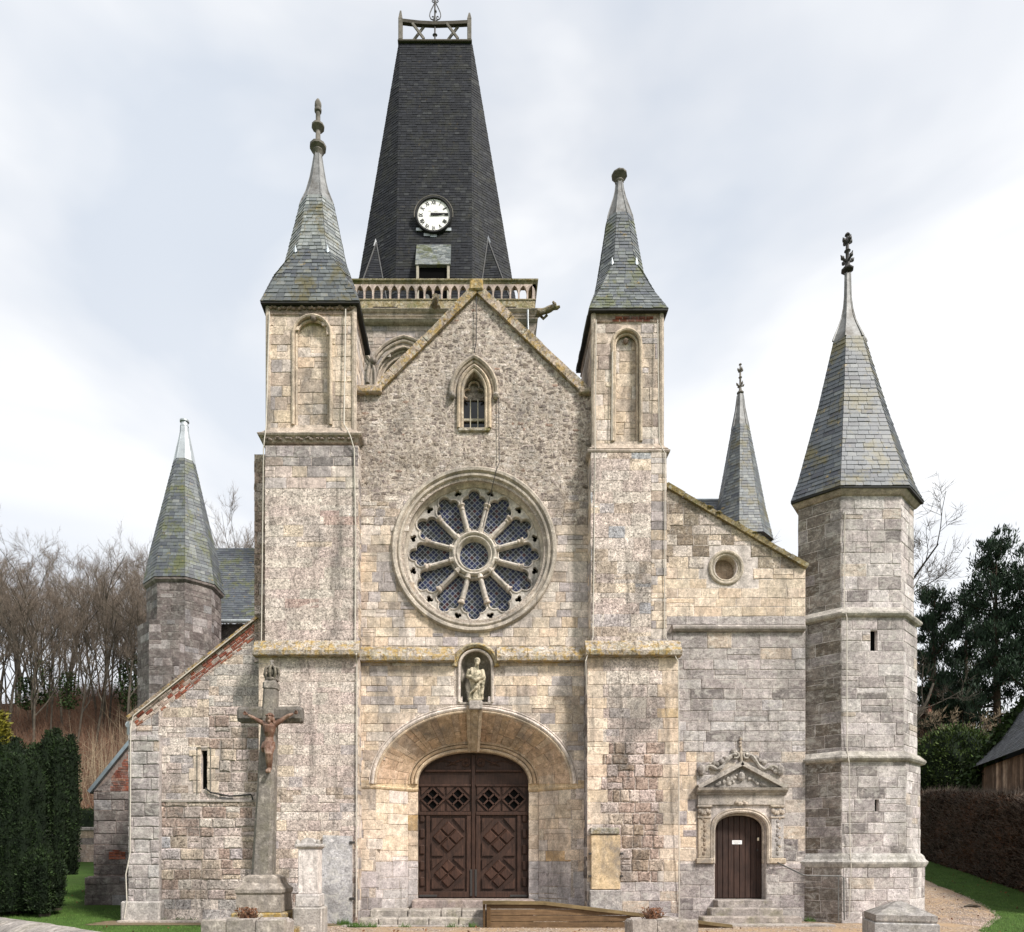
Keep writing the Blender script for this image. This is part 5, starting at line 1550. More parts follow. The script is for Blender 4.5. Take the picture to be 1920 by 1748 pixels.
def gothic_finial(cx, cy, ys, sc, name, parent):
    """ys: photo rows (foot, lower leaves, knop, upper leaves, tip)."""
    z = [PZ(y, cy) for y in ys]; m = MB()
    m.lathe([(.09 * sc, z[0] - .05 * sc), (.20 * sc, z[0]), (.21 * sc, z[0] + .04 * sc), (.10 * sc, z[0] + .16 * sc), (.06 * sc, z[1] - .1 * sc), (.06 * sc, z[2] - .06 * sc), (.11 * sc, z[2]), (.06 * sc, z[2] + .06 * sc), (.05 * sc, z[3]), (.04 * sc, z[4] - .14 * sc), (.09 * sc, z[4] - .10 * sc), (.07 * sc, z[4] - .05 * sc), (.01, z[4])], (cx, cy, 0), 8)
    for zz, rr in ((z[1], .24 * sc), (z[3], .16 * sc)):
        for k in range(4):
            t = k * math.pi / 2 + .2; dx, dy = math.cos(t), math.sin(t)
            m.tube([(cx + dx * .04, cy + dy * .04, zz - .08 * sc), (cx + dx * rr * .8, cy + dy * rr * .8, zz - .02 * sc), (cx + dx * rr * 1.1, cy + dy * rr * 1.1, zz + .09 * sc)], [.04 * sc, .05 * sc, .015 * sc], 6)
            m.ball((cx + dx * rr * .8, cy + dy * rr * .8, zz), .07 * sc, 6, 5)
    m.build(name, 'iron' if sc > .72 else 'lead_stone', parent, True)
gothic_finial(cx, cy, (508, 486, 471, 452, 436), .74, 'finial', st_root)

# ---- small spire behind the right aisle
cx, cy = PX(1388, 30), 30.0
ze = PZ(1002, 29)
m = MB(); m.zprism(regular(cx, cy, .92), 0, ze, (.34, .32, .29)); rs = m.build('rear_turret', 'mortar', church); tag(rs, 'small slated turret spire behind the right aisle roof')
oct_walls(rs, 'dark_stone', regular(cx, cy, .92), ze - 2.5, ze, .28, (.3, .5), P_OCT)
m = MB(); ring_moulding(m, regular(cx, cy, .92), [(.0, ze - .10), (.1, ze - .02), (.12, ze + .02), (0, ze + .03)], (.4, .37, .32)); m.build('cornice', 'grey_trim', rs)
secs = [oct_section(cx, cy, 1.18, 1.18, .414, ze + .03), oct_section(cx, cy, .92, .92, .414, PZ(965, cy)), oct_section(cx, cy, .32, .32, .414, PZ(803, cy))]
spire('turret_spire', secs, 'slate', S_TURR, .13, (.18, .28), rs)
lead_cap('lead_cap', cx, cy, [(.35, PZ(804, cy)), (.20, PZ(768, cy)), (.13, PZ(741, cy))], rs)
gothic_finial(cx, cy, (738, 722, 708, 694, 681), .70, 'finial', rs)
m = MB(); q = [V((PX(1255, 29), 29, PZ(1010, 29))), V((PX(1372, 29), 29, PZ(1010, 29))), V((PX(1372, 31), 31, PZ(938, 31))), V((PX(1255, 31), 31, PZ(938, 31)))]
m.add(q, [(0, 1, 2, 3)], (.08, .09, .095)); rr_o = m.build('rear_roof', 'slate', church)
slates(rr_o, 'slate', q[0], q[1], q[2], q[3], .15, (.2, .3), S_BLUE)
m = MB(); m.tube([q[3], q[2]], .06, 6); m.build('ridge', 'zinc', rr_o)
m = MB(); m.box(PX(1255, 29.2), PX(1420, 29.2), 29.2, 31, 0, PZ(1015, 29.2), (.3, .28, .25)); m.build('rear_wall', 'dark_stone', church)

# ---- bell tower with slate flèche
YTW = 27.0
TX = PX(812, YTW); TH = 3.86           # axis, half width at the parapet
BH = 3.60                               # half width of the shaft below
zBal1, zBal0 = PZ(519, YTW - .2), PZ(556, YTW - .2)
zPar = PZ(577, YTW - .15); zCor = PZ(603, YTW)
BX, BZS = PX(757, YTW), PZ(712, YTW)
m = MB(); m.box(TX - BH, TX + BH, YTW + .95, YTW + 7.3, 0, zCor, (.40, .35, .29))
hole_ = [(BX + 1.28, BZS - 1.6)] + pointed(BX, BZS, 1.28, 1.28 * 1.2, 10) + [(BX - 1.28, BZS - 1.6)]
m.slab(facade(YTW + .10), [(TX - BH, 0), (TX + BH, 0), (TX + BH, zCor), (TX - BH, zCor)], [hole_], .86, .86, (.46, .41, .34))
m.box(TX - TH + .1, TX + TH - .1, YTW, YTW + 7.4, zCor, zPar, (.42, .37, .31))
tower = m.build('bell_tower', 'mortar', church); tag(tower, 'square stone bell tower with arcaded parapet')
def tskip(u, v):
    if abs(u - BX) < 1.42 and v < BZS: return True
    if v >= BZS and abs(u - BX) < 1.42 and v < BZS + 1.75 - abs(u - BX) * .9: return True
    return False
ashlar(tower, 'turret_stone', facade(YTW + .10), quad_poly(TX - BH, TX + BH, PZ(745, YTW), zCor), .26, (.35, .7), P_TOWER, skip=tskip, h=.012)
ashlar(tower, 'turret_stone', facade(YTW), quad_poly(TX - TH + .1, TX + TH - .1, zCor, zPar), .24, (.4, .8), P_TOWER, h=.012)
for z, o_, hgt in ((zPar, .14, .12), (zPar - .22, .07, .07), (zCor + .02, .16, .12)):
    m = MB(); ring_moulding(m, rect_poly(TX - TH + .1, TX + TH - .1, YTW, YTW + 7.4), [(0, z - hgt), (o_ * .5, z - hgt * .8), (o_, z - hgt * .2), (o_, z), (0, z + .03)], (.40, .35, .27)); m.build('tower_string', 'grey_trim', tower)
m = MB(); ring_moulding(m, rect_poly(TX - TH + .1, TX + TH - .1, YTW, YTW + 7.4), [(.02, zPar + .03), (.06, zPar + .05), (.06, zBal0 - .04), (.09, zBal0 - .03), (.09, zBal0), (-.25, zBal0 + .01)], (.46, .40, .26)); m.build('parapet_base', 'moss_ledge', tower)
# corbelled corner under the cornice, right
m = MB(); m.hull([V((TX + BH, YTW + .10, zCor - 1.0)), V((TX + BH, YTW + 1.0, zCor - 1.0)), V((TX + TH + .02, YTW - .05, zCor - .1)), V((TX + TH + .02, YTW + 1.2, zCor - .1)), V((TX + BH, YTW - .05, zCor - .1)), V((TX + BH, YTW + 1.2, zCor - .1))], (.36, .31, .25)); m.build('corner_corbel', 'turret_stone', tower)
# arcaded balustrade
m = MB(); ring_moulding(m, rect_poly(TX - TH, TX + TH, YTW - .05, YTW + 7.4), [(-.30, zBal1 - .16), (.0, zBal1 - .16), (.03, zBal1 - .12), (.0, zBal1 - .09), (.07, zBal1 - .05), (.08, zBal1 - .01), (.0, zBal1 + .02), (-.30, zBal1 + .02), (-.30, zBal1 - .16)], (.46, .41, .27), False); m.build('balustrade_rail', 'moss_ledge', tower)
nb = 24; w = 2 * TH / nb; zb0, zb1 = zBal0, zBal1 - .16; hb = zb1 - zb0
ap = [(w * .41, 0)] + pointed(0, hb * .46, w * .41, hb * .46, 6) + [(-w * .41, 0)]
for side in range(2):
    for i in range(nb):
        if side == 0:
            xc = TX - TH + w * (i + .5); fr = frame((xc, YTW - .05, zb0), (1, 0, 0), (0, 0, 1))
        else:
            if i > 20: continue
            xc = YTW - .05 + w * (i + .5); fr = frame((TX + TH, xc, zb0), (0, 1, 0), (0, 0, 1))
        o = MB().slab(fr, [(-w / 2, 0), (-w * .41, 0)] + ap[::-1][1:-1] + [(w * .41, 0), (w / 2, 0), (w / 2, hb), (-w / 2, hb)], [], .14, .14, vary((.46, .38, .31), .9, 1.1, R))
        o.build('balustrade_arch', 'trim', tower)
# belfry arches: a recessed opening of nested orders
bf = None
radii = [1.27, 1.05, .86, .68, .50]
def parch(r, z0=BZS - 1.6): return [(BX + r, z0)] + pointed(BX, BZS, r, r * 1.2, 10) + [(BX - r, z0)]
for i in range(4):
    ro, ri = radii[i], radii[i + 1]; y = YTW + .10 + .17 * i
    m = MB(); P_o, P_i = parch(ro + .03), parch(ri)
    m.loft([[V((x, y, z)) for x, z in P_o], [V((x, y, z)) for x, z in P_i], [V((x, y + .17, z)) for x, z in P_i]], False, False, False, (.42, .36, .28))
    arc_roll(m, parch(ro - .02), y - .01, .055, 1.4, 8, (.50, .43, .33)); arc_roll(m, parch(ri + .02), y - .01, .04, 1.2, 8, (.48, .41, .31))
    o_ = m.build('belfry_arch' if bf is None else 'arch_order', 'trim', tower if bf is None else bf, True)
    if bf is None: bf = o_
m = MB(); arc_roll(m, parch(1.36, BZS - .1), YTW + .05, .07, 1.4, 8, (.46, .39, .30)); m.build('hood_moulding', 'trim', bf, True)
m = MB(); m.prism(parch(.52), YTW + .75, YTW + .78); m.build('belfry_opening', 'void', bf)
bx2 = PX(677, YTW)
m = MB()
for g, rad, yo in ((.52, .06, -.04), (.42, .05, .02)):
    arc_roll(m, [(bx2 + g, BZS - 1.6)] + pointed(bx2, BZS + .1, g, g * 2.0, 10) + [(bx2 - g, BZS - 1.6)], YTW + .10 + yo, rad, 1.4, 8, (.48, .41, .32))
m.ball((PX(700, YTW), YTW - .02, PZ(677, YTW)), .13, 8, 6, (.3, .25, .2), jit=.2)
m.build('blind_arch', 'trim', tower, True)
m = MB(); m.cbox(PX(687, YTW), PX(704, YTW), YTW - .05, YTW + .1, PZ(727, YTW), PZ(722, YTW), .02, (.45, .4, .33)); m.build('arch_capital', 'trim', tower)
# gargoyles
def gargoyle(p, d, L, r, col=(.30, .26, .19)):
    p, d = V(p), V(d).normalized(); m = MB(); pts = []; rad = []
    for i in range(9):
        t = i / 8; pts.append(p + d * (L * t) + V((0, 0, .10 * r * math.sin(t * 7)))); rad.append(r * (1.1 - .5 * t + .25 * math.sin(t * 9) * .5))
    pts.append(pts[-1] + d * r * .9); rad.append(r * .85)
    m.tube(pts, rad, 8, col)
    e_ = pts[-1]; s = d.cross(V((0, 0, 1))).normalized()
    for q in (-1, 1):
        m.ball(e_ - d * r * .6 + s * q * r * .7 + V((0, 0, r * .6)), r * .35, 6, 4, col)
        m.tube([p + d * L * .35 + s * q * r * .8, p + d * L * .5 + s * q * r * 1.1 - V((0, 0, r)), p + d * L * .7 + s * q * r * .7 - V((0, 0, r * .7))], r * .35, 6, col)
    m.tube([e_ - V((0, 0, r * .5)), e_ + d * r * .9 - V((0, 0, r * .4))], [r * .5, r * .25], 6, col)
    m.build('gargoyle', 'moss_ledge', tower, True)
gargoyle((PX(815, YTW), YTW - .02, PZ(577, YTW)), (.12, -1, -.25), .62, .14)
gargoyle((TX + TH - .15, YTW + .1, PZ(588, YTW)), (.95, -.35, .10), .82, .15)
gargoyle((TX + BH - .1, YTW + 1.6, PZ(652, YTW + 1.6)), (1, -.1, 0), .62, .14)
for x0, x1 in ((699, 746), (945, 968)):
    m = MB(); m.cbox(PX(x0, YTW), PX(x1, YTW), YTW - .06, YTW + .0, PZ(580.5, YTW), PZ(577, YTW), .01); m.cbox(PX(x1 - 1, YTW), PX(x1, YTW), YTW - .07, YTW, PZ(583, YTW), PZ(574, YTW), .01); m.build('tie_anchor', 'iron', tower)
m = MB(); m.tube([(TX + TH - .32, YTW - .16, zPar - .1), (TX + TH - .32, YTW - .16, zPar - .4), (TX + TH - .30, YTW - .16, PZ(640, YTW))], .04, 8, (.5, .5, .5)); m.build('downpipe', 'zinc', tower, True)

# flèche: an oblong octagonal slate spire ending in a timber ridge platform
YS0 = 27.95
SX = PX(813, YS0)
zb = zBal0 - .2
zt_ = PZ(82, 30.65)
CY = 30.75
def fsec(t):
    """t = 0 at the foot, 1 at the ridge."""
    c = 1.50 + .02 * t
    w = 3.60 * (1 - t) + 1.56 * t
    dpt = (CY - YS0) * (1 - t) + .12 * t
    k = 1.45 * (1 - t) + .10 * t
    z = zb + (zt_ - zb) * t
    x = SX + .02 * t + (PX(815.5, 30.65) - SX) * t
    return [V((x - c, CY - dpt, z)), V((x + c, CY - dpt, z)), V((x + w, CY - k, z)), V((x + w, CY + k, z)), V((x + c, CY + dpt, z)), V((x - c, CY + dpt, z)), V((x - w, CY + k, z)), V((x - w, CY - k, z))]
secs = [fsec(0), fsec(.5), fsec(1)]
fl = spire('slate_spire', secs, 'slate_dark', S_DARK, .13, (.16, .26), tower, (.03, .033, .04))
A, B = fsec(0), fsec(1)
def on_front(px, py):
    """Point on the front face of the spire for a photo pixel."""
    lo, hi = 0.0, 1.0
    for _ in range(40):
        t = (lo + hi) / 2; s = fsec(t); Y = s[0].y
        if PZ(py, Y) > s[0].z: lo = t
        else: hi = t
    return V((PX(px, Y), Y, s[0].z))
# broaches at the foot of the slanting faces
for j, sgn in ((1, 1), (7, -1)):
    a, b = A[j], A[(j + 1) % 8]
    mid = a.lerp(b, .5); n_ = V((sgn * .75, -.66, 0))
    tip = fsec(.31)[j].lerp(fsec(.31)[(j + 1) % 8], .42)
    l, r, apx, outp = a.lerp(b, .06), a.lerp(b, .94), tip + n_ * .02, mid + n_ * 1.05
    m = MB(); m.hull([l, r, apx, outp], (.035, .038, .045)); bo = m.build('broach', 'slate_dark', tower)
    slates(bo, 'slate_dark', l, outp, apx, apx + (l - outp) * .001, .13, (.16, .26), S_DARK); slates(bo, 'slate_dark', outp, r, apx, apx + (outp - r) * .001, .13, (.16, .26), S_DARK)
    for e_a, e_b in ((l, apx), (r, apx), (outp, apx)):
        m = MB(); m.tube([e_a + n_ * .02, e_b + n_ * .02], .03, 5, (.45, .45, .46)); m.build('lead_edge', 'lead', bo)
    m = MB(); m.hull([apx + n_ * .05 + V((0, 0, .16)), apx + n_ * .06 + V((-.09, 0, -.14)), apx + n_ * .06 + V((.09, 0, -.14)), apx + V((0, 0, -.1))], (.5, .5, .52)); m.build('flashing', 'zinc' if sgn > 0 else 'slate_dark', bo)
# timber platform
YR = 30.62
def rz(py): return PZ(py, YR)
plat = MB(); plat.cbox(PX(746, YR), PX(885, YR), YR - .10, YR + .36, rz(81.5), rz(77.5), .02, (.45, .42, .36))
pl = plat.build('ridge_platform', 'lead_stone', tower)
for x, ytop in ((751, 20), (880, 24)):
    m = MB(); m.cbox(PX(x - 4, YR), PX(x + 4, YR), YR - .08, YR + .10, rz(77), rz(38), .015); m.hull([V((PX(x - 4, YR), YR - .08, rz(38))), V((PX(x + 4, YR), YR - .08, rz(38))), V((PX(x + 4, YR), YR + .1, rz(38))), V((PX(x - 4, YR), YR + .1, rz(38))), V((PX(x - 1.2, YR), YR, rz(ytop))), V((PX(x + 1.5, YR), YR, rz(ytop))), V((PX(x + 1.2, YR), YR + .05, rz(ytop)))])
    m.build('post', 'lead_stone', pl)
m = MB(); pts = [(751, 41), (785, 45), (815, 46.5), (850, 45.5), (880, 44)]
for (xa, ya), (xb, yb) in zip(pts[:-1], pts[1:]): m.bar((PX(xa, YR), YR, rz(ya)), (PX(xb, YR), YR, rz(yb)), .14, .14, col=(.35, .33, .3))
m.build('rail', 'lead_stone', pl)
for xc in (784, 848):
    for s in (-1, 1):
        m = MB(); m.bar((PX(xc - s * 11, YR + .06 * s), YR + .06 * s, rz(76)), (PX(xc + s * 11, YR + .06 * s), YR + .06 * s, rz(47)), .09, .06); m.build('brace', 'lead_stone', pl)
m = MB(); m.tube([(PX(815.5, YR), YR, rz(78)), (PX(815.5, YR), YR, rz(-60))], .035, 8); m.ball((PX(815.5, YR), YR, rz(66)), .07, 8, 6, sc=(1.6, 1, .7)); m.ball((PX(816.5, YR), YR, rz(22)), .06, 8, 6)
xm_, zq = PX(816, YR), rz
for s in (-1, 1):
    u = lambda dx, py: (xm_ + s * dx / 44.0, YR, zq(py))
    m.tube([u(1, 2), u(2, 8), u(6, 16), u(9.5, 24), u(10.5, 30), u(8.5, 35.5), u(5, 37.5), u(2.5, 35.5), u(2.5, 32.5), u(4.5, 31), u(6, 32.5)], .021, 6)
    m.tube([u(0, 40), u(5, 37.5)], .02, 5)
    m.tube([u(1, 4), u(4, 5), u(6, 2.5), u(4.5, .5), u(3, 2)], .018, 5)
m.tube([(PX(790, YR), YR, rz(-48)), (PX(842, YR), YR, rz(-48))], .03, 6)
m.build('iron_cross', 'iron', pl, True)

# clock
cpt = on_front(813, 436)
YC = cpt.y - .10
CXx, CZ = PX(813, YC), PZ(404, YC); CR_ = 30.0 / FPX * YC
m = MB(); m.lathe([(CR_ + .09, .75), (CR_ + .09, -.04), (CR_ + .075, -.075), (CR_ + .02, -.075), (CR_, -.03), (CR_, .0)], (CXx, YC, CZ), 48, 'Y'); clock = m.build('clock', 'black_paint', tower, True)
m = MB(); m.prism([(CXx + (CR_ + .01) * math.cos(2 * math.pi * k / 48), CZ + (CR_ + .01) * math.sin(2 * math.pi * k / 48)) for k in range(48)], YC - .01, YC + .02); m.build('clock_face', 'enamel', clock)
nums = ['XII', 'I', 'II', 'III', 'IIII', 'V', 'VI', 'VII', 'VIII', 'IX', 'X', 'XI']
def text_mesh(s, size, loc, rot, mat, parent, name, font_scale=(1, 1, 1), bold=0.0):
    cu = bpy.data.curves.new(name, 'FONT'); cu.body = s; cu.size = size; cu.align_x = 'CENTER'; cu.align_y = 'CENTER'; cu.extrude = .003; cu.offset = bold
    tmp = bpy.data.objects.new(name, cu)
    COL.objects.link(tmp)
    dg = bpy.context.evaluated_depsgraph_get()
    me = bpy.data.meshes.new_from_object(tmp.evaluated_get(dg))
    bpy.data.objects.remove(tmp)
    me.transform(Matrix.Diagonal((*font_scale, 1)))
    me.transform(Matrix.Translation(loc) @ rot @ Matrix.Rotation(math.radians(90), 4, 'X'))
    me.materials.clear(); me.materials.append(M[mat])
    ca = me.color_attributes.new('Col', 'FLOAT_COLOR', 'POINT'); ca.data.foreach_set('color', [1.0] * (4 * len(me.vertices)))
    o = bpy.data.objects.new(name, me); COL.objects.link(o); attach(o, parent)
    return o
for i, s in enumerate(nums):
    a = math.radians(30 * i); r = CR_ * .78
    text_mesh(s, .20, V((CXx + r * math.sin(a), YC - .014, CZ + r * math.cos(a))), Matrix.Rotation(a, 4, 'Y'), 'black_paint', clock, 'numeral', (.72, 1, 1), .006)
m = MB()
for k in range(60):
    a = math.radians(6 * k); r0, r1 = CR_ * (.94 if k % 5 else .92), CR_ * .965
    m.bar((CXx + r0 * math.sin(a), YC - .012, CZ + r0 * math.cos(a)), (CXx + r1 * math.sin(a), YC - .012, CZ + r1 * math.cos(a)), .014 if k % 5 else .03, .004)
m.build('minute_marks', 'black_paint', clock)
# the small faded writing on the dial, no longer legible
m = MB()
for dx in (-.20, -.175, -.14, -.12, .02, .045, .075, .10, .13, .155):
    m.bar((CXx + dx, YC - .012, CZ + .125), (CXx + dx + R.uniform(-.01, .01), YC - .012, CZ + .175), .011, .003)
m.build('dial_lettering', 'faded_print', clock)
m = MB(); m.prism([(CXx - .12, CZ - .02), (CXx - .12, CZ + .065), (CXx + CR_ * .92, CZ + .055), (CXx + CR_ * .92, CZ + .015)], YC - .05, YC - .04); m.build('minute_hand', 'black_paint', clock)
m = MB(); m.prism([(CXx - .10, CZ - .03), (CXx - .10, CZ + .02), (CXx + .20, CZ + .02), (CXx + CR_ * .62, CZ + .005), (CXx + CR_ * .20, CZ - .035)], YC - .035, YC - .028); m.build('hour_hand', 'black_paint', clock)
m = MB()
m.tube([(CXx + (CR_ + .13) * math.cos(t), YC - .03, CZ + (CR_ + .13) * math.sin(t)) for t in [math.radians(-8 + 196 * i / 24) for i in range(25)]], .022, 6)
m.build('clock_hood', 'lead_stone', clock)
for a in (222, 270, 250, 318):
    t = math.radians(a); m = MB(); p = V((CXx + (CR_ + .14) * math.cos(t), YC + .04, CZ + (CR_ + .14) * math.sin(t))); m.hull([p + V((-.13, .0, -.05)), p + V((.13, 0, -.05)), p + V((.12, .0, .06)), p + V((-.12, 0, .06)), p + V((0, .3, .0))]); m.build('clock_flashing', 'zinc', clock)
# bell dormer
d0 = on_front(812, 519)
x0, x1 = PX(779, d0.y - .25), PX(845, d0.y - .25)
zc0 = PZ(501, d0.y - .3)
pt = on_front(812, 460); zc1 = pt.z
roofq = [V((x0, d0.y - .42, zc0)), V((x1, d0.y - .42, zc0)), V((x1, pt.y - .02, zc1)), V((x0, pt.y - .02, zc1))]
m = MB(); m.hull(roofq + [p + V((0, .1, -.04)) for p in roofq], (.09, .10, .10)); dr = m.build('bell_dormer', 'slate_green', tower)
slates(dr, 'slate_green', *roofq, .10, (.14, .24), S_SILV)
m = MB(); m.hull([V((x0 + .08, d0.y - .30, zb)), V((x1 - .08, d0.y - .30, zb)), V((x1 - .08, d0.y - .30, zc0 - .02)), V((x0 + .08, d0.y - .30, zc0 - .02)), V((x0 + .08, d0.y + .6, zb)), V((x1 - .08, d0.y + .6, zb)), V((x1 - .08, d0.y + .6, zc0)), V((x0 + .08, d0.y + .6, zc0))]); m.build('dormer_opening', 'dark_gap', dr)
for x in (x0 + .09, x1 - .09): MB().cbox(x - .05, x + .05, d0.y - .40, d0.y - .28, zb, zc0, .01, (1, 1, 1)).build('dormer_post', 'weathered_wood', dr)
for x in (x0 + .45, x1 - .42):
    m = MB(); z_ = zBal1 - .05; m.lathe([(.21, z_), (.20, z_ + .03), (.13, z_ + .14), (.10, z_ + .26), (.05, z_ + .31), (.01, z_ + .32)], (x, d0.y - .36, 0), 14); m.build('bell', 'bronze', dr, True)

flush_pieces(300)

# ------------------------------------------------------------------ figures
def figure(name, m, voxel, mat, parent=None, smooth=4):
    """Melts overlapping limbs into one continuous surface."""
    o = m.build('tmp_figure', mat)
    md = o.modifiers.new('remesh', 'REMESH'); md.mode = 'VOXEL'; md.voxel_size = voxel
    sm = o.modifiers.new('smooth', 'SMOOTH'); sm.iterations = smooth; sm.factor = .5
    dg = bpy.context.evaluated_depsgraph_get()
    me = bpy.data.meshes.new_from_object(o.evaluated_get(dg))
    bpy.data.objects.remove(o)
    me.materials.clear(); me.materials.append(M[mat])
    for a in list(me.color_attributes): me.color_attributes.remove(a)
    ca = me.color_attributes.new('Col', 'FLOAT_COLOR', 'POINT'); ca.data.foreach_set('color', [1.0] * (4 * len(me.vertices)))
    me.polygons.foreach_set('use_smooth', [True] * len(me.polygons))
    r = bpy.data.objects.new(name, me); COL.objects.link(r)
    if parent is not None: attach(r, parent)
    return r

# ---- statue in the niche over the portal
sx, sy, sz = NX - .02, YF - .02, NZ0
m = MB()
m.cbox(sx - .17, sx + .17, sy - .14, sy + .18, sz, sz + .07, .02)
rings = []
for i in range(26):
    t = i / 25; z = sz + .06 + .80 * t
    w = .175 - .05 * math.sin(t * math.pi * .5) + .045 * math.sin(max(0, t - .45) / .55 * math.pi)
    if t > .9: w *= 1 - (t - .9) * 3.2
    off = .045 * math.sin(t * math.pi * 1.15 + .2)
    ring = []
    for k in range(36):
        a = 2 * math.pi * k / 36
        f = 1 + (.13 * math.cos(7 * a + t * 3.5) + .06 * math.cos(13 * a - t * 5)) * (1 - .5 * t)
        ring.append(V((sx + off + w * f * math.cos(a), sy + w * .78 * f * math.sin(a), z)))
    rings.append(ring)
m.loft(rings, True, True, True)
hx = sx + .05
m.tube([(hx - .01, sy, sz + .82), (hx, sy - .01, sz + .94)], [.062, .05], 10)
m.ball((hx + .01, sy - .02, sz + 1.005), .078, 12, 10, sc=(.9, 1, 1.2)); m.ball((hx + .005, sy + .015, sz + 1.03), .085, 10, 8, sc=(1, 1, 1.05), jit=.05)
m.ball((hx + .012, sy - .10, sz + 1.0), .018, 6, 5, sc=(.8, 1, 1.4)); m.ball((hx + .015, sy - .075, sz + .945), .045, 8, 6, sc=(1, .8, 1.1))
sh = sz + .80
m.tube([(sx - .13, sy - .01, sh), (sx - .19, sy - .05, sh - .17), (sx - .05, sy - .17, sh - .26), (sx + .05, sy - .19, sh - .22)], [.062, .055, .045, .03], 8)
m.tube([(sx + .17, sy - .01, sh), (sx + .22, sy - .04, sh - .20), (sx + .20, sy - .10, sh - .38), (sx + .18, sy - .12, sh - .46)], [.062, .056, .045, .03], 8)
for k in range(4): m.tube([(sx + .05 + .012 * k, sy - .18, sh - .23 + .02 * k), (sx + .10 + .008 * k, sy - .20, sh - .20 + .018 * k)], .012, 6)
m.tube([(sx - .15, sy - .10, sh - .18), (sx + .02, sy - .19, sh - .30), (sx + .20, sy - .12, sh - .20)], [.05, .06, .05], 8)
m.tube([(sx + .15, sy - .10, sh - .28), (sx + .03, sy - .18, sh - .48), (sx - .13, sy - .12, sh - .62)], [.04, .04, .02], 8)
m.tube([(sx + .19, sy - .08, sh - .42), (sx + .17, sy - .10, sh - .62), (sx + .14, sy - .09, sh - .70)], [.05, .04, .02], 8)
t_ = NT('statue_stone', .9, .15); c_ = t_.noise(7, 8, .7); t_.color(t_.mix(t_.ramp(c_, .42, .58), (.16, .145, .10), (.55, .48, .36))); t_.bump(c_, .5, .02)
st_o = figure('statue', m, .0085, 'statue_stone', None, 1)
tag(st_o, 'small weathered stone statue of a robed figure in the niche above the portal', 'statue')

# ---- stone cross with hanging figure
YCr = 15.3
def cp(px, py, Y=YCr): return PT(px, py, Y)
cross = empty('stone_cross', (PX(494, YCr), YCr, 0)); tag(cross, 'tall leaning stone wayside cross on a stepped base before the left buttress', 'cross')
CST = (.20, .185, .155)
bot, topp = cp(494, 1645), cp(509, 1277)
ax = (topp - bot); axn = ax.normalized(); sidev = V((1, 0, 0)); sidev = (sidev - axn * sidev.dot(axn)).normalized(); fwd = axn.cross(sidev)
def oct_ring(c, w, ch=.32):
    q = []
    for (a, b) in ((-1, -1 + ch), (-1 + ch, -1), (1 - ch, -1), (1, -1 + ch), (1, 1 - ch), (1 - ch, 1), (-1 + ch, 1), (-1, 1 - ch)): q.append(c + sidev * a * w + V((0, 1, 0)) * b * w)
    return q
m = MB(); rings = []
for t, w in ((0, .225), (.02, .218), (.5, .175), (.85, .148), (.955, .138), (.957, .155), (.985, .155), (.99, .13), (1.0, .11)): rings.append(oct_ring(bot + ax * t, w))
m.loft(rings, True, True, True, CST); m.build('shaft', 'grey_trim', cross)
arm_c = cp(508, 1341)
def arm_end(s):
    c = arm_c + V((s * .67, 0, .0)); return c
m = MB(); hw, hh = .135, .165
rings = []
for s, k in ((-1, .86), (-.93, 1), (.93, 1), (1, .86)):
    c = arm_c + V((s * .685, 0, 0)); rings.append([c + V((0, a * hw * k, b * hh * k)) for a, b in ((-1, -.55), (-.6, -1), (.6, -1), (1, -.55), (1, .55), (.6, 1), (-.6, 1), (-1, .55))])
m.loft(rings, True, True, True, (.15, .138, .115)); m.build('arm', 'grey_trim', cross)
m = MB(); c = cp(509.5, 1263)
for k in range(8):
    a = 2 * math.pi * k / 8
    m.tube([c + V((.11 * math.cos(a), .11 * math.sin(a), -.13)), c + V((.155 * math.cos(a), .155 * math.sin(a), -.02)), c + V((.13 * math.cos(a), .13 * math.sin(a), .10)), c + V((.03 * math.cos(a), .03 * math.sin(a), .16))], .028, 6, (.17, .155, .12))
m.ball(c, .10, 10, 8, (.10, .095, .075)); m.lathe([(.14, -.16), (.15, -.13), (.12, -.10)], c, 12, 'Z', (.19, .17, .14)); m.ball(c + V((0, 0, .19)), .04, 8, 6, (.3, .28, .24)); m.tube([c + V((0, 0, .2)), c + V((0, 0, .29))], .018, 6, (.3, .28, .24)); m.tube([c + V((-.045, 0, .255)), c + V((.045, 0, .255))], .016, 6, (.3, .28, .24))
m.build('crown_finial', 'grey_trim', cross)
bx0, bx1 = PX(452, YCr), PX(541, YCr); bcx = (bx0 + bx1) / 2
def sq(hw_, z): return [V((bcx - hw_, YCr - hw_, z)), V((bcx + hw_, YCr - hw_, z)), V((bcx + hw_, YCr + hw_, z)), V((bcx - hw_, YCr + hw_, z))]
m = MB(); zf = lambda py: PZ(py, YCr)
m.loft([sq(.47, zf(1707)), sq(.45, zf(1676)), sq(.48, zf(1672)), sq(.48, zf(1666)), sq(.42, zf(1661)), sq(.37, zf(1655)), sq(.35, zf(1645)), sq(.27, zf(1640))], True, True, True, (.30, .27, .22)); m.build('pedestal', 'grey_trim', cross)
MB().cbox(bcx - .55, bcx + .58, YCr - .55, YCr + .55, .22, zf(1708), .03, (.34, .28, .17)).build('step', 'ledge', cross)
MB().cbox(bcx - .85, bcx + .90, YCr - .85, YCr + .85, -.02, .215, .03, (.34, .30, .22)).build('step', 'ledge', cross)

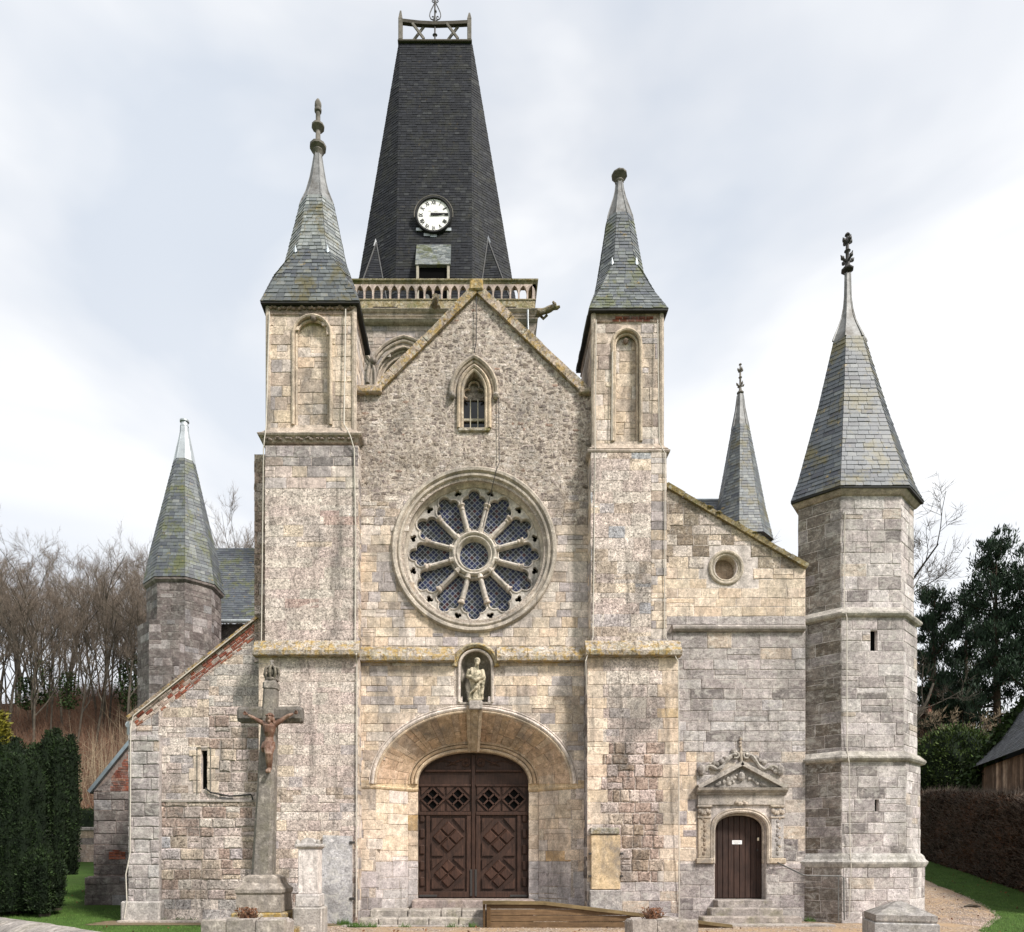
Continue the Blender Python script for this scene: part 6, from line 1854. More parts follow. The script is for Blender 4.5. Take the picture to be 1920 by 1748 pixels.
fx = MB(); Yc = YCr - .24
def q(px, py, dy=0): return V((PX(px, Yc), Yc + dy, PZ(py, Yc)))
fx.tube([q(506.5, 1357), q(506, 1364, -.03), q(505.5, 1373, -.03), q(505, 1382, .0), q(504.5, 1390, .0), q(505, 1398, .0)], [.085, .135, .115, .085, .098, .10], 12)
fx.ball(q(500, 1364, -.07), .07, 8, 6, sc=(1, .6, .9)); fx.ball(q(511, 1364, -.07), .07, 8, 6, sc=(1, .6, .9))
fx.tube([q(507, 1358), q(507.5, 1352, -.04)], [.05, .045], 8)
hd = q(508, 1348, -.09); fx.ball(hd, .075, 12, 10, sc=(.85, .95, 1.2)); fx.ball(hd + V((0, .03, .03)), .085, 10, 8, sc=(1, 1, 1)); fx.ball(hd + V((.0, -.07, -.0)), .018, 6, 5, sc=(.8, 1, 1.5)); fx.ball(hd + V((.0, -.05, -.085)), .04, 8, 6, sc=(.9, .8, 1))
fx.tube([hd + V((-.06, .03, .0)), hd + V((-.085, .03, -.12))], [.04, .025], 7); fx.tube([hd + V((.06, .03, .0)), hd + V((.08, .03, -.12))], [.04, .025], 7)
for k in range(10): a = k * .63; fx.ball(hd + V((.078 * math.cos(a), .078 * math.sin(a) + .01, .055)), .02, 6, 4)
for s, (e_, w_, h_) in ((-1, ((480, 1349), (465, 1341), (460, 1338))), (1, ((534, 1346), (549, 1338), (554, 1336)))):
    shp = (496, 1358) if s < 0 else (517, 1358)
    fx.tube([q(505 + s * 7, 1361, -.0), q(*shp, -.01), q((shp[0] + e_[0]) / 2, (shp[1] + e_[1]) / 2 + .5, -.01), q(*e_, -.0), q((e_[0] + w_[0]) / 2, (e_[1] + w_[1]) / 2, -.01), q(*w_, .02)], [.075, .062, .052, .040, .040, .026], 10)
    fx.ball(q(*h_, .03), .04, 8, 6, sc=(1.1, .5, 1))
    for k in range(4): fx.tube([q(h_[0] + s * 1.5, h_[1] - 1.8 + k * 1.2, .02), q(h_[0] + s * (4.6 - abs(k - 1.5) * .7), h_[1] - 2.6 + k * 1.7, .0)], [.012, .009], 6)
    fx.tube([q(h_[0] - s * .5, h_[1] - 2, .01), q(h_[0] + s * 1.5, h_[1] - 5, -.01)], [.013, .009], 6)
fx.tube([q(501, 1397), q(503, 1406, -.07), q(505.5, 1415, -.12), q(504.5, 1425, -.08), q(503.5, 1436, -.02), q(503.5, 1441, .0), q(503, 1447, -.06)], [.085, .075, .062, .055, .04, .034, .03], 10)
fx.tube([q(509, 1397), q(509.5, 1406, -.06), q(509, 1415, -.11), q(508, 1425, -.06), q(506.5, 1436, .0), q(506, 1441, .02), q(505.5, 1448, -.05)], [.085, .075, .062, .055, .04, .034, .03], 10)
for px_ in (502, 506.5): fx.ball(q(px_, 1447, -.07), .042, 8, 6, sc=(.8, .9, 1.1))
# loincloth
rings = []
for i in range(7):
    t = i / 6; rings.append([q(505 - 1.0 * t, 1391 + 13 * t, 0) + V(((.118 + .02 * t) * (1 + .07 * math.cos(9 * a + 4 * t)) * math.cos(a), (.112 + .01 * t) * (1 + .07 * math.cos(9 * a + 4 * t)) * math.sin(a) - .02 * t, 0)) for a in [2 * math.pi * k / 28 for k in range(28)]])
fx.loft(rings, True, True, True); fx.ball(q(495.5, 1396, -.02), .055, 8, 6, sc=(.8, .8, 1)); fx.tube([q(495, 1397, -.02), q(493.5, 1404, -.02), q(494, 1411, -.01)], [.045, .05, .03], 8)
chf = figure('crucified_figure', fx, .0075, 'painted_figure', None, 1)
tag(chf, 'reddish brown painted figure with outstretched arms fixed to the stone cross', 'statue')

# ---- white pillar
YW = 15.0
m = MB(); xc = PX(581, YW)
m.cbox(PX(555, YW), PX(609, YW), YW - .30, YW + .30, -.02, PZ(1700, YW), .03, (.40, .38, .33)); wp = empty('stone_pillar', (xc, YW, 0)); tag(wp, 'short pale stone pillar with round-topped cap beside the cross', 'pillar')
m.build('base', 'grey_trim', wp)
m = MB().cbox(PX(559, YW), PX(604, YW), YW - .25, YW + .25, PZ(1700, YW), PZ(1676, YW), .02, (.50, .48, .43)); m.build('foot_block', 'grey_trim', wp)
m = MB().cbox(PX(563, YW), PX(600, YW), YW - .205, YW + .205, PZ(1676, YW), PZ(1592, YW), .015, (.66, .62, .55)); m.build('shaft', 'trim', wp)
m = MB(); zc_ = PZ(1592, YW); hw = .205
def sqr(w_, z): return [V((xc + .005 - w_, YW - w_, z)), V((xc + .005 + w_, YW - w_, z)), V((xc + .005 + w_, YW + w_, z)), V((xc + .005 - w_, YW + w_, z))]
m.loft([sqr(.21, zc_), sqr(.24, zc_ + .03), sqr(.255, zc_ + .05), sqr(.255, zc_ + .09), sqr(.20, zc_ + .11)], True, True, True, (.50, .48, .43))
m.prism([(xc + .15 * math.cos(t), zc_ + .10 + .13 * math.sin(t)) for t in [math.pi * i / 12 for i in range(13)]], YW - .2, YW + .2, (.50, .48, .43))
for s in (-1, 1): m.ball((xc + s * .21, YW - .17, zc_ + .13), .06, 8, 6, (.46, .44, .38), (.8, .8, 1.1))
m.build('cap', 'grey_trim', wp)

# ---- slabs against the buttresses
m = MB(); YL = 17.40
pts = [(PX(601, YL), 0), (PX(660, YL), 0), (PX(660, YL), PZ(1568, YL)), (PX(606, YL), PZ(1566, YL))]
m.prism(pts, YL - .04, YB + .0 - .005, (.50, .50, .48)); o = m.build('memorial_slab', 'grey_stone'); tag(o, 'tall light grey stone slab standing against the foot of the left buttress', 'slab')
root = o
for z in (PZ(1580, YL), PZ(1685, YL)): MB().cbox(PX(656, YL), PX(666, YL), YL - .07, YL - .02, z - .03, z + .03, .005).build('iron_clamp', 'iron', root)
tb = empty('wall_tablet', (PX(1136, YL), YL, 0)); tag(tb, 'ochre stone tablet on a grey block at the foot of the right buttress', 'tablet')
MB().cbox(PX(1105, YL), PX(1166, YL), YL - .06, YB - .004, 0, PZ(1669, YL), .02, (.34, .32, .29)).build('base', 'grey_stone', tb)
MB().cbox(PX(1108, YL), PX(1163, YL), YL - .02, YB - .004, PZ(1668, YL), PZ(1566, YL), .015, (.60, .47, .28)).build('panel', 'ashlar', tb)
m = MB().cbox(PX(1106, YL), PX(1161, YL), YL - .05, YB - .004, PZ(1565, YL), PZ(1552, YL), .025, (.40, .38, .31)); m.build('cap', 'moss_ledge', tb)
for z in (PZ(1601, YL), PZ(1643, YL)):
    for x in (1106, 1165): MB().cbox(PX(x - 2.5, YL), PX(x + 2.5, YL), YL - .05, YL + .03, z - .025, z + .025, .005).build('iron_clamp', 'iron', tb)

# ---- planters
def planter(x0, x1, Y, top, label, seed):
    rr = random.Random(seed); t = empty('stone_planter', ((x0 + x1) / 2, Y, 0)); tag(t, label, 'planter', 'stone planters before the church')
    n_ = 3; w_ = (x1 - x0) / n_; x = x0
    for i in range(n_):
        ww = w_ * rr.uniform(.85, 1.15) if i < 2 else x1 - x
        m = MB(); pts = []
        for a in (0, 1):
            for b in (0, 1):
                for c in (0, 1):
                    for (da, db, dc) in ((.05, 0, 0), (0, .05, 0), (0, 0, .05)):
                        pts.append((x + .006 + (ww - .012) * a + (da if not a else -da) + rr.uniform(-.012, .012), Y - .35 + .22 * b + (db if not b else -db) + rr.uniform(-.012, .012), (-.02 if not c else top + rr.uniform(-.02, .02)) + (dc if not c else -dc)))
        m.hull(pts, vary((.36, .33, .28), .8, 1.15, rr)); m.build('stone', 'grey_trim', t); x += ww
    for xx in (x0, x1 - .2): MB().cbox(xx, xx + .2, Y - .13, Y + .35, -.02, top - .03, .04, (.34, .31, .27)).build('stone', 'grey_trim', t)
    MB().cbox(x0 + .1, x1 - .1, Y + .35, Y + .5, -.02, top - .02, .04, (.33, .30, .26)).build('stone', 'grey_trim', t)
    MB().box(x0 + .1, x1 - .1, Y - .14, Y + .36, 0, top - .08, (.06, .045, .03)).build('soil', 'bare_earth', t)
    pc = empty('planter_plant', ((x0 + x1) / 2 , Y, top - .08)); tag(pc, 'dried reddish plant in the planter before the ' + ('cross' if seed == 1 else 'ramp'), 'plant', 'dried plants in the planters')
    m = MB(); cxp = (x0 + x1) / 2 + (-.05 if seed == 1 else -.12)
    for i in range(90):
        a = rr.uniform(0, 6.28); r_ = rr.uniform(.02, .2); b = V((cxp + .12 * rr.uniform(-1, 1), Y + rr.uniform(-.1, .2), top - .09)); e_ = b + V((r_ * math.cos(a), r_ * math.sin(a), rr.uniform(.10, .30)))
        m.tube([b, b.lerp(e_, .5) + V((0, 0, .03)), e_], [.008, .006, .003], 3, vary((1, 1, 1), .7, 1.3, rr))
    m.build('stems', 'scrub_twig', pc)
    m = MB()
    for i in range(120):
        a = rr.uniform(0, 6.28); r_ = rr.uniform(.02, .2); c = V((cxp + r_ * math.cos(a), Y + .05 + r_ * math.sin(a), top - .05 + rr.uniform(.02, .24))); u = V((rr.uniform(-1, 1), rr.uniform(-1, 1), rr.uniform(-1, 1))).normalized() * .035; w2 = u.orthogonal().normalized() * .018
        m.add([c - u, c + w2, c + u, c - w2], [(0, 1, 2, 3)], tuple([rr.uniform(.5, 1.3)] * 3))
    m.build('leaves', 'dead_leaf', pc)
YP = 13.0
planter(PX(391, YP), PX(543, YP), YP, PZ(1722, YP), 'rough stone planter in front of the cross, at the left', 1)
planter(PX(1178, YP), PX(1298, YP), YP, PZ(1722, YP), 'rough stone planter in front of the wooden ramp, at the right', 2)

# ---- stone block with pyramid cap, lower right
YO = 13.0
xc = PX(1686, YO); ob = empty('stone_monument', (xc, YO, 0)); tag(ob, 'low grey stone monument base with pyramid cap in front of the stair tower', 'monument')
def rq(w_, z, a=math.radians(-17), dx=0): return [V((xc + dx + w_ * math.sqrt(2) * math.cos(a + math.pi * (.25 + .5 * k) + math.pi), YO + w_ * math.sqrt(2) * math.sin(a + math.pi * (.25 + .5 * k) + math.pi), z)) for k in range(4)]
m = MB(); m.loft([rq(.50, -.02), rq(.50, PZ(1727, YO) - .02), rq(.485, PZ(1727, YO))], True, True, True, (.38, .38, .35)); m.build('block', 'grey_trim', ob)
m = MB(); m.loft([rq(.46, PZ(1727, YO) + .004), rq(.475, PZ(1725, YO) + .02), rq(.475, PZ(1713, YO)), rq(.05, PZ(1690, YO))], True, True, True, (.30, .29, .26)); m.build('cap', 'grey_trim', ob)

# ---- boundary wall, lower left, with rounded coping
wl_ = empty('boundary_wall', (-4.6, 8, 0)); tag(wl_, 'low stone boundary wall with rounded coping, lower left', 'wall')
A_, B_ = V((PX(-60, 9.4), 9.4, 0)), V((-2.75, 6.3, 0)); dW = (B_ - A_); LW = dW.length; dW.normalize(); nW = V((dW.y, -dW.x, 0))
MB().hull([A_ + nW * s * .24 + V((0, 0, z)) for s in (-1, 1) for z in (-.05, .72)] + [B_ + nW * s * .24 + V((0, 0, z)) for s in (-1, 1) for z in (-.05, .72)], (.34, .31, .27)).build('wall_body', 'rough', wl_)
x = 0
while x < LW - .05:
    w_ = min(R.uniform(.5, .8), LW - x); m = MB(); rings = []
    for e_ in (x + .004, x + .03, x + w_ - .03, x + w_ - .004):
        k = .97 if e_ in (x + .004, x + w_ - .004) else 1.0; j = R.uniform(-.008, .008)
        rings.append([A_ + dW * e_ + nW * (.27 * k * math.cos(t)) + V((0, 0, .71 + j + .19 * k * math.sin(t))) for t in [math.pi * i / 10 for i in range(11)]])
    m.loft(rings, True, True, True, vary((.38, .355, .31), .85, 1.12, R)); m.build('coping_stone', 'grey_trim', wl_, True); x += w_

# ---- wooden ramp
YRp = 16.35
ramp = empty('wooden_ramp', (PX(1130, YRp), YRp, 0)); tag(ramp, 'weathered wooden access ramp with board sides sloping from the great door', 'ramp')
rx = lambda px: PX(px, YRp); rz_ = lambda py: PZ(py, YRp)
xs0, xk, xe = rx(917), rx(1020), rx(1362)
zt0, zk, zend = rz_(1693), rz_(1694), .05
def deck(x): return zt0 if x <= xk else zk + (zend - zk) * (x - xk) / (xe - xk)
nB = 4; hB = zt0 / nB
for k in range(nB):
    z0, z1 = k * hB + .006, (k + 1) * hB - .006
    xr = xe if z0 < .06 else xk + (zk - z0) / (zk - zend) * (xe - xk)
    poly = clip([(xs0, z0), (xr, z0), (xr, z1), (xs0, z1)], [(xs0, -1), (xe, -1), (xe, zend), (xk, zk - .02), (xs0, zt0 - .02)])
    if len(poly) < 3: continue
    MB().prism(poly, YRp, YRp + .03, tuple([R.uniform(.85, 1.15)] * 3)).build('board', 'ramp_wood', ramp)
MB().cbox(rx(912), rx(920), YRp - .015, YRp + .08, -.01, zt0 - .01, .01, (.8, .75, .65)).build('corner_post', 'ramp_wood', ramp)
m = MB(); m.hull([V((rx(905), YRp - .06, zt0 - .03)), V((xk, YRp - .06, zk - .03)), V((xk, YRp - .06, zk + .045)), V((rx(905), YRp - .06, zt0 + .045)), V((rx(905), YRp + .10, zt0 - .03)), V((xk, YRp + .10, zk - .03)), V((xk, YRp + .10, zk + .045)), V((rx(905), YRp + .10, zt0 + .045))]); m.build('cap_board', 'ramp_cap', ramp)
m = MB(); m.hull([V((xk + .002, YRp - .06, zk - .03)), V((xe + .12, YRp - .06, zend - .045)), V((xe + .12, YRp - .06, zend + .025)), V((xk + .002, YRp - .06, zk + .045)), V((xk + .002, YRp + .10, zk - .03)), V((xe + .12, YRp + .10, zend - .045)), V((xe + .12, YRp + .10, zend + .025)), V((xk + .002, YRp + .10, zk + .045))]); m.build('cap_board', 'ramp_cap', ramp)
for i in range(14):
    u0 = rx(912) + (xe - rx(912)) * i / 14; u1 = rx(912) + (xe - rx(912)) * (i + 1) / 14 - .008
    m = MB(); m.hull([V((u, y_, max(.03, deck(u)) - .02 - dz)) for u in (u0, u1) for y_ in (YRp + .11, 17.25) for dz in (0, .03)]); m.build('deck_board', 'ramp_cap', ramp)
m = MB(); m.hull([V((rx(906), y_, z)) for y_ in (YRp, 17.2) for z in (0, zt0 - .04)] + [V((rx(910), y_, z)) for y_ in (YRp, 17.2) for z in (0, zt0 - .04)], (.7, .65, .55)); m.build('end_board', 'ramp_wood', ramp)

# ---- handrail beside the side door
YH = 17.15
m = MB(); hp = lambda px, py: PT(px, py, YH)
m.tube([PT(1455, 1616, YA - .02), hp(1506, 1641), hp(1515, 1642), hp(1577, 1643), hp(1582, 1646), hp(1583, 1726)], .018, 8, (.7, .7, .68)); hr = m.build('handrail', 'lead'); tag(hr, 'thin bent metal handrail by the side door steps', 'handrail')
m = MB(); m.tube([hp(1572, 1643), hp(1572, 1726)], .014, 8, (.7, .7, .68)); m.build('post', 'lead', hr, True)

# ---- notice, cables, branch
o = MB().cbox(SDX - .12, SDX + .13, YS - .045, YS - .037, 1.93, 2.03, .002).build('door_notice', 'white_card'); tag(o, 'small white notice fixed to the brown side door', 'sign')
m = MB()
for k, (a, b) in enumerate(((-.09, .08), (-.09, .09), (-.06, .04))): m.box(SDX + a, SDX + b, YS - .0475, YS - .0455, 1.998 - k * .025, 2.004 - k * .025)
m.build('print', 'faded_print', o)
CABLES = [
 ('pale lighting cable down the left edge of the taller turret', [(505, 585, 17.66), (499, 800, 17.60), (496, 822, 17.48), (494, 842, 17.55), (490, 1213, 17.55)], .013, 'cable_grey'),
 ('pale lighting cable along the right edge of the taller turret', [(648, 580, 17.67), (645, 795, 17.62), (657, 818, 17.48), (664, 842, 17.55), (667, 1000, 17.55), (666, 1210, 17.55), (668, 1228, 17.26), (669, 1245, 17.45), (668, 1720, 17.44)], .016, 'cable_grey'),
 ('pale lighting cable along the left edge of the lower turret', [(1118, 600, 17.66), (1116, 835, 17.60), (1112, 1195, 17.56), (1098, 1240, 17.25), (1100, 1300, 17.46)], .012, 'cable_grey'),
 ('pale lighting cable framing the niche of the lower turret', [(1148, 660, 17.69), (1147, 826, 17.66)], .012, 'cable_grey'),
 ('pale lighting cable along the right edge of the lower turret', [(1233, 600, 17.66), (1236, 830, 17.60), (1247, 850, 17.55), (1246, 1190, 17.56), (1272, 1242, 17.26), (1274, 1720, 17.46)], .012, 'cable_grey'),
 ('pale lighting cable down the corner of the left aisle', [(474, 1164, 17.90), (250, 1342, 17.88), (245, 1365, 17.80), (244, 1600, 17.78), (236, 1640, 17.76), (238, 1690, 17.68), (233, 1722, 17.66)], .014, 'cable_grey'),
 ('pale cable down the front edge of the stair tower', [(1584, 960, 17.57), (1583, 1140, 17.55), (1588, 1158, 17.36), (1588, 1405, 17.5), (1592, 1428, 17.26), (1594, 1600, 17.42), (1596, 1625, 17.3), (1592, 1720, 17.36)], .010, 'cable_grey'),
 ('black cable sagging from the slit window to the left buttress', [(385, 1478, 17.96), (395, 1486, 17.93), (430, 1493, 17.93), (471, 1490, 17.93), (474, 1500, 17.9)], .022, 'cable_black'),
 ('black cable hanging down the gable above the window', [(893, 556, 17.93), (893, 640, 17.93), (889, 662, 17.92)], .012, 'cable_black'),
 ('black cable from the gable window down across the rose window', [(935, 722, 17.94), (936, 868, 17.94), (930, 884, 17.83), (925, 905, 17.93), (905, 990, 18.12)], .010, 'cable_black'),
]
for lab, pts, rad, mt in CABLES:
    m = MB(); m.tube([PT(*p) for p in pts], rad, 6); o = m.build('cable', mt, None, True); tag(o, lab, 'cable', 'cables on the church front')
g = ground_at(1822, 1702); m = MB(); m.tube([g + V((-.22, 0, .03)), g + V((-.05, .03, .06)), g + V((.12, -.02, .04)), g + V((.26, .02, .03))], [.02, .045, .05, .02], 6); m.tube([g + V((0, 0, .05)), g + V((.1, -.1, .09))], [.02, .01], 5)
o = m.build('fallen_branch', 'bark'); tag(o, 'short dark fallen branch lying on the gravel path', 'branch')

# ------------------------------------------------------------------ plants
NR = np.random.RandomState(21)
def np_mesh(name, verts, faces, cols, mat, parent=None):
    """verts (n,3), faces (m,k) all of one size, cols (n,) brightness."""
    me = bpy.data.meshes.new(name)
    k = faces.shape[1]
    me.vertices.add(len(verts)); me.vertices.foreach_set('co', verts.astype(np.float32).ravel())
    me.loops.add(faces.size); me.loops.foreach_set('vertex_index', faces.astype(np.int32).ravel())
    me.polygons.add(len(faces)); me.polygons.foreach_set('loop_start', np.arange(0, faces.size, k, dtype=np.int32))
    me.update(calc_edges=True)
    me.materials.append(M[mat])
    ca = me.color_attributes.new('Col', 'FLOAT_COLOR', 'POINT')
    c = np.ones((len(verts), 4), np.float32); c[:, :3] = cols if cols.ndim == 2 else cols[:, None]
    ca.data.foreach_set('color', c.ravel())
    o = bpy.data.objects.new(name, me); COL.objects.link(o)
    if parent is not None: attach(o, parent)
    return o

def unit(a): return a / np.maximum(1e-9, np.linalg.norm(a, axis=1, keepdims=True))

def leaf_quads(P, N, size, aspect=.45, up=.0, jitter=.7):
    """One small folded leaf (two triangles) for each point, leaning along N."""
    n = len(P)
    d = unit(N + NR.normal(0, jitter, (n, 3)) + np.array([0, 0, up]))
    s = unit(np.cross(d, NR.normal(0, 1, (n, 3))))
    L = size * NR.uniform(.6, 1.4, (n, 1))
    v = np.stack([P - d * L * .3, P + s * L * aspect * .5 + d * L * .2, P + d * L * .7, P - s * L * aspect * .5 + d * L * .2], 1)
    f = (np.arange(n) * 4)[:, None] + np.array([[0, 1, 2, 3]])
    return v.reshape(-1, 3), f

def spikes(B, T, r):
    """Three-sided tapering twigs from B to T."""
    n = len(B); d = unit(T - B); a = unit(np.cross(d, NR.normal(0, 1, (n, 3)))); b = np.cross(d, a)
    r = np.broadcast_to(np.asarray(r, float).reshape(-1, 1), (n, 1))
    vs = [B + (a * math.cos(t) + b * math.sin(t)) * r for t in (0, 2.094, 4.189)] + [T]
    v = np.stack(vs, 1).reshape(-1, 3); i = (np.arange(n) * 4)[:, None, None]
    f = (i + np.array([[[0, 1, 3], [1, 2, 3], [2, 0, 3]]])).reshape(-1, 3)
    return v, f

# ---- bare trees
def bare_tree(seed, H, spread=.32, levels=4, trunk_r=.16, lean=.03, first=.3, upward=.55, twigs=3, tw=.011):
    rr = random.Random(seed); trunk = MB(); crown = MB(); ends = []
    def grow(p, d, L, r, lev):
        nseg = 4 if lev <= 1 else 3
        pts, rad = [p], [r]; q = p.copy(); dd = d.copy()
        for i in range(nseg):
            dd = (dd + V((rr.uniform(-1, 1), rr.uniform(-1, 1), rr.uniform(-.4, 1.0) * upward)) * (.15 if lev == 0 else .30)).normalized()
            q = q + dd * (L / nseg); pts.append(q.copy()); rad.append(max(.006, r * (1 - .62 * (i + 1) / nseg)))
        (trunk if lev == 0 else crown).tube(pts, rad, 6 if lev == 0 else (5 if lev == 1 else 3), tuple([rr.uniform(.75, 1.2)] * 3), caps=False)
        if lev >= levels:
            for a, b in zip(pts[:-1], pts[1:]): ends.append((a, b))
            return
        kids = (rr.randint(8, 11) if lev == 0 else rr.randint(4, 6))
        for k in range(kids):
            t = first + (1 - first) * (k + rr.random() * .8) / kids if lev == 0 else rr.uniform(.25, 1)
            i = min(nseg - 1, int(t * nseg)); f = t * nseg - i
            b = pts[i].lerp(pts[i + 1], min(1, f)); ba = (pts[i + 1] - pts[i]).normalized()
            az = rr.uniform(0, 6.283); perp = (ba.orthogonal().normalized()); perp.rotate(Matrix.Rotation(az, 3, ba))
            nd = (ba * rr.uniform(.7, 1.1) + perp * rr.uniform(spread, spread * 2.6) + V((0, 0, .25 * upward))).normalized()
            grow(b, nd, L * rr.uniform(.34, .55) * (1.15 - .45 * t if lev == 0 else 1), max(.007, rad[i] * rr.uniform(.4, .62)), lev + 1)
    grow(V((0, 0, -.3)), V((rr.uniform(-lean, lean), rr.uniform(-lean, lean), 1)).normalized(), H * .80, trunk_r, 0)
    B, T = [], []
    for a, b in ends:
        for k in range(twigs):
            s = a.lerp(b, rr.random()); d = (b - a).normalized() + V((rr.uniform(-1, 1), rr.uniform(-1, 1), rr.uniform(-.4, 1.0))) * 1.1
            B.append(s); T.append(s + d.normalized() * rr.uniform(.2, .6) * H / 14)
    return trunk, crown, np.array([tuple(x) for x in B]), np.array([tuple(x) for x in T]), tw

def tree_object(name, spec, label, group, bark='bark', twig='twig'):
    trunk, crown, B, T, tw = spec
    root = empty(name, (0, 0, 0)); tag(root, label, 'tree', group)
    trunk.build('trunk', bark, root)
    c = crown.build('crown', bark, root)
    v, f = spikes(B, T, tw); np_mesh('twigs', v, f, NR.uniform(.8, 1.25, len(v)), twig, c)
    return root

def place(root, loc, rz, sc):
    root.location = loc; root.rotation_euler = (0, 0, rz); root.scale = (sc, sc, sc)
    WLOC[root.name] = V(loc)

protos = [tree_object('bare_tree', bare_tree(100 + i, 15.0, spread=.36, levels=3, trunk_r=.12, first=.40, upward=.5, twigs=4, tw=.0055), 'tall bare woodland tree on the hillside behind the left aisle', 'bare trees of the left wood') for i in range(7)]
rr = random.Random(8)
spots = []
for row, (Yr, cnt) in enumerate(((57, 15), (63, 20), (69, 21), (76, 16))):
    for i in range(cnt):
        px = -50 + 400 * (i + rr.uniform(.1, .9)) / cnt
        Y = Yr + rr.uniform(-2.5, 2.5)
        spots.append((PX(px, Y), Y))
for px, Y in ((395, 66), (420, 72), (446, 68), (470, 74)): spots.append((PX(px, Y), Y))
for i, (x, y) in enumerate(spots):
    pr = protos[i % 7]
    o = pr if i < 7 else copy_tree(pr)
    want = (PZ(rr.uniform(1050, 1125) - (8 if x < PX(120, y) else 0), y) - ground_z(x, y)) / 14.0
    if i >= len(spots) - 4: o['label'] = 'bare treetop showing above the transept roof left of the taller turret'; o['group'] = 'bare treetops above the transept roof'; want = (PZ(rr.uniform(985, 1005), y) - ground_z(x, y)) / 14.0
    want = max(.62, min(1.5, want)); place(o, (x, y, ground_z(x, y)), rr.uniform(0, 6.28), want); k_ = rr.uniform(.65, 1.0); o.scale = (want * k_, want * k_, want)
# ivy round some of the trunks
for k, (px, py0, py1, Y, w_) in enumerate(((250, 1225, 1330, 57.5, 1.0), (236, 1245, 1335, 59, .8), (80, 1240, 1320, 58, .9), (128, 1260, 1330, 57, .8), (48, 1270, 1330, 58, .8))):
    n = 750; z = NR.uniform(PZ(py1, Y), PZ(py0, Y), n); a = NR.uniform(0, 6.283, n); r = w_ * (.35 + .65 * np.sin(np.clip((z - z.min()) / (z.max() - z.min()), .02, .98) * math.pi) ** .7) * NR.uniform(.1, 1.15, n) ** 1.0 + NR.normal(0, .12, n)
    P = np.stack([PX(px, Y) + r * np.cos(a), Y + r * np.sin(a), z], 1)
    v, f = leaf_quads(P, np.stack([np.cos(a), np.sin(a), 0 * a], 1), .20, .6)
    o = np_mesh('ivy', v, f, NR.uniform(.5, 1.3, len(v)), 'ivy_leaf'); tag(o, ['dark ivy clump on the trunk nearest the transept turret', 'ivy on a trunk left of the transept turret', 'ivy clump on a trunk in the left part of the wood', 'low ivy on a trunk in the middle of the wood', 'small low ivy clump at the far left of the wood'][k], 'ivy')
# undergrowth on the slope
def scrub(name, n, xr, yr, hr, mat, rad, lean=.35):
    x = NR.uniform(*xr, n); y = NR.uniform(*yr, n); z = np.array([ground_z(a, b) for a, b in zip(x, y)]) - .1
    B = np.stack([x, y, z], 1); h = NR.uniform(*hr, n)
    T = B + np.stack([NR.normal(0, lean, n) * h, NR.normal(0, lean, n) * h, h], 1)
    v, f = spikes(B, T, rad)
    m2 = B + (T - B) * NR.uniform(.3, .8, (n, 1)); e2 = m2 + np.stack([NR.normal(0, .5, n), NR.normal(0, .5, n), NR.uniform(.1, .8, n)], 1) * (h * .5)[:, None]
    v2, f2 = spikes(m2, e2, rad * .6)
    o = np_mesh(name, np.concatenate([v, v2]), np.concatenate([f, f2 + len(v)]), NR.uniform(.6, 1.4, len(v) + len(v2)), mat)
    o['kind'] = 'stuff'; return o
tag(scrub('undergrowth', 42000, (PX(-90, 58), PX(330, 50)), (42, 71), (1.0, 4.2), 'scrub_twig', .018), 'dense reddish brown scrub on the slope below the left wood', 'undergrowth')
tag(scrub('grey_scrub', 16000, (PX(-90, 58), PX(330, 50)), (43, 71), (1.0, 3.2), 'twig', .016, .5), 'grey brown bramble tangle on the slope below the left wood', 'undergrowth')
tag(scrub('saplings', 420, (PX(110, 46), PX(290, 46)), (43, 54), (3.0, 7.5), 'pale_twig', .026, .13), 'pale upright saplings standing in the scrub left of the church', 'saplings')
n = 26000; x = NR.uniform(PX(-90, 55), PX(300, 48), n); y = NR.uniform(42, 66, n); z = np.array([ground_z(a, b) for a, b in zip(x, y)]) + NR.uniform(.1, 2.6, n) ** 1.0
v, f = leaf_quads(np.stack([x, y, z], 1), NR.normal(0, 1, (n, 3)), .15, .7)
o = np_mesh('dead_leaves', v, f, NR.uniform(.5, 1.3, len(v)), 'dead_leaf'); o['kind'] = 'stuff'; tag(o, 'russet dead leaves hanging in the scrub below the wood', 'leaves')
# scrub and bare bushes right of the tower
tag(scrub('bare_scrub', 5200, (PX(1705, 44), PX(1845, 44)), (42, 47), (2.5, 7.5), 'scrub_twig', .016, .40), 'tangled bare brown bushes between the stair tower and the pines', 'undergrowth')

# ---- large bare tree behind the stair tower
t = tree_object('bare_tree', bare_tree(77, 17.0, spread=.50, levels=4, trunk_r=.30, first=.42, upward=.45, twigs=1, tw=.010), 'spreading bare tree whose crown shows either side of the stair tower', None, 'bark', 'bark')
place(t, (PX(1698, 40), 40, ground_z(18, 40)), .6, 1.0)
t3 = copy_tree(t); t3['label'] = 'bare tree whose twigs show left of the stair tower above the aisle roof'; place(t3, (PX(1462, 47), 47, ground_z(18, 47)), 2.4, 1.12)
t2 = tree_object('bare_tree', bare_tree(79, 10.0, spread=.50, levels=4, trunk_r=.20, first=.30, upward=.35, twigs=1, tw=.012), 'low bare tree with pale branches in front of the pines', None, 'bark', 'pale_twig')
place(t2, (PX(1775, 41), 41, ground_z(25, 41)), 1.6, .82)

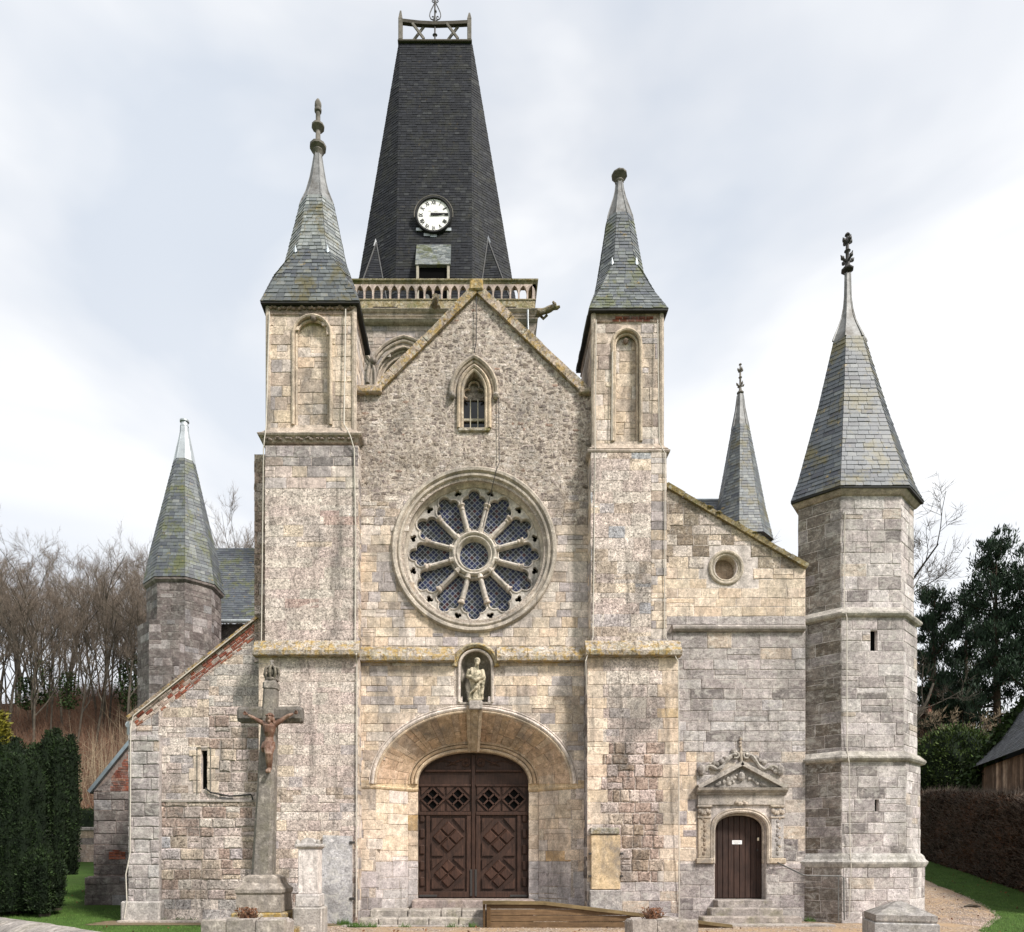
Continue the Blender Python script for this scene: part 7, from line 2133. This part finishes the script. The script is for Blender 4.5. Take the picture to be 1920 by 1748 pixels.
# ---- pines
def pine(label, px, Y, py_top, width, seed, n_br=46):
    rr = random.Random(seed); x0 = PX(px, Y); z0 = ground_z(x0, Y); H = PZ(py_top, Y) - z0
    root = empty('pine_tree', (x0, Y, z0)); tag(root, label, 'tree')
    tr_ = MB(); tr_.tube([(x0, Y, z0 - .3), (x0 + .1, Y, z0 + H * .35), (x0 - .05, Y, z0 + H * .7), (x0, Y, z0 + H * .97)], [.32, .25, .14, .03], 8, (.9, .75, .65))
    P, D = [], []
    for k in range(n_br):
        t = .16 + .84 * (k + rr.random()) / n_br; z = z0 + H * t
        a = rr.uniform(0, 6.283); L = width * (1.05 - .80 * max(0, t - .25) / .75) * rr.uniform(.45, 1.1) * (.75 if t < .25 else 1)
        rise = .15 + .65 * t
        b = V((x0, Y, z)); pts = [b]
        for j in range(1, 5): pts.append(b + V((math.cos(a) * L * j / 4, math.sin(a) * L * j / 4, L * rise * (j / 4) ** 1.4 - .12 * L * math.sin(j / 4 * 3.1))))
        tr_.tube(pts, [.07, .055, .04, .03, .015], 4, (.9, .75, .65), caps=False)
        for j in range(int(5 + 9 * L / width)):
            s = rr.uniform(.25, 1.05); i = min(3, int(s * 4)); c = pts[i].lerp(pts[i + 1], s * 4 - i) + V((rr.uniform(-.5, .5), rr.uniform(-.5, .5), rr.uniform(-.1, .45)))
            nleaf = rr.randint(42, 70); rad = rr.uniform(.22, .48)
            g = NR.normal(0, 1, (nleaf, 3)) * np.array([rad * .55, rad * .55, rad * .5]); P.append(np.array(c)[None] + g); D.append(g * .6 + np.array([0, 0, .35]))
    tr_.build('trunk', 'bark', root)
    P = np.concatenate(P); D = unit(np.concatenate(D))
    v, f = leaf_quads(P, D, .30, .22, .35, .45); np_mesh('crown', v, f, np.repeat(NR.uniform(.45, 1.5, len(P)), 4), 'pine_leaf', root)
pine('tallest dark pine at the right edge above the barn', 1868, 47, 1028, 4.3, 3, 64)
pine('dark pine cut by the right edge of the picture', 1935, 45, 1050, 4.0, 4, 50)
pine('lower dark pine close beside the stair tower', 1752, 50, 1112, 2.7, 5, 44)
pine('dark pine between the lower pine and the tallest one', 1812, 52, 1140, 3.0, 6, 40)

# ---- clipped yews, golden conifer, shrubs
def lumpy(px, Y, z0, z1, rad, ridges, seed, prof):
    x0 = PX(px, Y); ph = seed * 1.7
    def surf(a, t):
        r = rad * prof(t) * (1 + .17 * np.abs(np.sin(ridges * .5 * a + ph + .5 * np.sin(4 * t))) + .05 * np.sin(9 * a + 14 * t + ph) + .04 * np.sin(23 * t + 3 * a + ph))
        return np.stack([x0 + r * np.cos(a), Y + r * np.sin(a), z0 + (z1 - z0) * t], -1)
    return surf
def clipped(root, surf, n, size, core, leaf, tint=(.55, 1.5), lump=.05):
    A = np.linspace(0, 2 * math.pi, 40, endpoint=False); Tt = np.linspace(0, 1, 34)
    g = np.stack([surf(A, np.full_like(A, t)) for t in Tt], 0)
    cen = g.mean(axis=1, keepdims=True); g = cen + (g - cen) * .93
    m = MB(); m.loft([[V(p) for p in ring] for ring in g], True, True, True); m.build('core', core, root)
    a = NR.uniform(0, 2 * math.pi, n); t = NR.uniform(0, 1, n)
    P = surf(a, t); e = 1e-3
    du = surf(a + e, t) - P; dv = surf(a, np.minimum(1, t + e)) - P
    N = unit(np.cross(du, dv)); P = P + N * NR.normal(0, lump, (n, 1))
    dep = .5 + .5 * np.sin(P[:, 0] * 9 + np.sin(P[:, 2] * 5) * 1.2) * np.sin(P[:, 2] * 7 + P[:, 1] * 6)
    v, f = leaf_quads(P, N, size, .4, .55, .5)
    col = np.repeat(NR.uniform(*tint, n) * (.75 + .5 * dep), 4)
    np_mesh('foliage', v, f, col, leaf, root)
plume = lambda t: np.where(t < .25, .55 + 1.8 * t, np.where(t > .70, np.sqrt(np.clip(1 - ((t - .70) / .30) ** 2, .004, 1)), 1.0)) * (1 + .04 * np.sin(t * 17))
YY = 19.6
yr = random.Random(31)
for k, (px, Y, r, pt, pb, npl, lab) in enumerate(((30, YY + .1, .88, 1384, 1716, 15, 'wide dark clipped yew column at the left edge'), (106, YY + .7, .50, 1366, 1645, 8, 'narrower dark clipped yew column nearest the church'), (84, YY - .35, .42, 1585, 1716, 6, 'low rounded dark yew bush at the foot of the yew columns'))):
    root = empty('yew_tree', (PX(px, Y), Y, ground_z(0, Y))); tag(root, lab, 'yew')
    zlo = max(.04, PZ(pb, Y)); Pl, Cl, Nl = [], [], []
    core_m = MB(); x0 = PX(px, Y)
    for q_ in range(npl):
        a_ = 2 * math.pi * q_ / npl + yr.uniform(-.2, .2); rad_ = 0 if q_ == 0 else r * yr.uniform(.55, .72); pr_ = r * yr.uniform(.36, .48)
        cpx = CXP + (x0 + rad_ * math.cos(a_)) * FPX / (Y + rad_ * math.sin(a_)); cY = Y + rad_ * math.sin(a_)
        ztop = PZ(pt, Y) - (0 if q_ == 0 else yr.uniform(.05, .55)); sf = lumpy(cpx, cY, zlo + yr.uniform(0, .2), ztop, pr_, 5, q_ + k, plume)
        A_ = np.linspace(0, 2 * math.pi, 16, endpoint=False); g_ = np.stack([sf(A_, np.full_like(A_, t)) for t in np.linspace(0, 1, 16)], 0); cen_ = g_.mean(axis=1, keepdims=True); g_ = cen_ + (g_ - cen_) * .88
        core_m.loft([[V(p) for p in ring] for ring in g_], True, True, True)
        n_ = int((5200, 4600, 2400)[k]); a2 = NR.uniform(0, 2 * math.pi, n_); t2 = NR.uniform(0, 1, n_); p2 = sf(a2, t2); e_ = 1e-3
        N_ = unit(np.cross(sf(a2 + e_, t2) - p2, sf(a2, np.minimum(1, t2 + e_)) - p2)); Pl.append(p2 + N_ * NR.normal(0, .035, (n_, 1))); Nl.append(N_)
    core_m.build('core', 'green_core', root)
    P_, N_ = np.concatenate(Pl), np.concatenate(Nl)
    v, f = leaf_quads(P_, N_, .075, .4, .8, .45); dep = .5 + .5 * np.sin(P_[:, 0] * 11 + np.sin(P_[:, 2] * 6) * 1.4) * np.sin(P_[:, 2] * 9 + P_[:, 1] * 7)
    np_mesh('foliage', v, f, np.repeat(NR.uniform(.25, 1.35, len(P_)) * (.6 + .8 * dep), 4), 'yew_leaf', root)
    m = MB(); m.tube([(PX(px, Y), Y, ground_z(0, Y) - .1), (PX(px, Y), Y, zlo + .4)], .14, 8); m.build('trunk', 'bark', root)
Y = 25.0; root = empty('golden_conifer', (PX(-8, Y), Y, ground_z(0, Y))); tag(root, 'yellow green conifer showing behind the yews at the left edge', 'conifer')
clipped(root, lumpy(-8, Y, ground_z(0, Y), PZ(1335, Y), .95, 7, 5, lambda t: np.clip(1.05 - t, .03, 1) ** .7), 9000, .16, 'green_core', 'gold_leaf', (.4, 1.4), .10)
ball = lambda t: np.sqrt(np.clip(1 - (2 * t - 1) ** 2, .004, 1)) * .98 + .02
for px, Y, r, pt, pb, leaf, lab in ((1788, 39, 1.95, 1368, 1540, 'shrub_leaf', 'rounded evergreen shrub above the hedge left of the barn'), (1742, 41, 1.2, 1402, 1545, 'ivy_leaf', 'dark evergreen shrub between the stair tower and the rounded shrub')):
    root = empty('shrub', (PX(px, Y), Y, ground_z(20, Y))); tag(root, lab, 'shrub')
    clipped(root, lumpy(px, Y, PZ(pb, Y), PZ(pt, Y), r, 9, 3, ball), 15000, .17, 'green_core', leaf, (.4, 1.5), .16)

# ---- hedges
def hedge(name, label, a, b, wdt, h0, h1, n, leaf, core, size, twigs=0):
    a, b = V(a), V(b); d = (b - a); L = d.length; d.normalize(); s = V((d.y, -d.x, 0))
    root = empty(name, a.lerp(b, .5)); tag(root, label, 'hedge')
    k = 40; rings = []
    for i in range(k + 1):
        t = i / k; c = a.lerp(b, t); gz = ground_z(c.x, c.y); h = h0 + (h1 - h0) * t; w_ = wdt * (1 + R.uniform(-.03, .03)); h *= 1 + R.uniform(-.012, .012)
        rings.append([c + s * x + V((0, 0, gz - c.z + z)) for x, z in ((-w_ / 2, -.1), (-w_ / 2, h * .95), (-w_ / 2 + .12, h), (w_ / 2 - .12, h), (w_ / 2, h * .95), (w_ / 2, -.1))])
    MB().loft(rings, True, True, True).build('core', core, root)
    t = NR.uniform(0, 1, n); u = NR.uniform(0, 1, n); hh = h0 + (h1 - h0) * t
    side = NR.uniform(0, 1, n); top = side < .18
    off = np.where(top, NR.uniform(-.5, .5, n) * wdt, np.where(side < .85, wdt / 2, -wdt / 2)) + NR.normal(0, .05, n)
    z = np.where(top, hh + NR.normal(.03, .05, n), u * hh)
    cx_ = a.x + (b.x - a.x) * t + s.x * off; cy_ = a.y + (b.y - a.y) * t + s.y * off
    gz = np.array([ground_z(p, q_) for p, q_ in zip(cx_, cy_)])
    P = np.stack([cx_, cy_, gz + z], 1); N = np.where(top[:, None], np.array([[0, 0, 1.]]), np.array([[s.x, s.y, .2]]) * np.sign(off)[:, None])
    v, f = leaf_quads(P, N, size, .6, .1, .8)
    patch = .7 + .5 * np.sin(P[:, 0] * 1.7 + 2 * np.sin(P[:, 2] * 1.3)) * np.sin(P[:, 1] * 1.1 + P[:, 2] * 1.9)
    np_mesh('foliage', v, f, np.repeat(NR.uniform(.35, 1.5, n) * np.clip(patch, .35, 1.4), 4), leaf, root)
    if twigs:
        i = NR.choice(n, twigs); B = P[i]; T = B + unit(N[i] * .5 + NR.normal(0, .8, (twigs, 3)) + np.array([0, 0, .7])) * NR.uniform(.12, .55, (twigs, 1))
        v, f = spikes(B, T, .007); np_mesh('twigs', v, f, NR.uniform(.5, 1.2, len(v)), 'twig', root)
h_a, h_b = ground_at(1925, 1674), ground_at(1738, 1613)
ha = h_a + (h_a - h_b).normalized() * 6; hb = h_b + (h_b - h_a).normalized() * 4
sv = V(((hb - ha).normalized().y, -(hb - ha).normalized().x, 0))
# keep the camera-facing side on the traced foot line
nrm = sv if sv.x < 0 else -sv
ha2, hb2 = (ha - nrm * .8), (hb - nrm * .8)
if sv.x < 0: hedge('beech_hedge', 'long tall brown beech hedge beside the lawn on the right', ha2, hb2, 1.6, 3.0, 3.45, 46000, 'beech_leaf', 'hedge_core', .10, 16000)
else: hedge('beech_hedge', 'long tall brown beech hedge beside the lawn on the right', hb2, ha2, 1.6, 3.45, 3.0, 46000, 'beech_leaf', 'hedge_core', .10, 16000)
hA, hB = V((PX(60, 36), 36, ground_z(0, 36))), V((PX(260, 36), 36, ground_z(0, 36)))
hedge('clipped_hedge', 'clipped green hedge above the low wall behind the yews', hB + V((0, .6, 0)), hA + V((0, .6, 0)), .8, 2.5, 2.5, 7000, 'shrub_leaf', 'green_core', .10)
lw = empty('garden_wall', hA.lerp(hB, .5)); tag(lw, 'low stone garden wall behind the yews at the left', 'wall')
gz = ground_z(0, 35.5)
m = MB().box(hA.x, hB.x, 35.5, 35.9, gz - .2, gz + 1.55, (.22, .18, .15)); wb = m.build('wall_body', 'dark_stone', lw)
m = MB(); x = hA.x
while x < hB.x: w_ = R.uniform(.6, 1.0); m.cbox(x, min(hB.x, x + w_) - .02, 35.42, 35.98, gz + 1.55, gz + 1.72, .03, vary((.30, .27, .24), .8, 1.2, R)); x += w_
m.build('coping', 'dark_stone', lw)
mb_ = MB(); PIECES.clear()
ashlar(wb, 'dark_stone', facade(35.5), [(hA.x, gz), (hB.x, gz), (hB.x, gz + 1.55), (hA.x, gz + 1.55)], .3, (.35, .8), P_DARK[:2] + P_EROD[:2])
flush_pieces(0)

# ---- barn at the right edge
barn = empty('barn', (25, 31, ground_z(25, 31))); tag(barn, 'old brown boarded barn with grey slate roof beyond the hedge', 'barn')
c0 = PT(1822, 1440, 34.0); c1 = V((PX(1990, 24.5), 24.5, c0.z)); dB = (c1 - c0); dB.z = 0; LB = dB.length; dB.normalize(); sB = V((-dB.y, dB.x, 0))
if sB.x < 0: sB = -sB
gzb = ground_z(25, 31) - .3
m = MB(); w0 = c0 + sB * .35 + dB * .3; w1 = c1 + sB * .35; w2 = w1 + sB * 6; w3 = w0 + sB * 6
ring = lambda z: [V((p.x, p.y, z)) for p in (w0, w1, w2, w3)]
m.loft([ring(gzb), ring(c0.z - .05)], True, True, True, (.5, .4, .3)); m.build('wall', 'barn_wood', barn)
for i in range(34):
    a = w0 + (w1 - w0) * (i / 34) - sB * .03; b = w0 + (w1 - w0) * ((i + .93) / 34) - sB * .03; k = R.uniform(.55, 1.35)
    pale_ = i in (7, 10, 11)
    m = MB(); m.hull([V((p.x, p.y, z)) + sB * o_ for p in (a, b) for z in (gzb, c0.z - .08) for o_ in (0, .03)], (k * 2.2, k * 2.4, k * 2.6) if pale_ else (k, k, k)); m.build('board', 'barn_wood', barn)
ridge_h = 5.6
e0, e1 = c0, c1; r0, r1 = c0 + sB * 3.6 + V((0, 0, ridge_h)) + dB * 1.2, c1 + sB * 3.6 + V((0, 0, ridge_h)); b0, b1 = c0 + sB * 7.2, c1 + sB * 7.2
kk0, kk1 = e0.lerp(r0, .28) - V((0, 0, .38)), e1.lerp(r1, .28) - V((0, 0, .38))
m = MB(); m.add([e0, e1, kk1, kk0, r1, r0, b1, b0], [(0, 1, 2, 3), (3, 2, 4, 5), (5, 4, 6, 7), (0, 3, 5, 7)], (.06, .065, .07)); ro = m.build('roof', 'slate_dark', barn)
PIECES.clear()
BS = [(4, (.085, .09, .10), .2), (3, (.11, .115, .125), .2), (1, (.07, .075, .075), .2)]
slates(ro, 'slate_dark', e1, e0, kk0, kk1, .13, (.2, .3), BS); slates(ro, 'slate_dark', kk1, kk0, r0, r1, .13, (.2, .3), BS)
for i in range(len(PIECES)):
    p = PIECES[i]
    if p[4].z < 0: PIECES[i] = (p[0], p[1], p[2], [p[3][1], p[3][0], p[3][3], p[3][2]], -p[4], *p[5:])
flush_pieces(0)
# ivy creeping up the barn verge
n = 9000; t = NR.uniform(-.12, 1, n); e_ = np.array(c0); r_ = np.array(r0); base = e_[None] + (r_ - e_)[None] * np.clip(t, 0, 1)[:, None]
P = base + np.array(-dB)[None] * (NR.uniform(-.3, 1.1, n) * (1.0 - .4 * t))[:, None] + NR.normal(0, .18, (n, 3)) + np.array([0, 0, -.25]); P[:, 2] -= np.where(t < 0, NR.uniform(0, 3.0, n), NR.uniform(0, .8, n))
v, f = leaf_quads(P, np.tile(np.array([[-.5, -.6, .5]]), (n, 1)), .20, .8); o = np_mesh('ivy', v, f, np.repeat(NR.uniform(.4, 1.4, n), 4), 'ivy_leaf'); tag(o, 'dense ivy growing up the left verge of the barn roof', 'ivy')

# ---- far house with chimney among the trees
Yh = 58.0; hz = ground_z(30, Yh)
hs = empty('far_house', (PX(1757, Yh), Yh, hz)); tag(hs, 'brick house chimney and gable glimpsed among the trees', 'house')
cxh = PX(1748, Yh)
m = MB(); m.box(cxh - .55, cxh + .55, Yh - .4, Yh + .4, hz, PZ(1292, Yh), (.26, .10, .06)); ch = m.build('chimney', 'brick', hs)
MB().cbox(cxh - .62, cxh + .62, Yh - .47, Yh + .47, PZ(1292, Yh), PZ(1287, Yh), .03, (.30, .12, .07)).build('chimney_cap', 'brick', ch)
m = MB(); m.lathe([(.22, PZ(1287, Yh)), (.20, PZ(1279, Yh)), (.25, PZ(1276, Yh)), (.23, PZ(1274, Yh))], (cxh, Yh, 0), 10, 'Z', (.55, .14, .06)); m.build('chimney_pot', 'brick', ch, True)
m = MB(); m.prism([(cxh - 3.5, hz), (cxh + 3.6, hz), (cxh + 3.6, PZ(1400, Yh)), (cxh + .3, PZ(1318, Yh)), (cxh - 3.5, PZ(1400, Yh))], Yh + .2, Yh + 9, (.26, .19, .14)); m.build('gable_wall', 'brick', hs)
m = MB()
for s in (-1, 1): m.bar(V((cxh + .1, Yh + 4.5, PZ(1317, Yh))), V((cxh + .1 + s * 3.9, Yh + 4.5, PZ(1403, Yh))), 9.3, .18, V((0, 0, 1)).cross(V((0, 1, 0))).normalized() * 0 + V((-s * .0, 0, 1)), (.10, .075, .06))
m.build('roof', 'slate_dark', hs)

# ---- grass and loose gravel
def blades(name, n, fn, label):
    P = []
    while len(P) < n:
        p = fn()
        if p is not None: P.append(p)
    B = np.array(P); T = B + np.stack([NR.normal(0, .018, n), NR.normal(0, .018, n), NR.uniform(.025, .065, n)], 1)
    v, f = spikes(B, T, .005); o = np_mesh(name, v, f, np.repeat(NR.uniform(.55, 1.5, n), 4), 'grass_blade'); tag(o, label, 'grass', kind='stuff')
def right_lawn():
    y = R.uniform(15, 34); x = lawn_edge(y) + R.random() ** 1.3 * 7 - .04
    return (x, y, ground_z(x, y))
def left_lawn():
    y = R.uniform(11, 30); x = R.uniform(-14.5, -3.5)
    if 16.8 < y < 18.2 and x > -9.4: return None
    if y > 18.2 and x > -9.3: return None
    if y > 20.5 and x > -11.8: return None
    return (x, y, ground_z(x, y))
blades('grass', 42000, right_lawn, 'short green grass of the lawn right of the church')
blades('grass', 42000, left_lawn, 'short green grass of the lawn left of the church')
n = 7000; y = NR.uniform(12.5, 24, n); P = []
for yy in y:
    a = -3.4 if yy < 16.5 else 11.6
    x = R.uniform(a, lawn_edge(yy) + .1); P.append((x, yy, ground_z(x, yy) + .008))
P = np.array(P); s = NR.uniform(.010, .026, (n, 1)); o6 = np.array([[1, 0, 0], [0, 1, 0], [-1, 0, 0], [0, -1, 0], [0, 0, .7], [0, 0, -.7]])
v = (P[:, None, :] + o6[None] * s[:, :, None] * NR.uniform(.7, 1.3, (n, 6, 1))).reshape(-1, 3)
f = ((np.arange(n) * 6)[:, None, None] + np.array([[[0, 1, 4], [1, 2, 4], [2, 3, 4], [3, 0, 4], [1, 0, 5], [2, 1, 5], [3, 2, 5], [0, 3, 5]]])).reshape(-1, 3)
o = np_mesh('gravel_stones', v, f, np.repeat(NR.uniform(.7, 1.3, (n, 1)) * np.array([[.42, .34, .27]]), 6, axis=0), 'trim'); tag(o, 'loose pale gravel stones strewn over the path', 'gravel', kind='stuff')

# ---- weeds at the wall foot, leaves blown over the ground
spots = []
for i in range(46):
    px = R.choice((R.uniform(300, 470), R.uniform(640, 700), R.uniform(1100, 1300), R.uniform(1440, 1520), R.uniform(1600, 1735), R.uniform(660, 912)))
    Y = 17.9 if px < 480 else (16.5 if 655 < px < 915 else (17.36 if px < 1290 else (17.9 if px < 1530 else 17.3)))
    spots.append((PX(px, Y), Y - .04))
B, T = [], []
for x, y in spots:
    for k in range(R.randint(10, 34)):
        b = (x + R.gauss(0, .07), y + R.uniform(-.06, .02), .01); B.append(b); T.append((b[0] + R.gauss(0, .05), b[1] + R.gauss(0, .04), R.uniform(.04, .16)))
v, f = spikes(np.array(B), np.array(T), .008); o = np_mesh('weeds', v, f, NR.uniform(.5, 1.2, len(v)), 'grass_blade'); tag(o, 'small green weeds growing along the foot of the church walls', 'weeds', kind='stuff')
P = []
for i in range(900):
    y = R.uniform(13, 30); x = R.choice((R.uniform(-14, -4), R.uniform(-3, 8), lawn_edge(y) + R.uniform(-1.5, 6)))
    if y > 16.4 and -11.5 < x < 11.3: continue
    P.append((x, y, ground_z(x, y) + .03))
P = np.array(P); v, f = leaf_quads(P, np.tile(np.array([[.3, .2, .15]]), (len(P), 1)), .07, .6, 0, .9); o = np_mesh('fallen_leaves', v, f, np.repeat(NR.uniform(.5, 1.6, len(P)), 4), 'dead_leaf'); tag(o, 'brown fallen leaves scattered over lawn and gravel', 'leaves', kind='stuff')
